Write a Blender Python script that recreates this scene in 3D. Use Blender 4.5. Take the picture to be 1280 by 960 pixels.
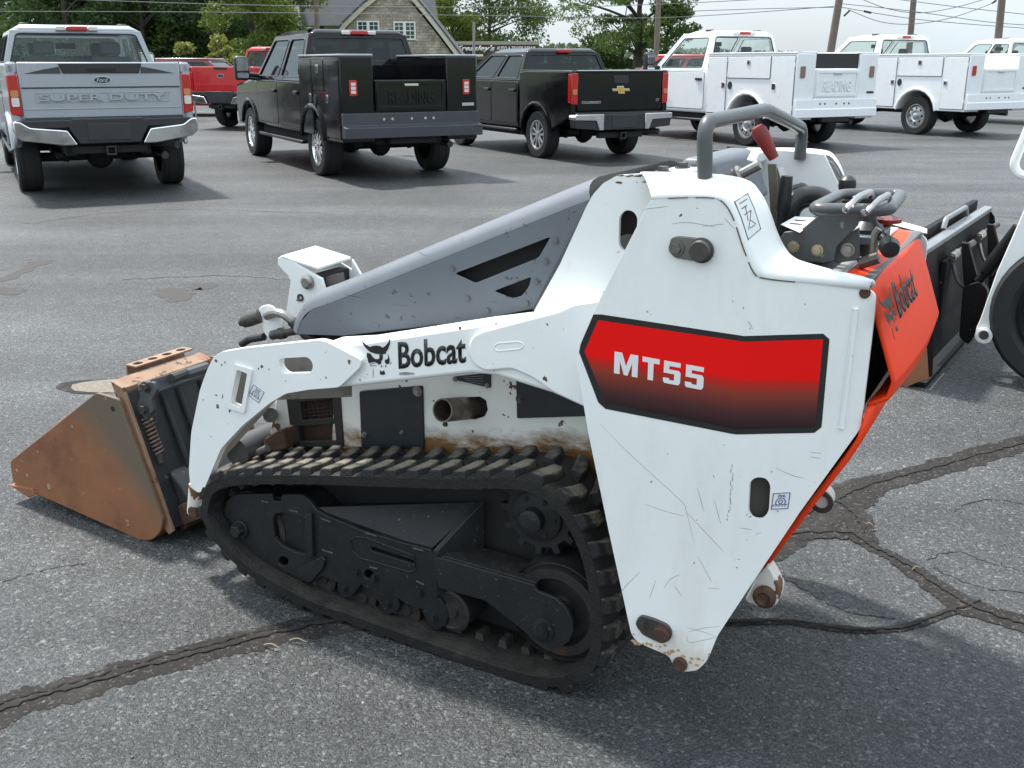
import bpy, bmesh, math, random
from mathutils import Vector, Matrix
from mathutils.geometry import tessellate_polygon
import numpy as np
R = math.radians
random.seed(7)
scene = bpy.context.scene
col = scene.collection
for o_ in list(bpy.data.objects): bpy.data.objects.remove(o_)

# ------------------------------------------------------------------ camera
FPX, HZ, CAMH = 1250.0, 78.0, 1.5          # focal length in photo pixels, horizon row, eye height
PITCH = math.atan((480 - HZ) / FPX)
cam_d = bpy.data.cameras.new('camera'); cam = bpy.data.objects.new('camera', cam_d); col.objects.link(cam)
cam.location = (0, 0, CAMH); cam.rotation_euler = (math.pi / 2 - PITCH, 0, 0)
cam_d.sensor_width = 36; cam_d.lens = FPX / 1280 * 36; cam_d.clip_start = 0.05; cam_d.clip_end = 2000
scene.camera = cam
scene.render.resolution_x = 1024; scene.render.resolution_y = 768

# ------------------------------------------------------------------ sky, sun, exposure
SUN_EL, SUN_AZ = R(62), R(132)             # azimuth measured from +X towards +Y: the sun stands behind the trucks, to the left
w = bpy.data.worlds.new('World'); scene.world = w; w.use_nodes = True
nt = w.node_tree; nt.nodes.clear()
n_out = nt.nodes.new('ShaderNodeOutputWorld'); n_bg = nt.nodes.new('ShaderNodeBackground')
n_sky = nt.nodes.new('ShaderNodeTexSky'); n_sky.sky_type = 'NISHITA'; n_sky.sun_disc = False
n_sky.sun_elevation = SUN_EL; n_sky.sun_rotation = math.pi / 2 - SUN_AZ
n_sky.air_density = 1.0; n_sky.dust_density = 2.0; n_sky.ozone_density = 1.0
n_tc = nt.nodes.new('ShaderNodeTexCoord'); n_mp = nt.nodes.new('ShaderNodeMapping'); n_mp.inputs['Scale'].default_value = (1, 1, 3.2)
n_cl = nt.nodes.new('ShaderNodeTexNoise'); n_cl.inputs['Scale'].default_value = 2.6; n_cl.inputs['Detail'].default_value = 7; n_cl.inputs['Roughness'].default_value = .55
n_cr = nt.nodes.new('ShaderNodeValToRGB'); n_cr.color_ramp.elements[0].position = .22; n_cr.color_ramp.elements[1].position = .62
n_cr.color_ramp.elements[0].color = (.45, .45, .45, 1); n_cr.color_ramp.elements[1].color = (.97, .97, .97, 1)
n_mx = nt.nodes.new('ShaderNodeMixRGB'); # overcast layer: CIE overcast luminance, brighter overhead than at the horizon, the same all round
n_sp = nt.nodes.new('ShaderNodeSeparateXYZ'); n_gr = nt.nodes.new('ShaderNodeMapRange'); n_gr.inputs['From Min'].default_value = 0; n_gr.inputs['From Max'].default_value = 1; n_gr.inputs['To Min'].default_value = 1.0; n_gr.inputs['To Max'].default_value = 2.7
n_oc = nt.nodes.new('ShaderNodeMixRGB'); n_oc.blend_type = 'MULTIPLY'; n_oc.inputs['Fac'].default_value = 1; n_oc.inputs['Color1'].default_value = (4.4, 4.95, 5.35, 1)
L = nt.links.new
L(n_tc.outputs['Generated'], n_mp.inputs['Vector']); L(n_mp.outputs['Vector'], n_cl.inputs['Vector'])
L(n_tc.outputs['Generated'], n_sp.inputs[0]); L(n_sp.outputs['Z'], n_gr.inputs['Value']); L(n_gr.outputs['Result'], n_oc.inputs['Color2']); L(n_oc.outputs['Color'], n_mx.inputs['Color2'])
L(n_cl.outputs['Fac'], n_cr.inputs['Fac']); L(n_cr.outputs['Color'], n_mx.inputs['Fac'])
L(n_sky.outputs['Color'], n_mx.inputs['Color1']); L(n_mx.outputs['Color'], n_bg.inputs['Color'])
n_bg.inputs['Strength'].default_value = 0.125
L(n_bg.outputs['Background'], n_out.inputs['Surface'])
sun_d = bpy.data.lights.new('sun', 'SUN'); sun_d.energy = 4.5; sun_d.angle = R(4); sun_d.color = (1, .955, .89)
sun = bpy.data.objects.new('sun', sun_d); col.objects.link(sun)
sdir = Vector((math.cos(SUN_EL) * math.cos(SUN_AZ), math.cos(SUN_EL) * math.sin(SUN_AZ), math.sin(SUN_EL)))
sun.rotation_euler = sdir.to_track_quat('Z', 'Y').to_euler(); sun.location = (-6, 10, 14)
vs = scene.view_settings; vs.view_transform = 'Standard'; vs.look = 'None'; vs.gamma = 1; vs.use_curve_mapping = False
vs.exposure = 0.55

# ------------------------------------------------------------------ pixel helpers (directions only; depth from the plane touched)
_F = Vector((0, math.cos(PITCH), -math.sin(PITCH))); _U = Vector((0, math.sin(PITCH), math.cos(PITCH))); _R = Vector((1, 0, 0)); _O = Vector((0, 0, CAMH))
def ray(x, y): return _F * FPX + _R * (x - 640) - _U * (y - 480)
def gnd(x, y, z=0.0):
    r = ray(x, y); return _O + r * ((z - CAMH) / r.z)
def dep(x, y, Y):                           # point on the pixel's ray at world depth Y
    r = ray(x, y); return _O + r * (Y / r.y)

# ------------------------------------------------------------------ mesh helpers
def empty(name, loc=(0, 0, 0), rz=0.0, label=None, cat=None, group=None, parent=None):
    o = bpy.data.objects.new(name, None); col.objects.link(o); o.location = loc; o.rotation_euler = (0, 0, rz)
    o.empty_display_size = .2
    if parent: o.parent = parent
    return tag(o, label, cat, group)
def tag(o, label=None, cat=None, group=None, kind=None):
    if label: o['label'] = label
    if cat: o['category'] = cat
    if group: o['group'] = group
    if kind: o['kind'] = kind
    return o
def obj(name, bm, mat, parent=None, bevel=0.0, seg=2, smooth=35, kind=None, label=None):
    me = bpy.data.meshes.new(name)
    if isinstance(bm, bmesh.types.BMesh):
        bmesh.ops.recalc_face_normals(bm, faces=bm.faces[:])
        bm.to_mesh(me); bm.free()
    else:
        me.from_pydata(*bm)
    for m in (mat if isinstance(mat, (list, tuple)) else [mat]): me.materials.append(m)
    if smooth and len(me.polygons):
        me.polygons.foreach_set('use_smooth', [True] * len(me.polygons)); me.set_sharp_from_angle(angle=R(smooth))
    o = bpy.data.objects.new(name, me); col.objects.link(o)
    if parent: o.parent = parent
    if bevel:
        b = o.modifiers.new('bevel', 'BEVEL'); b.width = bevel; b.segments = seg; b.limit_method = 'ANGLE'; b.angle_limit = R(40); b.harden_normals = False
        b.use_clamp_overlap = True
    if kind: o['kind'] = kind
    if label: o['label'] = label
    return o
def inst(o, parent, mat=None, name=None):   # another object sharing o's mesh
    c = bpy.data.objects.new(name or o.name.split('.')[0], o.data); col.objects.link(c); c.parent = parent
    if mat is not None: c.matrix_local = mat
    return c
def copy_tree(o, parent=None):
    c = o.copy(); col.objects.link(c); c.parent = parent
    for ch in [k for k in o.children]: copy_tree(ch, c)
    return c
def BM(): return bmesh.new()
def box(bm, x0, x1, y0, y1, z0, z1):
    v = [bm.verts.new((x, y, z)) for x in (x0, x1) for y in (y0, y1) for z in (z0, z1)]
    for f in ((0, 1, 3, 2), (4, 6, 7, 5), (0, 4, 5, 1), (2, 3, 7, 6), (0, 2, 6, 4), (1, 5, 7, 3)): bm.faces.new([v[i] for i in f])
    return bm
def hexa(bm, a, b):                          # two matching loops -> closed solid
    va = [bm.verts.new(p) for p in a]; vb = [bm.verts.new(p) for p in b]; n = len(a)
    bm.faces.new(va); bm.faces.new(vb[::-1])
    for i in range(n): bm.faces.new([va[i], vb[i], vb[(i + 1) % n], va[(i + 1) % n]])
    return bm
LOG = []
def prism(bm, pts, s0, s1, holes=(), axis='y'):
    """polygon (a,b) with holes, extruded along axis from s0 to s1"""
    def P(p, s): return (p[0], s, p[1]) if axis == 'y' else ((s, p[0], p[1]) if axis == 'x' else (p[0], p[1], s))
    def ar(l): return sum(l[i - 1][0] * l[i][1] - l[i][0] * l[i - 1][1] for i in range(len(l)))
    def cl(l): return [p for i, p in enumerate(l) if (Vector(p).to_2d() - Vector(l[i - 1]).to_2d()).length > 1e-5]
    loops = [cl(list(pts))] + [cl(list(h)) for h in holes]
    loops = [l if (ar(l) > 0) == (k == 0) else l[::-1] for k, l in enumerate(loops)]
    if not holes: return hexa(bm, [P(p, s0) for p in pts], [P(p, s1) for p in pts])
    flat = [p for l in loops for p in l]
    tris = tessellate_polygon([[Vector((p[0], p[1], 0)) for p in l] for l in loops])
    flat = [p for l in loops for p in l]
    LOG.append((abs(sum(ar(l) for l in loops)) / 2, sum(abs((flat[b][0]-flat[a][0])*(flat[c][1]-flat[a][1])-(flat[c][0]-flat[a][0])*(flat[b][1]-flat[a][1]))/2 for a, b, c in tris), loops[0][0]))
    va = [bm.verts.new(P(p, s0)) for p in flat]; vb = [bm.verts.new(P(p, s1)) for p in flat]
    for t in tris:
        try:
            bm.faces.new([va[i] for i in t]); bm.faces.new([vb[i] for i in t[::-1]])
        except ValueError: pass
    k = 0
    for l in loops:
        n = len(l)
        for i in range(n):
            j = (i + 1) % n; bm.faces.new([va[k + i], vb[k + i], vb[k + j], va[k + j]])
        k += n
    return bm
def rnd(pts, r, n=5):                        # round the corners of a polygon
    out = []; N = len(pts)
    for i in range(N):
        p = Vector(pts[i]).to_2d(); a = Vector(pts[i - 1]).to_2d() - p; b = Vector(pts[(i + 1) % N]).to_2d() - p
        if a.length < 1e-6 or b.length < 1e-6: continue
        rr = r[i] if isinstance(r, (list, tuple)) else r
        if rr <= 0: out.append(tuple(p)); continue
        d = min(rr, a.length * .48, b.length * .48); a.normalize(); b.normalize()
        if abs(a.dot(b)) > .995: out.append(tuple(p)); continue
        for k in range(n + 1):
            t = k / n; q = (p + a * d) * (1 - t) ** 2 + p * 2 * t * (1 - t) + (p + b * d) * t ** 2
            out.append(tuple(q))
    return out
def circ(c, r, n=20, ry=None, a0=0): return [(c[0] + r * math.cos(a0 + 2 * math.pi * i / n), c[1] + (ry or r) * math.sin(a0 + 2 * math.pi * i / n)) for i in range(n)]
def frame_of(d):
    d = Vector(d).normalized(); a = Vector((0, 0, 1)) if abs(d.z) < .9 else Vector((1, 0, 0))
    x = d.cross(a).normalized(); return x, d.cross(x).normalized()
def cyl(bm, p0, p1, r0, r1=None, n=16, cap=True):
    p0 = Vector(p0); p1 = Vector(p1); x, y = frame_of(p1 - p0); r1 = r0 if r1 is None else r1
    a = [bm.verts.new(p0 + (x * math.cos(t) + y * math.sin(t)) * r0) for t in [2 * math.pi * i / n for i in range(n)]]
    b = [bm.verts.new(p1 + (x * math.cos(t) + y * math.sin(t)) * r1) for t in [2 * math.pi * i / n for i in range(n)]]
    for i in range(n): bm.faces.new([a[i], a[(i + 1) % n], b[(i + 1) % n], b[i]])
    if cap: bm.faces.new(a[::-1]); bm.faces.new(b)
    return bm
def lathe(bm, prof, c, d, n=28):             # prof: (radius, offset along d)
    c = Vector(c); d = Vector(d).normalized(); x, y = frame_of(d); rings = []
    for r, h in prof:
        rings.append([bm.verts.new(c + d * h + (x * math.cos(t) + y * math.sin(t)) * r) for t in [2 * math.pi * i / n for i in range(n)]] if r > 1e-6 else [bm.verts.new(c + d * h)])
    for A, B in zip(rings, rings[1:]):
        for i in range(n):
            j = (i + 1) % n
            if len(A) == 1 and len(B) > 1: bm.faces.new([A[0], B[i], B[j]])
            elif len(B) == 1 and len(A) > 1: bm.faces.new([A[i], A[j], B[0]])
            elif len(A) > 1: bm.faces.new([A[i], A[j], B[j], B[i]])
    return bm
def smooth_path(pts, n=6, closed=False):     # Catmull-Rom
    P = [Vector(p) for p in pts]; N = len(P); out = []
    for i in range(N if closed else N - 1):
        a = P[(i - 1) % N] if (closed or i > 0) else P[0]; b = P[i]; c = P[(i + 1) % N]; d = P[(i + 2) % N] if (closed or i + 2 < N) else P[-1]
        for k in range(n):
            t = k / n; out.append(.5 * ((2 * b) + (c - a) * t + (2 * a - 5 * b + 4 * c - d) * t * t + (3 * b - a - 3 * c + d) * t ** 3))
    if not closed: out.append(P[-1])
    return out
def bend(pts, r, n=6):                       # polyline with rounded bends
    P = [Vector(p) for p in pts]; out = [P[0]]
    for i in range(1, len(P) - 1):
        a = P[i - 1] - P[i]; b = P[i + 1] - P[i]; d = min(r, a.length * .48, b.length * .48); a.normalize(); b.normalize()
        for k in range(n + 1):
            t = k / n; out.append((P[i] + a * d) * (1 - t) ** 2 + P[i] * 2 * t * (1 - t) + (P[i] + b * d) * t * t)
    out.append(P[-1]); return out
def tube(bm, path, r, n=10, closed=False, cap=True):
    P = [Vector(p) for p in path]; N = len(P); rings = []; ref = None
    for i in range(N):
        if closed: d = P[(i + 1) % N] - P[i - 1]
        else: d = P[min(i + 1, N - 1)] - P[max(i - 1, 0)]
        d.normalize()
        if ref is None: x, y = frame_of(d)
        else:
            x = (ref - d * ref.dot(d)).normalized(); y = d.cross(x)
        ref = x; rr = r[i] if isinstance(r, (list, tuple)) else r
        rings.append([bm.verts.new(P[i] + (x * math.cos(t) + y * math.sin(t)) * rr) for t in [2 * math.pi * k / n for k in range(n)]])
    for i in range(N if closed else N - 1):
        A, B = rings[i], rings[(i + 1) % N]
        for k in range(n): bm.faces.new([A[k], A[(k + 1) % n], B[(k + 1) % n], B[k]])
    if cap and not closed: bm.faces.new(rings[0][::-1]); bm.faces.new(rings[-1])
    return bm
def hexbolt(bm, c, d, r, h, washer=True):
    c = Vector(c); d = Vector(d).normalized()
    if washer: cyl(bm, c, c + d * h * .3, r * 1.45, n=14)
    cyl(bm, c + d * h * .3, c + d * h, r, n=6)
    return bm
def text_bm(s, o, xd, yd, height, length=None, depth=.001, bold=0.0, shear=0.0):
    """lettering as thin real geometry: o = lower left, xd / yd unit directions, length fits the width"""
    cu = bpy.data.curves.new('t', 'FONT'); cu.body = s; cu.size = 1; cu.offset = bold; cu.shear = shear; cu.resolution_u = 3
    to = bpy.data.objects.new('t', cu); col.objects.link(to)
    dg = bpy.context.evaluated_depsgraph_get(); dg.update()
    me = to.evaluated_get(dg).to_mesh()
    bm = BM(); bm.from_mesh(me); to.evaluated_get(dg).to_mesh_clear()
    bpy.data.objects.remove(to); bpy.data.curves.remove(cu)
    xs = [v.co.x for v in bm.verts]; ys = [v.co.y for v in bm.verts]; x0, x1, y0 = min(xs), max(xs), min(ys)
    capm = max(ys) - y0; sy = height / capm; sx = (length / (x1 - x0)) if length else sy
    o = Vector(o); xd = Vector(xd).normalized(); yd = Vector(yd).normalized(); nn = xd.cross(yd).normalized()
    if depth:
        g = bmesh.ops.extrude_face_region(bm, geom=bm.faces[:])
        for v in [e for e in g['geom'] if isinstance(e, bmesh.types.BMVert)]: v.co.z = 1
    for v in bm.verts:
        v.co = o + xd * ((v.co.x - x0) * sx) + yd * ((v.co.y - y0) * sy) + nn * (v.co.z * depth)
    return bm
def sheet(bm, pts):
    return bm.faces.new([bm.verts.new(p) for p in pts])

# ------------------------------------------------------------------ materials
MATS = {}
def N_(t, typ, **kw):
    n = t.nodes.new(typ)
    for k, v in kw.items():
        if k in n.inputs: n.inputs[k].default_value = v
        else: setattr(n, k, v)
    return n
def mat(name, c, rough=.5, metal=0.0, var=.12, vs_=6.0, bump=0.0, bs=60.0, coat=0.0, spec=None, spots=None, mix=None, scratch=0.0, dust=None, dent=0.0):
    """Principled base; var = value mottling; spots = (colour, amount, scale); mix = (colour, amount, scale) broad patches; dust = (colour, amount)"""
    if name in MATS: return MATS[name]
    m = bpy.data.materials.new(name); m.use_nodes = True; t = m.node_tree; b = t.nodes['Principled BSDF']; l = t.links.new
    b.inputs['Roughness'].default_value = rough; b.inputs['Metallic'].default_value = metal
    if coat: b.inputs['Coat Weight'].default_value = coat; b.inputs['Coat Roughness'].default_value = .04
    if spec is not None: b.inputs['Specular IOR Level'].default_value = spec
    tc = N_(t, 'ShaderNodeTexCoord')
    cur = None
    nz = N_(t, 'ShaderNodeTexNoise', Scale=vs_, Detail=6.0, Roughness=.6); l(tc.outputs['Object'], nz.inputs['Vector'])
    mr = N_(t, 'ShaderNodeMapRange'); mr.inputs['From Min'].default_value = .25; mr.inputs['From Max'].default_value = .75
    mr.inputs['To Min'].default_value = 1 - var; mr.inputs['To Max'].default_value = 1 + var
    l(nz.outputs['Fac'], mr.inputs['Value'])
    mm = N_(t, 'ShaderNodeMixRGB', blend_type='MULTIPLY', Fac=1.0); mm.inputs['Color1'].default_value = (*c, 1); l(mr.outputs['Result'], mm.inputs['Color2'])
    cur = mm.outputs['Color']
    def layer(cur, colr, amount, scale, soft, detail=8.0):
        n2 = N_(t, 'ShaderNodeTexNoise', Scale=scale, Detail=detail, Roughness=.65); l(tc.outputs['Object'], n2.inputs['Vector'])
        r2 = N_(t, 'ShaderNodeMapRange'); th = .72 - amount * .4; r2.inputs['From Min'].default_value = th; r2.inputs['From Max'].default_value = th + soft
        l(n2.outputs['Fac'], r2.inputs['Value'])
        x = N_(t, 'ShaderNodeMixRGB'); l(r2.outputs['Result'], x.inputs['Fac']); l(cur, x.inputs['Color1']); x.inputs['Color2'].default_value = (*colr, 1)
        return x.outputs['Color']
    if mix: cur = layer(cur, mix[0], mix[1], mix[2], .16)
    if spots: cur = layer(cur, spots[0], spots[1], spots[2], .02, 3.0)
    if scratch:
        mp = N_(t, 'ShaderNodeMapping'); mp.inputs['Scale'].default_value = (5, 5, 90); mp.inputs['Rotation'].default_value = (.5, .6, .3); l(tc.outputs['Object'], mp.inputs['Vector'])
        n3 = N_(t, 'ShaderNodeTexNoise', Scale=1.4, Detail=3.0); l(mp.outputs['Vector'], n3.inputs['Vector'])
        r3 = N_(t, 'ShaderNodeMapRange'); r3.inputs['From Min'].default_value = .68; r3.inputs['From Max'].default_value = .73; r3.inputs['To Max'].default_value = scratch; l(n3.outputs['Fac'], r3.inputs['Value'])
        x = N_(t, 'ShaderNodeMixRGB'); l(r3.outputs['Result'], x.inputs['Fac']); l(cur, x.inputs['Color1']); x.inputs['Color2'].default_value = (*[k * .5 for k in c], 1); cur = x.outputs['Color']
    if dust:                                  # dirt that settled on faces turned upwards
        ge = N_(t, 'ShaderNodeNewGeometry'); sx = N_(t, 'ShaderNodeSeparateXYZ'); l(ge.outputs['Normal'], sx.inputs[0])
        n4 = N_(t, 'ShaderNodeTexNoise', Scale=22.0, Detail=6.0); l(tc.outputs['Object'], n4.inputs['Vector'])
        mu = N_(t, 'ShaderNodeMath', operation='MULTIPLY'); l(sx.outputs['Z'], mu.inputs[0]); l(n4.outputs['Fac'], mu.inputs[1])
        r4 = N_(t, 'ShaderNodeMapRange'); r4.inputs['From Min'].default_value = .3; r4.inputs['From Max'].default_value = .62; r4.inputs['To Max'].default_value = dust[1]; l(mu.outputs[0], r4.inputs['Value'])
        x = N_(t, 'ShaderNodeMixRGB'); l(r4.outputs['Result'], x.inputs['Fac']); l(cur, x.inputs['Color1']); x.inputs['Color2'].default_value = (*dust[0], 1); cur = x.outputs['Color']
    l(cur, b.inputs['Base Color'])
    rr = N_(t, 'ShaderNodeMapRange'); rr.inputs['To Min'].default_value = max(.02, rough - .1); rr.inputs['To Max'].default_value = min(1, rough + .1); l(nz.outputs['Fac'], rr.inputs['Value']); l(rr.outputs['Result'], b.inputs['Roughness'])
    if bump:
        nb = N_(t, 'ShaderNodeTexNoise', Scale=bs, Detail=4.0); l(tc.outputs['Object'], nb.inputs['Vector'])
        bp = N_(t, 'ShaderNodeBump', Strength=bump, Distance=.01); l(nb.outputs['Fac'], bp.inputs['Height']); l(bp.outputs['Normal'], b.inputs['Normal'])
    if dent and bump:
        nd = N_(t, 'ShaderNodeTexNoise', Scale=3.2, Detail=2.0); l(tc.outputs['Object'], nd.inputs['Vector']); b2 = N_(t, 'ShaderNodeBump', Strength=dent, Distance=.05); l(nd.outputs['Fac'], b2.inputs['Height']); l(b2.outputs['Normal'], bp.inputs['Normal'])
    MATS[name] = m; return m
def glass(name, tint, alpha, rough=.02):
    """window glass: fresnel reflection over a tinted, partly see-through pane"""
    if name in MATS: return MATS[name]
    m = bpy.data.materials.new(name); m.use_nodes = True; t = m.node_tree; t.nodes.clear(); l = t.links.new
    o = N_(t, 'ShaderNodeOutputMaterial'); tr = N_(t, 'ShaderNodeBsdfTransparent'); tr.inputs['Color'].default_value = (*tint, 1)
    df = N_(t, 'ShaderNodeBsdfDiffuse'); df.inputs['Color'].default_value = (*[k * .12 for k in tint], 1)
    gl = N_(t, 'ShaderNodeBsdfGlossy', Roughness=rough); gl.inputs['Color'].default_value = (.72, .82, .82, 1); fr = N_(t, 'ShaderNodeFresnel'); ge = N_(t, 'ShaderNodeNewGeometry'); mr = N_(t, 'ShaderNodeMapRange'); mr.inputs['To Min'].default_value = 1.5; mr.inputs['To Max'].default_value = 1 / 1.5; l(ge.outputs['Backfacing'], mr.inputs['Value']); l(mr.outputs['Result'], fr.inputs['IOR'])
    m1 = N_(t, 'ShaderNodeMixShader', Fac=alpha); m2 = N_(t, 'ShaderNodeMixShader')
    l(tr.outputs[0], m1.inputs[1]); l(df.outputs[0], m1.inputs[2]); l(fr.outputs[0], m2.inputs['Fac']); l(m1.outputs[0], m2.inputs[1]); l(gl.outputs[0], m2.inputs[2]); l(m2.outputs[0], o.inputs['Surface'])
    MATS[name] = m; return m
# ================================================================== ground
def asphalt_mat():
    m = bpy.data.materials.new('asphalt'); m.use_nodes = True; t = m.node_tree; b = t.nodes['Principled BSDF']; l = t.links.new
    tc = N_(t, 'ShaderNodeTexCoord'); V = tc.outputs['Object']
    def noise(sc, d=4.0, ro=.6, vec=V, **k): n = N_(t, 'ShaderNodeTexNoise', Scale=sc, Detail=d, Roughness=ro); l(vec, n.inputs['Vector']); return n.outputs['Fac']
    def rng(src, a, b_, c, d): r = N_(t, 'ShaderNodeMapRange'); r.inputs['From Min'].default_value = a; r.inputs['From Max'].default_value = b_; r.inputs['To Min'].default_value = c; r.inputs['To Max'].default_value = d; l(src, r.inputs['Value']); return r.outputs['Result']
    def mul(a, b_): x = N_(t, 'ShaderNodeMath', operation='MULTIPLY'); l(a, x.inputs[0]); (l(b_, x.inputs[1]) if not isinstance(b_, float) else setattr(x.inputs[1], 'default_value', b_)); return x.outputs[0]
    wn = N_(t, 'ShaderNodeTexNoise', Scale=55.0, Detail=3.0); l(V, wn.inputs['Vector'])
    wv = N_(t, 'ShaderNodeMixRGB', Fac=.012); l(V, wv.inputs['Color1']); l(wn.outputs['Color'], wv.inputs['Color2'])
    v1 = N_(t, 'ShaderNodeTexVoronoi', Scale=118.0, Randomness=1.0); l(wv.outputs[0], v1.inputs['Vector'])
    v2 = N_(t, 'ShaderNodeTexVoronoi', Scale=270.0); l(wv.outputs[0], v2.inputs['Vector'])
    s1 = N_(t, 'ShaderNodeSeparateColor'); l(v1.outputs['Color'], s1.inputs[0]); s2 = N_(t, 'ShaderNodeSeparateColor'); l(v2.outputs['Color'], s2.inputs[0])
    # stones: most are mid grey, a few pale
    cr = N_(t, 'ShaderNodeValToRGB'); e = cr.color_ramp.elements; e[0].position = 0; e[0].color = (.021, .0224, .0238, 1); e[1].position = 1; e[1].color = (.18, .184, .184, 1)
    for p_, c_ in ((.45, (.032, .0338, .0354)), (.80, (.045, .047, .0485)), (.93, (.078, .0805, .081))): x = e.new(p_); x.color = (*c_, 1)
    l(s1.outputs[0], cr.inputs['Fac'])
    cr2 = N_(t, 'ShaderNodeValToRGB'); e = cr2.color_ramp.elements; e[0].color = (.021, .0224, .0238, 1); e[1].color = (.13, .133, .133, 1); x = e.new(.72); x.color = (.041, .0428, .044, 1); l(s2.outputs[1], cr2.inputs['Fac'])
    mx = N_(t, 'ShaderNodeMixRGB', Fac=.5); l(cr.outputs[0], mx.inputs['Color1']); l(cr2.outputs[0], mx.inputs['Color2']); cur = mx.outputs[0]
    # traffic wear: broad patches and streaks along the aisle
    mp = N_(t, 'ShaderNodeMapping'); mp.inputs['Rotation'].default_value = (0, 0, R(-14)); mp.inputs['Scale'].default_value = (.05, .75, 1); l(V, mp.inputs['Vector'])
    st = rng(noise(1.3, 5.0, .55, mp.outputs[0]), .33, .70, .92, 1.85)
    pa = rng(noise(.9, 5.0, .6), .3, .7, .80, 1.18); pb = rng(noise(7.0, 4.0, .6), .3, .7, .86, 1.14)
    k = mul(mul(st, pa), pb)
    mm = N_(t, 'ShaderNodeMixRGB', blend_type='MULTIPLY', Fac=1.0); l(cur, mm.inputs['Color1']); l(k, mm.inputs['Color2']); cur = mm.outputs[0]
    l(cur, b.inputs['Base Color']); b.inputs['Specular IOR Level'].default_value = .38
    l(rng(s1.outputs[1], 0, 1, .34, .78), b.inputs['Roughness'])
    h1 = rng(v1.outputs['Distance'], 0, .75, 1, 0); h2 = rng(v2.outputs['Distance'], 0, .8, .45, 0)
    ad = N_(t, 'ShaderNodeMath', operation='ADD'); l(mul(h1, s1.outputs[2]), ad.inputs[0]); l(h2, ad.inputs[1]); ad2 = N_(t, 'ShaderNodeMath', operation='MULTIPLY_ADD'); l(noise(26.0, 3.0), ad2.inputs[0]); ad2.inputs[1].default_value = .8; l(ad.outputs[0], ad2.inputs[2])
    bp = N_(t, 'ShaderNodeBump', Strength=.85, Distance=.0045); l(ad2.outputs[0], bp.inputs['Height']); l(bp.outputs[0], b.inputs['Normal'])
    return m
ASPH = asphalt_mat()
bm = BM(); sheet(bm, [(-60, -12, 0), (60, -12, 0), (60, 44, 0), (-60, 44, 0)]); lot = tag(obj('parking_lot', bm, ASPH, smooth=0), kind='structure')
GRASS = mat('grass', (.075, .12, .035), .9, var=.4, vs_=.5, bump=.3, bs=8)
bm = BM(); sheet(bm, [(-900, -300, -.03), (900, -300, -.03), (900, 1200, -.03), (-900, 1200, -.03)]); tag(obj('ground', bm, GRASS, smooth=0), kind='structure')
CONC = mat('concrete', (.30, .29, .27), .8, var=.15, vs_=1.5, bump=.2, bs=60)
bm = BM(); box(bm, -60, 60, 44, 45.4, -.02, .12); tag(obj('pavement', bm, CONC, smooth=0), kind='structure')
ROAD = mat('road_asphalt', (.07, .07, .072), .85, var=.15, vs_=.6)
bm = BM(); sheet(bm, [(-300, 45.4, -.012), (300, 45.4, -.012), (300, 54, -.012), (-300, 54, -.012)]); tag(obj('road', bm, ROAD, smooth=0), kind='structure')
# ---- crack sealant strips, open cracks, patch, stains
SEAL = mat('sealant', (.020, .0175, .0165), .8, var=.4, vs_=11, bump=.5, bs=60, mix=((.038, .0345, .032), .5, 8), spots=((.065, .063, .061), .32, 80), spec=.2)
CRK = mat('crack_dark', (.012, .011, .010), .95, var=.3, vs_=60)
def ribbon(bm, P, hw, z, rough=.25, n=10, seed=1, lift=.004, split=4):
    rs = random.Random(seed); S = smooth_path(P, n); rows = []; wa = wb = 1.0
    for i, p_ in enumerate(S):
        d = (S[min(i + 1, len(S) - 1)] - S[max(i - 1, 0)]); d.z = 0; d.normalize(); nr = Vector((-d.y, d.x, 0))
        wa = .7 * wa + .3 * (1 + rs.uniform(-rough, rough) * 2); wb = .7 * wb + .3 * (1 + rs.uniform(-rough, rough) * 2)
        k = (hw[min(int(i / n), len(hw) - 1)] if isinstance(hw, (list, tuple)) else hw)
        if isinstance(hw, (list, tuple)):
            j = min(int(i / n), len(hw) - 2); f = i / n - j; k = hw[j] * (1 - f) + hw[j + 1] * f
        row = []
        for q in range(split + 1):
            t = -1 + 2 * q / split; row.append(bm.verts.new((p_.x + nr.x * k * t * (wa if t < 0 else wb), p_.y + nr.y * k * t * (wa if t < 0 else wb), z + lift * (1 - abs(t) ** 3))))
        rows.append(row)
    for a, b in zip(rows, rows[1:]):
        for q in range(split): bm.faces.new([a[q], a[q + 1], b[q + 1], b[q]])
def jag(P, amp, n, seed):
    rs = random.Random(seed); S = smooth_path(P, n); return [p_ + Vector((rs.uniform(-amp, amp), rs.uniform(-amp, amp), 0)) for p_ in S]
g_ = lambda *pts: [gnd(x, y) for x, y in pts]
left = g_((-260, 985), (-100, 925), (0, 888), (90, 862), (180, 835), (270, 812), (350, 792), (420, 778), (500, 770), (600, 775), (760, 770))
right = g_((930, 700), (985, 655), (1040, 628), (1090, 606), (1160, 588), (1230, 568), (1290, 552), (1400, 525), (1600, 480))
b1 = g_((1045, 625), (1072, 650), (1085, 680), (1118, 698), (1160, 725), (1210, 758), (1290, 785), (1400, 830))
b2 = g_((880, 780), (980, 778), (1060, 788), (1130, 785), (1190, 765), (1225, 752))
b3 = g_((930, 680), (1000, 668), (1060, 668), (1085, 680))
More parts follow.
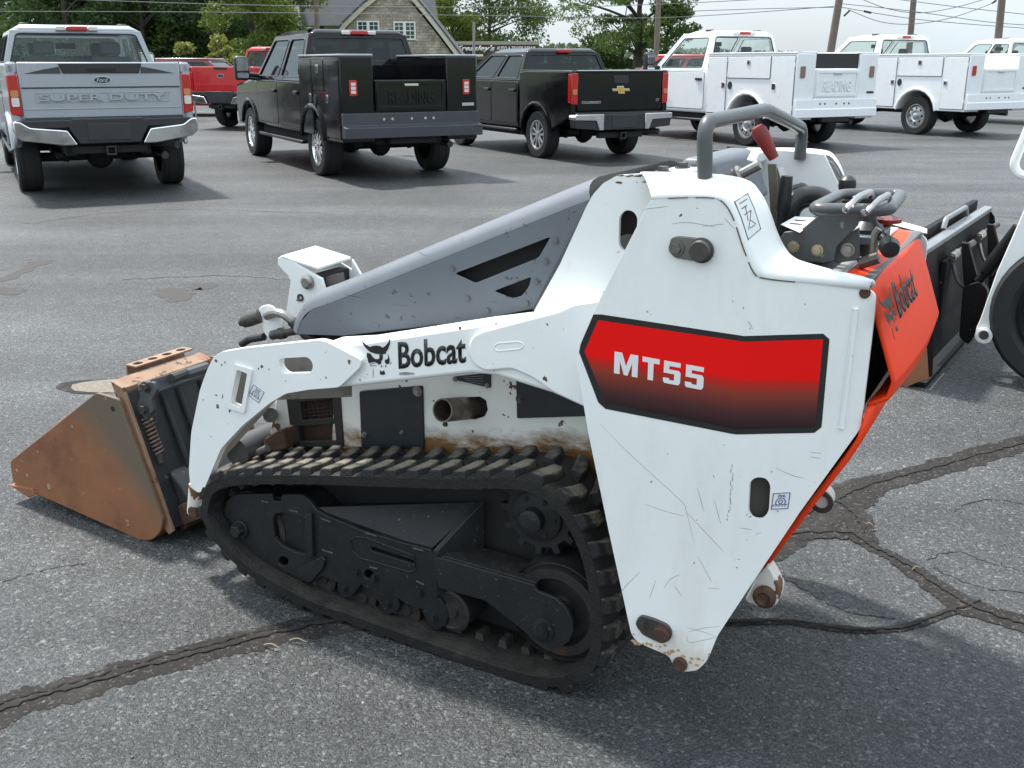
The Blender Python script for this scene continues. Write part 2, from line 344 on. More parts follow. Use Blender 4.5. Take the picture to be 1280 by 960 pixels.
for i, (P, hw, nm) in enumerate(((left, [.085] * 3 + [.075, .075, .07, .07, .075, .08, .09, .09], 'sealed_crack'), (right, [.10, .14, .15, .09, .075, .08, .09, .10, .12], 'sealed_crack'), (b1, [.10, .09, .05, .05, .06, .09, .07, .07], 'sealed_crack'), (b2, [.06, .05, .06, .05, .05, .05], 'sealed_crack'), (b3, [.05, .07, .07, .05], 'sealed_crack'))):
    bm = BM(); ribbon(bm, P, [k * (.80 if i in (0, 1) else .30 if i == 3 else .62) for k in hw], .0012 + .0006 * i, .22, 22, i + 2, .0025, 6); tag(obj(nm, bm, SEAL, smooth=60), kind='structure')
    bm = BM(); J = jag(P, .005, 9, i + 20); ribbon(bm, J, [.0075, .003] * (len(J) // 2), .0072 + .0006 * i, .8, 2, i + 30, .0008, 2)
    if i == 0:
        J = [p_ + Vector((.01, .035, 0)) for p_ in jag(P, .006, 9, 77)]; ribbon(bm, J, [.003, .001] * (len(J) // 2), .0070, .8, 2, 51, .0008, 2)
    tag(obj('open_crack', bm, CRK, smooth=0), kind='structure')
hair = [g_((1160, 700), (1195, 690), (1240, 705), (1300, 720)), g_((1165, 710), (1230, 735), (1300, 742)), g_((965, 715), (1010, 740), (1060, 765), (1120, 775)), g_((0, 728), (60, 712), (110, 705)), g_((1190, 640), (1230, 625), (1280, 630)),
        g_((150, 350), (280, 345), (380, 352)), g_((1060, 252), (1160, 262), (1290, 275)), g_((1000, 240), (1060, 250), (1130, 275)), g_((30, 280), (200, 262), (420, 268))]
bm = BM()
for i, P in enumerate(hair):
    J = jag(P, .008 if i < 5 else .02, 9, i + 100); ribbon(bm, J, [.0022, .001] * (len(J) // 2) if i < 5 else [.007, .003] * (len(J) // 2), .0016, .8, 2, i + 130, .0006, 2)
tag(obj('hairline_cracks', bm, CRK, smooth=0), kind='stuff', label='thin dark hairline cracks in the asphalt')
# concrete plug and brown stains
def blob(c, rx, ry, seed, z, n=40, rot=0.0, amp=.14):
    rs = random.Random(seed); ph = [rs.uniform(0, 6.28) for _ in range(6)]; out = []
    for i in range(n):
        a = 2 * math.pi * i / n; k = 1 + amp * sum(math.sin((j + 2) * a + ph[j]) / (j + 1.5) for j in range(5)) + rs.uniform(-.015, .015)
        x, y = rx * k * math.cos(a), ry * k * math.sin(a); out.append((c.x + x * math.cos(rot) - y * math.sin(rot), c.y + x * math.sin(rot) + y * math.cos(rot), z))
    return out
c = gnd(138, 482)
bm = BM(); sheet(bm, blob(c, .24, .13, 4, .0018, rot=.1)); tag(obj('patch_rim', bm, SEAL, smooth=0), kind='structure')
bm = BM(); sheet(bm, blob(c + Vector((.02, -.01, 0)), .21, .105, 5, .0034, rot=.1, amp=.10)); tag(obj('concrete_patch', bm, mat('patch_sand', (.15, .132, .105), .85, var=.2, vs_=14, bump=.5, bs=90, spots=((.24, .21, .18), .3, 60)), smooth=0), kind='structure')
STAIN = mat('stain_brown', (.034, .028, .0262), .8, var=.3, vs_=12, bump=.5, bs=90, mix=((.034, .033, .0325), .62, 14))
for i, (P, hw) in enumerate(((g_((0, 352), (25, 342), (45, 332), (50, 326)), [.05, .05, .07, .10]), (g_((-10, 362), (8, 364), (22, 368)), [.10, .10, .03]), (g_((212, 360), (218, 370), (230, 376)), [.05, .12, .06]), (g_((240, 361), (252, 359), (264, 361)), [.06, .10, .04]))):
    bm = BM(); ribbon(bm, P, hw, .0014, .7, 8, i + 60, .0, 2); tag(obj('oil_stain', bm, STAIN, smooth=0), kind='structure')
# dry grass blades caught in the crack
bm = BM(); rs = random.Random(9)
for (x, y) in ((318, 812), (330, 806), (362, 800), (1082, 655), (1140, 712)):
    a = gnd(x, y, .008); b_ = a + Vector((rs.uniform(-.05, .06), rs.uniform(-.02, .03), .004)); tube(bm, smooth_path([a, a.lerp(b_, .5) + Vector((0, rs.uniform(-.008, .008), .008)), b_], 3), .0018, 4)
tag(obj('dry_grass', bm, mat('straw', (.26, .22, .15), .8)), kind='stuff', label='few dry straw blades caught in the sealed crack')
# loose grit lying on the lot
rs = random.Random(21); bm = BM()
for k in range(420):
    y = rs.uniform(560, 955) if k % 3 else rs.uniform(380, 560); x = rs.uniform(0, 1280); c = gnd(x, y); r = rs.uniform(.0015, .0042)
    m4 = Matrix.Translation(c + Vector((0, 0, r * .5))) @ Matrix.Rotation(rs.uniform(0, 6), 4, 'Z') @ Matrix.Diagonal((r * rs.uniform(.8, 1.6), r, r * .7, 1)); bmesh.ops.create_icosphere(bm, subdivisions=1, radius=1, matrix=m4)
tag(obj('grit', bm, mat('grit_stone', (.15, .148, .14), .85, var=.5, vs_=30), smooth=0), kind='stuff', label='loose grit scattered on the asphalt')
# ================================================================== compact track loader
_a = gnd(380, 766); _b = gnd(640, 851); LANG = math.atan2(_b.y - _a.y, _b.x - _a.x); LORG = gnd(510, 809)
LM = Matrix.Translation(LORG) @ Matrix.Rotation(LANG, 4, 'Z'); LI = LM.inverted()
_lo = LI @ _O
def lray(x, y): return LI.to_3x3() @ ray(x, y)
def A(x, y, s=0.0):                           # pixel -> (u, z) on the loader's own lengthwise plane s
    r = lray(x, y); p = _lo + r * ((s - _lo.y) / r.y); return (p.x, p.z)
def A3(x, y, s=0.0): u, z = A(x, y, s); return Vector((u, s, z))
def AU(x, y, u):                              # pixel -> point on the crosswise plane u
    r = lray(x, y); return _lo + r * ((u - _lo.x) / r.x)
def AP(pts, s): return [A(x, y, s) for x, y in pts]
loader = empty('compact_track_loader', LORG, LANG, 'white stand-on mini track loader with red MT55 decal and rusty bucket', 'loader')

WHITE = mat('loader_white', (.80, .82, .81), .33, var=.05, vs_=2.5, spots=((.10, .06, .04), .055, 34), mix=((.66, .615, .54), .22, 5), bump=.05, bs=40, dent=.10)
WHITE_DIRTY = mat('loader_white_dirty', (.66, .65, .61), .45, var=.1, vs_=6, spots=((.16, .07, .03), .36, 16), mix=((.42, .30, .17), .38, 9), bump=.06)
GREY = mat('loader_grey', (.125, .14, .16), .42, var=.1, vs_=5, spots=((.06, .06, .065), .16, 40), scratch=.8, bump=.04)
DGREY = mat('loader_dark_grey', (.075, .08, .085), .45, var=.15, vs_=9, spots=((.2, .2, .19), .12, 45), scratch=.5, bump=.08, bs=120)
BLACK = mat('track_frame_black', (.016, .0165, .0175), .45, var=.3, vs_=9, spots=((.12, .12, .11), .12, 90), bump=.12, bs=90, dust=((.05, .047, .042), .35), spec=.28)
COVER = mat('cover_black', (.018, .022, .026), .4, var=.2, vs_=12, scratch=.3, bump=.05)
RUBBER = mat('track_rubber', (.022, .022, .022), .7, var=.3, vs_=20, bump=.5, bs=120, mix=((.14, .122, .094), .44, 16), dust=((.22, .196, .155), .85), spec=.25)
RUBBER_IN = mat('track_rubber_inner', (.035, .033, .031), .6, var=.3, vs_=14, bump=.4, bs=90, mix=((.09, .065, .045), .45, 9))
RUST = mat('bucket_rust', (.235, .098, .043), .62, var=.22, vs_=8, bump=.12, bs=110, mix=((.15, .058, .028), .36, 7), spots=((.30, .22, .17), .09, 28))
RUST_D = mat('rust_dark', (.060, .030, .018), .75, var=.4, vs_=22, bump=.3, bs=90, mix=((.13, .068, .036), .42, 14))
TAN = mat('bucket_top_worn', (.26, .16, .10), .6, var=.2, vs_=14, bump=.15, bs=120, mix=((.20, .09, .045), .4, 9), spots=((.08, .04, .025), .25, 30))
STEEL = mat('steel_worn', (.30, .29, .27), .38, .8, var=.25, vs_=25, bump=.1)
STEEL_D = mat('steel_dark', (.085, .08, .075), .45, .6, var=.3, vs_=25, bump=.1, mix=((.11, .06, .035), .3, 20))
ZINC = mat('zinc_bolt', (.42, .36, .24), .35, .75, var=.2, vs_=40)
ORANGE = mat('hood_orange', (.80, .050, .008), .5, spec=.25, var=.07, vs_=6, spots=((.30, .03, .015), .07, 40), bump=.05)
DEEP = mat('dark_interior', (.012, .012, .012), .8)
MESHM = mat('grille_dark', (.03, .026, .022), .6, .3, var=.3, vs_=30)
REDGRIP = mat('lever_red', (.21, .018, .014), .5, var=.15, vs_=30, mix=((.12, .03, .02), .3, 30))
BLKPL = mat('black_plastic', (.018, .018, .019), .38, var=.2, vs_=20)
INK = mat('print_black', (.012, .012, .012), .5, var=.1)
PAPER = mat('sticker_white', (.72, .73, .74), .45, var=.04)
INKB = mat('sticker_blue_ink', (.03, .05, .16), .5)
SCR = mat('scratch_brown', (.12, .085, .06), .7, var=.4, vs_=40)
OUT = Vector((0, -1, 0))

# ---- chassis (between the tracks)
S_B = .215
def rust_chassis():
    m = mat('chassis_white', (.76, .76, .72), .42, var=.06, vs_=6, spots=((.10, .05, .02), .16, 18), bump=.05)
    t = m.node_tree; b = t.nodes['Principled BSDF']; l = t.links.new; src = b.inputs['Base Color'].links[0].from_socket
    tc = [n for n in t.nodes if n.type == 'TEX_COORD'][0]; sp = N_(t, 'ShaderNodeSeparateXYZ'); l(tc.outputs['Object'], sp.inputs[0])
    mp = N_(t, 'ShaderNodeMapping'); mp.inputs['Scale'].default_value = (6, 6, 14); l(tc.outputs['Object'], mp.inputs['Vector'])
    nz = N_(t, 'ShaderNodeTexNoise', Scale=1.7, Detail=9.0, Roughness=.7); l(mp.outputs['Vector'], nz.inputs['Vector'])
    # rusty scuff left by mud packed above the track: follows a belt-high line, highest above the sprocket
    li = N_(t, 'ShaderNodeMath', operation='MULTIPLY_ADD'); l(sp.outputs['X'], li.inputs[0]); li.inputs[1].default_value = .17; li.inputs[2].default_value = .475
    df = N_(t, 'ShaderNodeMath', operation='SUBTRACT'); l(sp.outputs['Z'], df.inputs[0]); l(li.outputs[0], df.inputs[1])
    ab = N_(t, 'ShaderNodeMapRange'); ab.inputs['From Min'].default_value = .15; ab.inputs['From Max'].default_value = .0; l(df.outputs[0], ab.inputs['Value'])
    ad = N_(t, 'ShaderNodeMath', operation='MULTIPLY'); l(ab.outputs[0], ad.inputs[0]); l(nz.outputs['Fac'], ad.inputs[1])
    r = N_(t, 'ShaderNodeMapRange'); r.inputs['From Min'].default_value = .20; r.inputs['From Max'].default_value = .40; l(ad.outputs[0], r.inputs['Value'])
    rc = N_(t, 'ShaderNodeMixRGB'); rc.inputs['Color1'].default_value = (.34, .19, .06, 1); rc.inputs['Color2'].default_value = (.09, .035, .015, 1); l(nz.outputs['Fac'], rc.inputs['Fac'])
    x = N_(t, 'ShaderNodeMixRGB'); l(r.outputs[0], x.inputs['Fac']); l(src, x.inputs['Color1']); l(rc.outputs[0], x.inputs['Color2']); l(x.outputs[0], b.inputs['Base Color'])
    return m
CHW = rust_chassis()
bpts = AP([(412, 590), (418, 486), (440, 440), (600, 420), (760, 400), (860, 420), (800, 700), (740, 740), (640, 720), (460, 660)], S_B)
hole_ex = [A(x, y, S_B) for x, y in ((578, 497), (598, 496), (607, 501), (609, 512), (605, 521), (592, 525), (577, 523), (571, 515), (571, 503))]
hole_gr = AP([(362, 492), (423, 487), (426, 556), (366, 556)], S_B)
bm = prism(BM(), bpts, S_B, S_B + .012, [hole_ex]); body = obj('chassis', bm, CHW, loader, .004)
bm = BM(); u0 = A(345, 520, S_B)[0]; u1 = .62
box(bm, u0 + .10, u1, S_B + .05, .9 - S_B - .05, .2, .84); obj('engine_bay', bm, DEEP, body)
bm = prism(BM(), [(p[0], p[1]) for p in bpts], .9 - S_B - .012, .9 - S_B); obj('chassis_side', bm, WHITE, body, .004)
# front grille frame, left of the chassis plate
g0 = AP([(357, 494), (424, 486), (429, 558), (366, 560)], S_B - .006); gi = AP([(375, 503), (415, 498), (417, 523), (377, 526)], S_B - .006); gj = AP([(372, 533), (418, 530), (420, 551), (374, 552)], S_B - .006)
gr = obj('grille', prism(BM(), g0, S_B - .006, S_B + .012, [gi, gj]), mat('grille_frame', (.03, .028, .026), .6, .2, var=.2, vs_=20), body, .002)
bm = BM()
for k in range(8):
    a = A3(374 + k * 5.6, 503, S_B + .006); b = A3(374 + k * 5.6 + 2, 526, S_B + .006); cyl(bm, a, b, .0016, n=5)
for k in range(6):
    a = A3(375, 505 + k * 4, S_B + .006); b = A3(416, 500 + k * 4.4, S_B + .006); cyl(bm, a, b, .0016, n=5)
obj('grille_mesh', bm, MESHM, gr)
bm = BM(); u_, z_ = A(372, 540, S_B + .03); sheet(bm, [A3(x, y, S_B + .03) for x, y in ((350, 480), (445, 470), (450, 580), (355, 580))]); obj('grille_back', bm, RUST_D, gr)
# front post between grille and arm cross tube: worn grey paint
bm = prism(BM(), AP([(347, 494), (361, 492), (371, 560), (345, 570), (338, 545)], S_B), S_B - .004, S_B + .05); obj('front_post', bm, WHITE_DIRTY, body, .004)
# black bolted covers
cv = obj('cover_plate', prism(BM(), rnd(AP([(449, 489), (528, 482), (530, 561), (452, 561)], S_B - .006), .008), S_B - .007, S_B + .0), COVER, body, .002)
for p, r in (((522, 489), .010), ((456, 543), .006), ((503, 540), .004)): obj('cover_bolt', hexbolt(BM(), A3(*p, S_B - .007), OUT, r, .009), STEEL, cv)
cv = obj('cover_plate', prism(BM(), rnd(AP([(645, 465), (690, 465), (745, 485), (742, 520), (646, 523)], S_B - .006), .006), S_B - .007, S_B + .0), COVER, body, .002)
obj('cover_bolt', hexbolt(BM(), A3(650, 499, S_B - .007), OUT, .008, .008), STEEL_D, cv)
pl = obj('data_plate', prism(BM(), rnd(AP([(566, 471), (613, 466), (613, 485), (569, 475)], S_B - .005), .003), S_B - .005, S_B), COVER, body)
for p in ((569, 474), (609, 482)): obj('plate_screw', hexbolt(BM(), A3(*p, S_B - .005), OUT, .005, .006), STEEL, pl)
bm = BM()
for i in range(4):
    a = A3(577 + i * 3, 471.5 + i * 2.0, S_B - .0056); b = A3(604, 470 + i * 3.4, S_B - .0056); cyl(bm, a, b, .0006, n=4)
obj('plate_print', bm, mat('print_grey', (.25, .26, .27), .5), pl)
# exhaust pipe
e0 = A3(594, 509, S_B + .05); e1 = A3(553, 513, S_B - .10)
bm = BM(); x_, y_ = frame_of(e1 - e0); rings = []
lathe(bm, [(.031, 0), (.031, (e1 - e0).length), (.0275, (e1 - e0).length), (.0275, .02), (0, .02)], e0, e1 - e0, 20); obj('exhaust_pipe', bm, mat('exhaust_steel', (.17, .145, .12), .45, .55, var=.35, vs_=18, mix=((.07, .05, .035), .45, 14)), body, 0)
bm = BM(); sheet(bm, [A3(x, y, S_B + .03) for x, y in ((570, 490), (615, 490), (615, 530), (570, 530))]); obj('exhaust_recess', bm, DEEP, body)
obj('chassis_bolt', hexbolt(BM(), A3(557, 530, S_B), OUT, .005, .008), STEEL_D, body)

# ---- tracks
TW = .195
tp = [(251, 640), (257, 613), (271, 601), (300, 595.5), (376, 594), (451, 596), (560, 599), (620, 598), (655, 601), (685, 613), (712, 641), (733, 680), (745, 720), (752, 770), (750, 815), (738, 842), (715, 856), (690, 859), (640, 850), (560, 823), (440, 780), (380, 758), (310, 718), (275, 685), (258, 660)]
path = [Vector((p.x, p.y)) for p in smooth_path([Vector((*A(x, y, 0), 0)) for x, y in tp], 8, True)]
def resample(P, n):
    P = P + [P[0]]; d = [0]
    for a, b in zip(P, P[1:]): d.append(d[-1] + (b - a).length)
    out = []; j = 0
    for k in range(n):
        t = d[-1] * k / n
        while d[j + 1] < t: j += 1
        out.append(P[j].lerp(P[j + 1], (t - d[j]) / max(1e-9, d[j + 1] - d[j])))
    return out, d[-1]
def centre_out(P):
    n = len(P); T = [(P[(i + 1) % n] - P[i - 1]).normalized() for i in range(n)]
    area = sum(P[i].x * P[(i + 1) % n].y - P[(i + 1) % n].x * P[i].y for i in range(n)); s = 1 if area > 0 else -1
    return T, [Vector((t.y * s, -t.x * s)) for t in T]
rp, TLEN = resample(path, 150); TT, NN = centre_out(rp)
def belt(s0, s1):
    bm = BM(); sec = [(s0, .0), (s0 + .012, .004), (s1 - .012, .004), (s1, 0), (s1, -.026), (s1 - .02, -.033), (s0 + .02, -.033), (s0, -.026)]
    rings = [[bm.verts.new((p.x + n.x * h, s, p.y + n.y * h)) for s, h in sec] for p, n in zip(rp, NN)]
    for i in range(len(rings)):
        a, b = rings[i], rings[(i + 1) % len(rings)]
        for k in range(len(sec)): bm.faces.new([a[k], a[(k + 1) % len(sec)], b[(k + 1) % len(sec)], b[k]])
    return bm
# one lug: chevron block; local x along the belt, y across, z outwards
def lug_mesh(flip):
    bm = BM(); hw = TW * .475; P0 = [(-.030, 0), (.016, 0), (.034, hw * .58), (.034, hw), (-.006, hw), (-.012, hw * .62)]
    P1 = [(-.023, .005), (.011, .005), (.027, hw * .56), (.027, hw - .005), (.0, hw - .005), (-.006, hw * .64)]
    if flip: P0 = [(x, TW - y) for x, y in P0]; P1 = [(x, TW - y) for x, y in P1]
    return hexa(bm, [(x, y, -.002) for x, y in P0], [(x, y, .024) for x, y in P1])
NL = int(round(TLEN / .0715)); lp, _ = resample(path, NL); LT, LN = centre_out(lp); lp2, _ = resample(path, NL * 2); LT2, LN2 = centre_out(lp2)
def mk_track(s0, single):
    tr = obj('rubber_track', belt(s0, s0 + TW), mat('belt_rubber', (.017, .0165, .016), .65, var=.35, vs_=16, bump=.4, bs=110, mix=((.05, .04, .03), .34, 10), dust=((.045, .039, .031), .5), spec=.25), loader, 0, smooth=50)
    protos = []
    allb = BM()
    for row in (0, 1):
        src = None
        for i in range(NL):
            k = (2 * i + row) % (2 * NL); p, t, n = lp2[k], LT2[k], LN2[k]
            m = Matrix(((-t.x, 0, n.x, p.x), (0, 1, 0, s0), (-t.y, 0, n.y, p.y), (0, 0, 0, 1)))
            if m.determinant() < 0: m = Matrix(((t.x, 0, n.x, p.x), (0, 1, 0, s0), (t.y, 0, n.y, p.y), (0, 0, 0, 1)))
            if single:
                if src is None: src = obj('track_lug', lug_mesh(row), RUBBER, tr, .0045, 2); o = src
                else:
                    o = inst(src, tr); b = o.modifiers.new('bevel', 'BEVEL'); b.width = .0045; b.segments = 2; b.limit_method = 'ANGLE'; b.angle_limit = R(40)
                o.matrix_local = m @ Matrix.Diagonal((1, 1, random.uniform(.8, 1.0), 1))
            else:
                tmp = lug_mesh(row); tmp.transform(m); me = bpy.data.meshes.new('t'); tmp.to_mesh(me); tmp.free(); allb.from_mesh(me); bpy.data.meshes.remove(me)
    if not single: obj('track_lugs', allb, RUBBER, tr, 0, kind='stuff')
    else: allb.free()
    # guide blocks on the inside of the belt
    gb = BM()
    for i in range(NL):
        p, t, n = lp[i], LT[i], LN[i]
        a = [(-.014, -.03), (.014, -.03), (.009, -.055), (-.009, -.055)]
        hexa(gb, [(p.x + t.x * x + n.x * h, s0 + .072, p.y + t.y * x + n.y * h) for x, h in a], [(p.x + t.x * x + n.x * h, s0 + .112, p.y + t.y * x + n.y * h) for x, h in a])
    obj('guide_lugs', gb, RUBBER_IN, tr, 0, kind='stuff')
    return tr
mk_track(0.0, True); mk_track(.9 - TW, False)

# ---- track frame (near side)
tf = empty('track_frame', parent=loader)
SF = .045
Z8 = lambda x, y: (240 + x / 3.309, 530 + y / 3.309)
Z1 = lambda x, y: (480 + x / 2.744, 530 + y / 2.743)
plate = [Z8(*p) for p in ((132, 360), (140, 325), (160, 300), (190, 290), (330, 290), (334, 318), (366, 322), (372, 293), (455, 292), (488, 318), (515, 356), (560, 380), (700, 440), (850, 485), (985, 520))] + \
        [Z1(*p) for p in ((172, 452), (172, 580), (200, 610), (218, 655), (212, 690), (185, 708), (155, 700), (140, 665), (128, 640))] + \
        [Z8(*p) for p in ((960, 770), (880, 745), (850, 720), (858, 755), (845, 780), (815, 790), (785, 775), (770, 735), (730, 700), (700, 660), (680, 690), (655, 718), (625, 718), (603, 690), (600, 655), (540, 630), (500, 655), (455, 650), (400, 620), (330, 585), (250, 545), (190, 480), (160, 430), (165, 400), (140, 388))]
h1 = [Z8(*p) for p in ((345, 372), (375, 366), (462, 388), (465, 540), (420, 528), (375, 505), (340, 470), (335, 395))]
h2 = circ(Z8(377, 568), 6.2, 14); h3 = [Z8(*p) for p in ((735, 510), (750, 510), (918, 566), (924, 578), (905, 578), (742, 526))]; h4 = circ(Z8(730, 622), 6.0, 14)
fp = obj('frame_plate', prism(BM(), AP(plate, SF), SF, SF + .014, [AP(h, SF) for h in (h1, h2, h3, h4)]), BLACK, tf, .003)
# recessed panel lip round the slot
lip = [Z8(*p) for p in ((655, 480), (680, 466), (720, 470), (920, 545), (925, 605), (905, 612), (700, 555), (665, 525))]
bm = BM(); pts = [A3(x, y, SF - .001) for x, y in lip]; tube(bm, pts, .0026, 6, closed=True); obj('pressed_rib', bm, BLACK, fp)
bm = BM()
for p in ((205, 432),): hexbolt(bm, A3(*Z8(*p), SF), OUT, .020, .03)
obj('axle_bolt', bm, BLACK, fp, .002)
for p in ((462, 618), (520, 570), (632, 678), (683, 610), (757, 635), (812, 742), (944, 697), (1000, 800)): obj('frame_bolt', hexbolt(BM(), A3(*Z8(*p), SF), OUT, .0085, .011), BLACK, fp)
obj('gusset', prism(BM(), AP([Z8(*p) for p in ((430, 600), (540, 548), (548, 570), (540, 600), (490, 655), (470, 655))], SF - .01), SF - .01, SF), BLACK, fp, .002)
for p, q in (((290, 318), (318, 324)), ((405, 356), (440, 364)), ((535, 390), (575, 406)), ((720, 450), (768, 464)), ((915, 512), (960, 525)), ((930, 650), (962, 665)), ((540, 520), (585, 535)), ((735, 590), (768, 600))):
    obj('weld_bead', cyl(BM(), A3(*Z8(*p), SF + .0005), A3(*Z8(*q), SF + .0005), .0036, n=8), mat('weld', (.05, .052, .055), .35, .2, var=.4, vs_=90), fp)
# upright bar in the window
bm = prism(BM(), AP([Z8(*p) for p in ((466, 372), (492, 372), (500, 552), (478, 556))], SF - .012), SF - .012, SF + .004); obj('adjuster_bar', bm, BLACK, fp, .002)
# tube behind the plate and inner web
iu = [Z8(*p) for p in ((180, 300), (450, 300), (560, 395), (985, 535), (1000, 660), (560, 560), (300, 520))]
obj('frame_tube', prism(BM(), AP(iu, SF + .02), SF + .02, TW - .045), BLACK, tf, .004)
# sloping shelf above the plate
bm = BM(); hexa(bm, [A3(*Z8(500, 345), SF + .012), A3(*Z8(985, 520), SF + .012), A3(*Z1(330, 268), .15), A3(*Z8(500, 330), .15)], [A3(*Z8(500, 352), SF + .012), A3(*Z8(985, 527), SF + .012), A3(*Z1(330, 275), .15), A3(*Z8(500, 340), .15)]); obj('frame_shelf', bm, BLACK, tf)
# rear box beam, thinner outer plate with rounded end, brace plate
beam = [Z1(*p) for p in ((172, 458), (205, 462), (515, 552), (522, 572), (545, 582), (590, 600), (625, 632), (645, 672), (650, 710), (636, 745), (610, 765), (570, 766), (510, 735), (430, 672), (345, 606), (185, 562))]
bb = obj('rear_beam', prism(BM(), AP(beam, .022), .022, .034), BLACK, tf, .002)
bx = [Z1(*p) for p in ((172, 458), (205, 462), (515, 552), (480, 640), (345, 604), (185, 560))]
obj('beam_box', prism(BM(), AP(bx, .022), .0345, .13), BLACK, bb, .003)
bm = BM(); lathe(bm, [(.031, 0), (.031, .006), (.021, .008), (.021, .018), (.014, .022), (0, .022)], A3(*Z1(546, 706), .022), OUT, 18); obj('axle_cap', bm, BLACK, bb)
hx = obj('axle_nut', hexbolt(BM(), A3(*Z1(540, 705), .002), OUT, .011, .008), BLACK, bb)
bm = BM(); hexa(bm, [A3(*Z1(168, 432), .03), A3(*Z1(182, 440), .03), A3(*Z1(182, 600), .03), A3(*Z1(168, 600), .03)], [A3(*Z1(318, 264), .13), A3(*Z1(345, 262), .13), A3(*Z1(345, 420), .13), A3(*Z1(318, 420), .13)]); obj('brace_plate', bm, BLACK, tf, .002)
# rollers, rear idler, drive sprocket, front idler
def wheel(nm, c, s, r, w, prof=None, n=30, par=tf):
    bm = BM(); u, z = c
    lathe(bm, prof or [(0, 0), (r * .35, 0), (r * .4, .006), (r * .8, .004), (r * .85, 0), (r, .002), (r, w), (0, w)], (u, s, z), (0, 1, 0), n)
    return obj(nm, bm, mat('wheel_iron', (.035, .033, .032), .5, .4, var=.4, vs_=18, mix=((.09, .05, .03), .4, 12), bump=.15), par)
for p in ((535, 640), (700, 720), (880, 770)): wheel('track_roller', A(*Z8(*p), .06), .062, .048, .08)
wheel('track_roller', A(*Z1(215, 650), .035), .05, .060, .09)
ci = A(*Z1(596, 640), .06); wheel('rear_idler', ci, .05, .135, .09, [(0, .02), (.03, .02), (.035, .03), (.085, .032), (.092, .0), (.118, .0), (.121, .018), (.132, .02), (.135, .004), (.135, .09), (0, .09)], 40)
cf = A(*Z8(260, 430), .06); wheel('front_idler', cf, .06, .115, .08, None, 40)
cs = A(*Z1(520, 320), .06); bm = BM(); pts = []
for k in range(12):
    for da, rr in ((-.11, .088), (-.075, .108), (.075, .108), (.11, .088)): a = 2 * math.pi * (k + da * 2) / 12; pts.append((cs[0] + rr * math.cos(a), cs[1] + rr * math.sin(a)))
sp = obj('drive_sprocket', prism(bm, pts, .075, .10), BLACK, tf, .002)
bm = BM(); lathe(bm, [(.066, 0), (.066, .012), (.05, .02), (.03, .024), (.03, .05), (.02, .055), (0, .055)], (cs[0], .078, cs[1]), OUT, 26)
for k in range(6):
    a = k * math.pi / 3; hexbolt(bm, (cs[0] + .05 * math.cos(a), .066, cs[1] + .05 * math.sin(a)), OUT, .007, .01)
obj('sprocket_hub', bm, BLACK, sp, .001)
# dark inner wall of the undercarriage
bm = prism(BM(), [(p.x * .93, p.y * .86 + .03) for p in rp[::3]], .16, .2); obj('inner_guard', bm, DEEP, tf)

# ---- lift arm
ARM_S = .02
beam = [(402, 430), (410, 429), (450, 427), (600, 404), (700, 392), (745, 384), (748, 560), (735, 512), (690, 492), (620, 470), (590, 467), (455, 482), (402, 487)]
arm = obj('lift_arm', prism(BM(), AP(beam, ARM_S), ARM_S, ARM_S + .085), WHITE, loader, .010, 3)
# rear reinforcing plate with rounded nose and pressed slot
rp_ = [(585, 432), (590, 420), (604, 413), (700, 388), (715, 380), (748, 375), (770, 372), (780, 480), (760, 505), (735, 511), (692, 491), (665, 472), (640, 461), (606, 464), (592, 456), (586, 444)]
pr = obj('arm_plate', prism(BM(), rnd(AP(rp_, ARM_S - .009), .012, 4), ARM_S - .010, ARM_S + .002), WHITE, arm, .005, 3)
sl = [A3(x, y, ARM_S - .0095) for x, y in rnd([(617, 434), (622, 429), (650, 427), (656, 431), (651, 436), (622, 439)], 3, 3)]
bm = BM(); tube(bm, sl, .0022, 6, closed=True); obj('pressed_slot', bm, WHITE, pr)
# front nose plate with two openings
nose = [(267, 446), (276, 440), (306, 435), (399, 425), (410, 428), (452, 450), (450, 459), (424, 484), (387, 487), (357, 492), (337, 504), (303, 532), (276, 561), (264, 590), (254, 614), (247, 616), (238, 609), (236, 587), (239, 540), (250, 487), (259, 462)]
nh1 = [(296, 462), (309, 467), (301, 511), (287, 505)]; nh2 = rnd([(349, 448), (386, 446), (392, 457), (388, 467), (355, 468), (348, 458)], 6, 4)
S_N = .004
no = obj('arm_nose', prism(BM(), rnd(AP(nose, S_N), .012, 3), S_N, S_N + .022, [rnd(AP(nh1, S_N), .006, 3), AP(nh2, S_N)]), WHITE, arm, .003, 2)
bm = prism(BM(), rnd(AP([(292, 455), (315, 462), (305, 517), (281, 509)], S_N - .007), .008, 3), S_N - .007, S_N + .001, [rnd(AP(nh1, S_N - .007), .006, 3)]); obj('opening_rim', bm, WHITE, no, .003)
bm = BM(); sheet(bm, [A3(x, y, .075) for x, y in ((272, 452), (440, 436), (440, 496), (345, 500), (282, 570), (245, 612))]); obj('arm_inner_plate', bm, mat('arm_shaded_white', (.16, .15, .135), .7, var=.2, mix=((.08, .06, .045), .35, 12)), arm)  # white inner face, the shade inside the open arm put into its colour
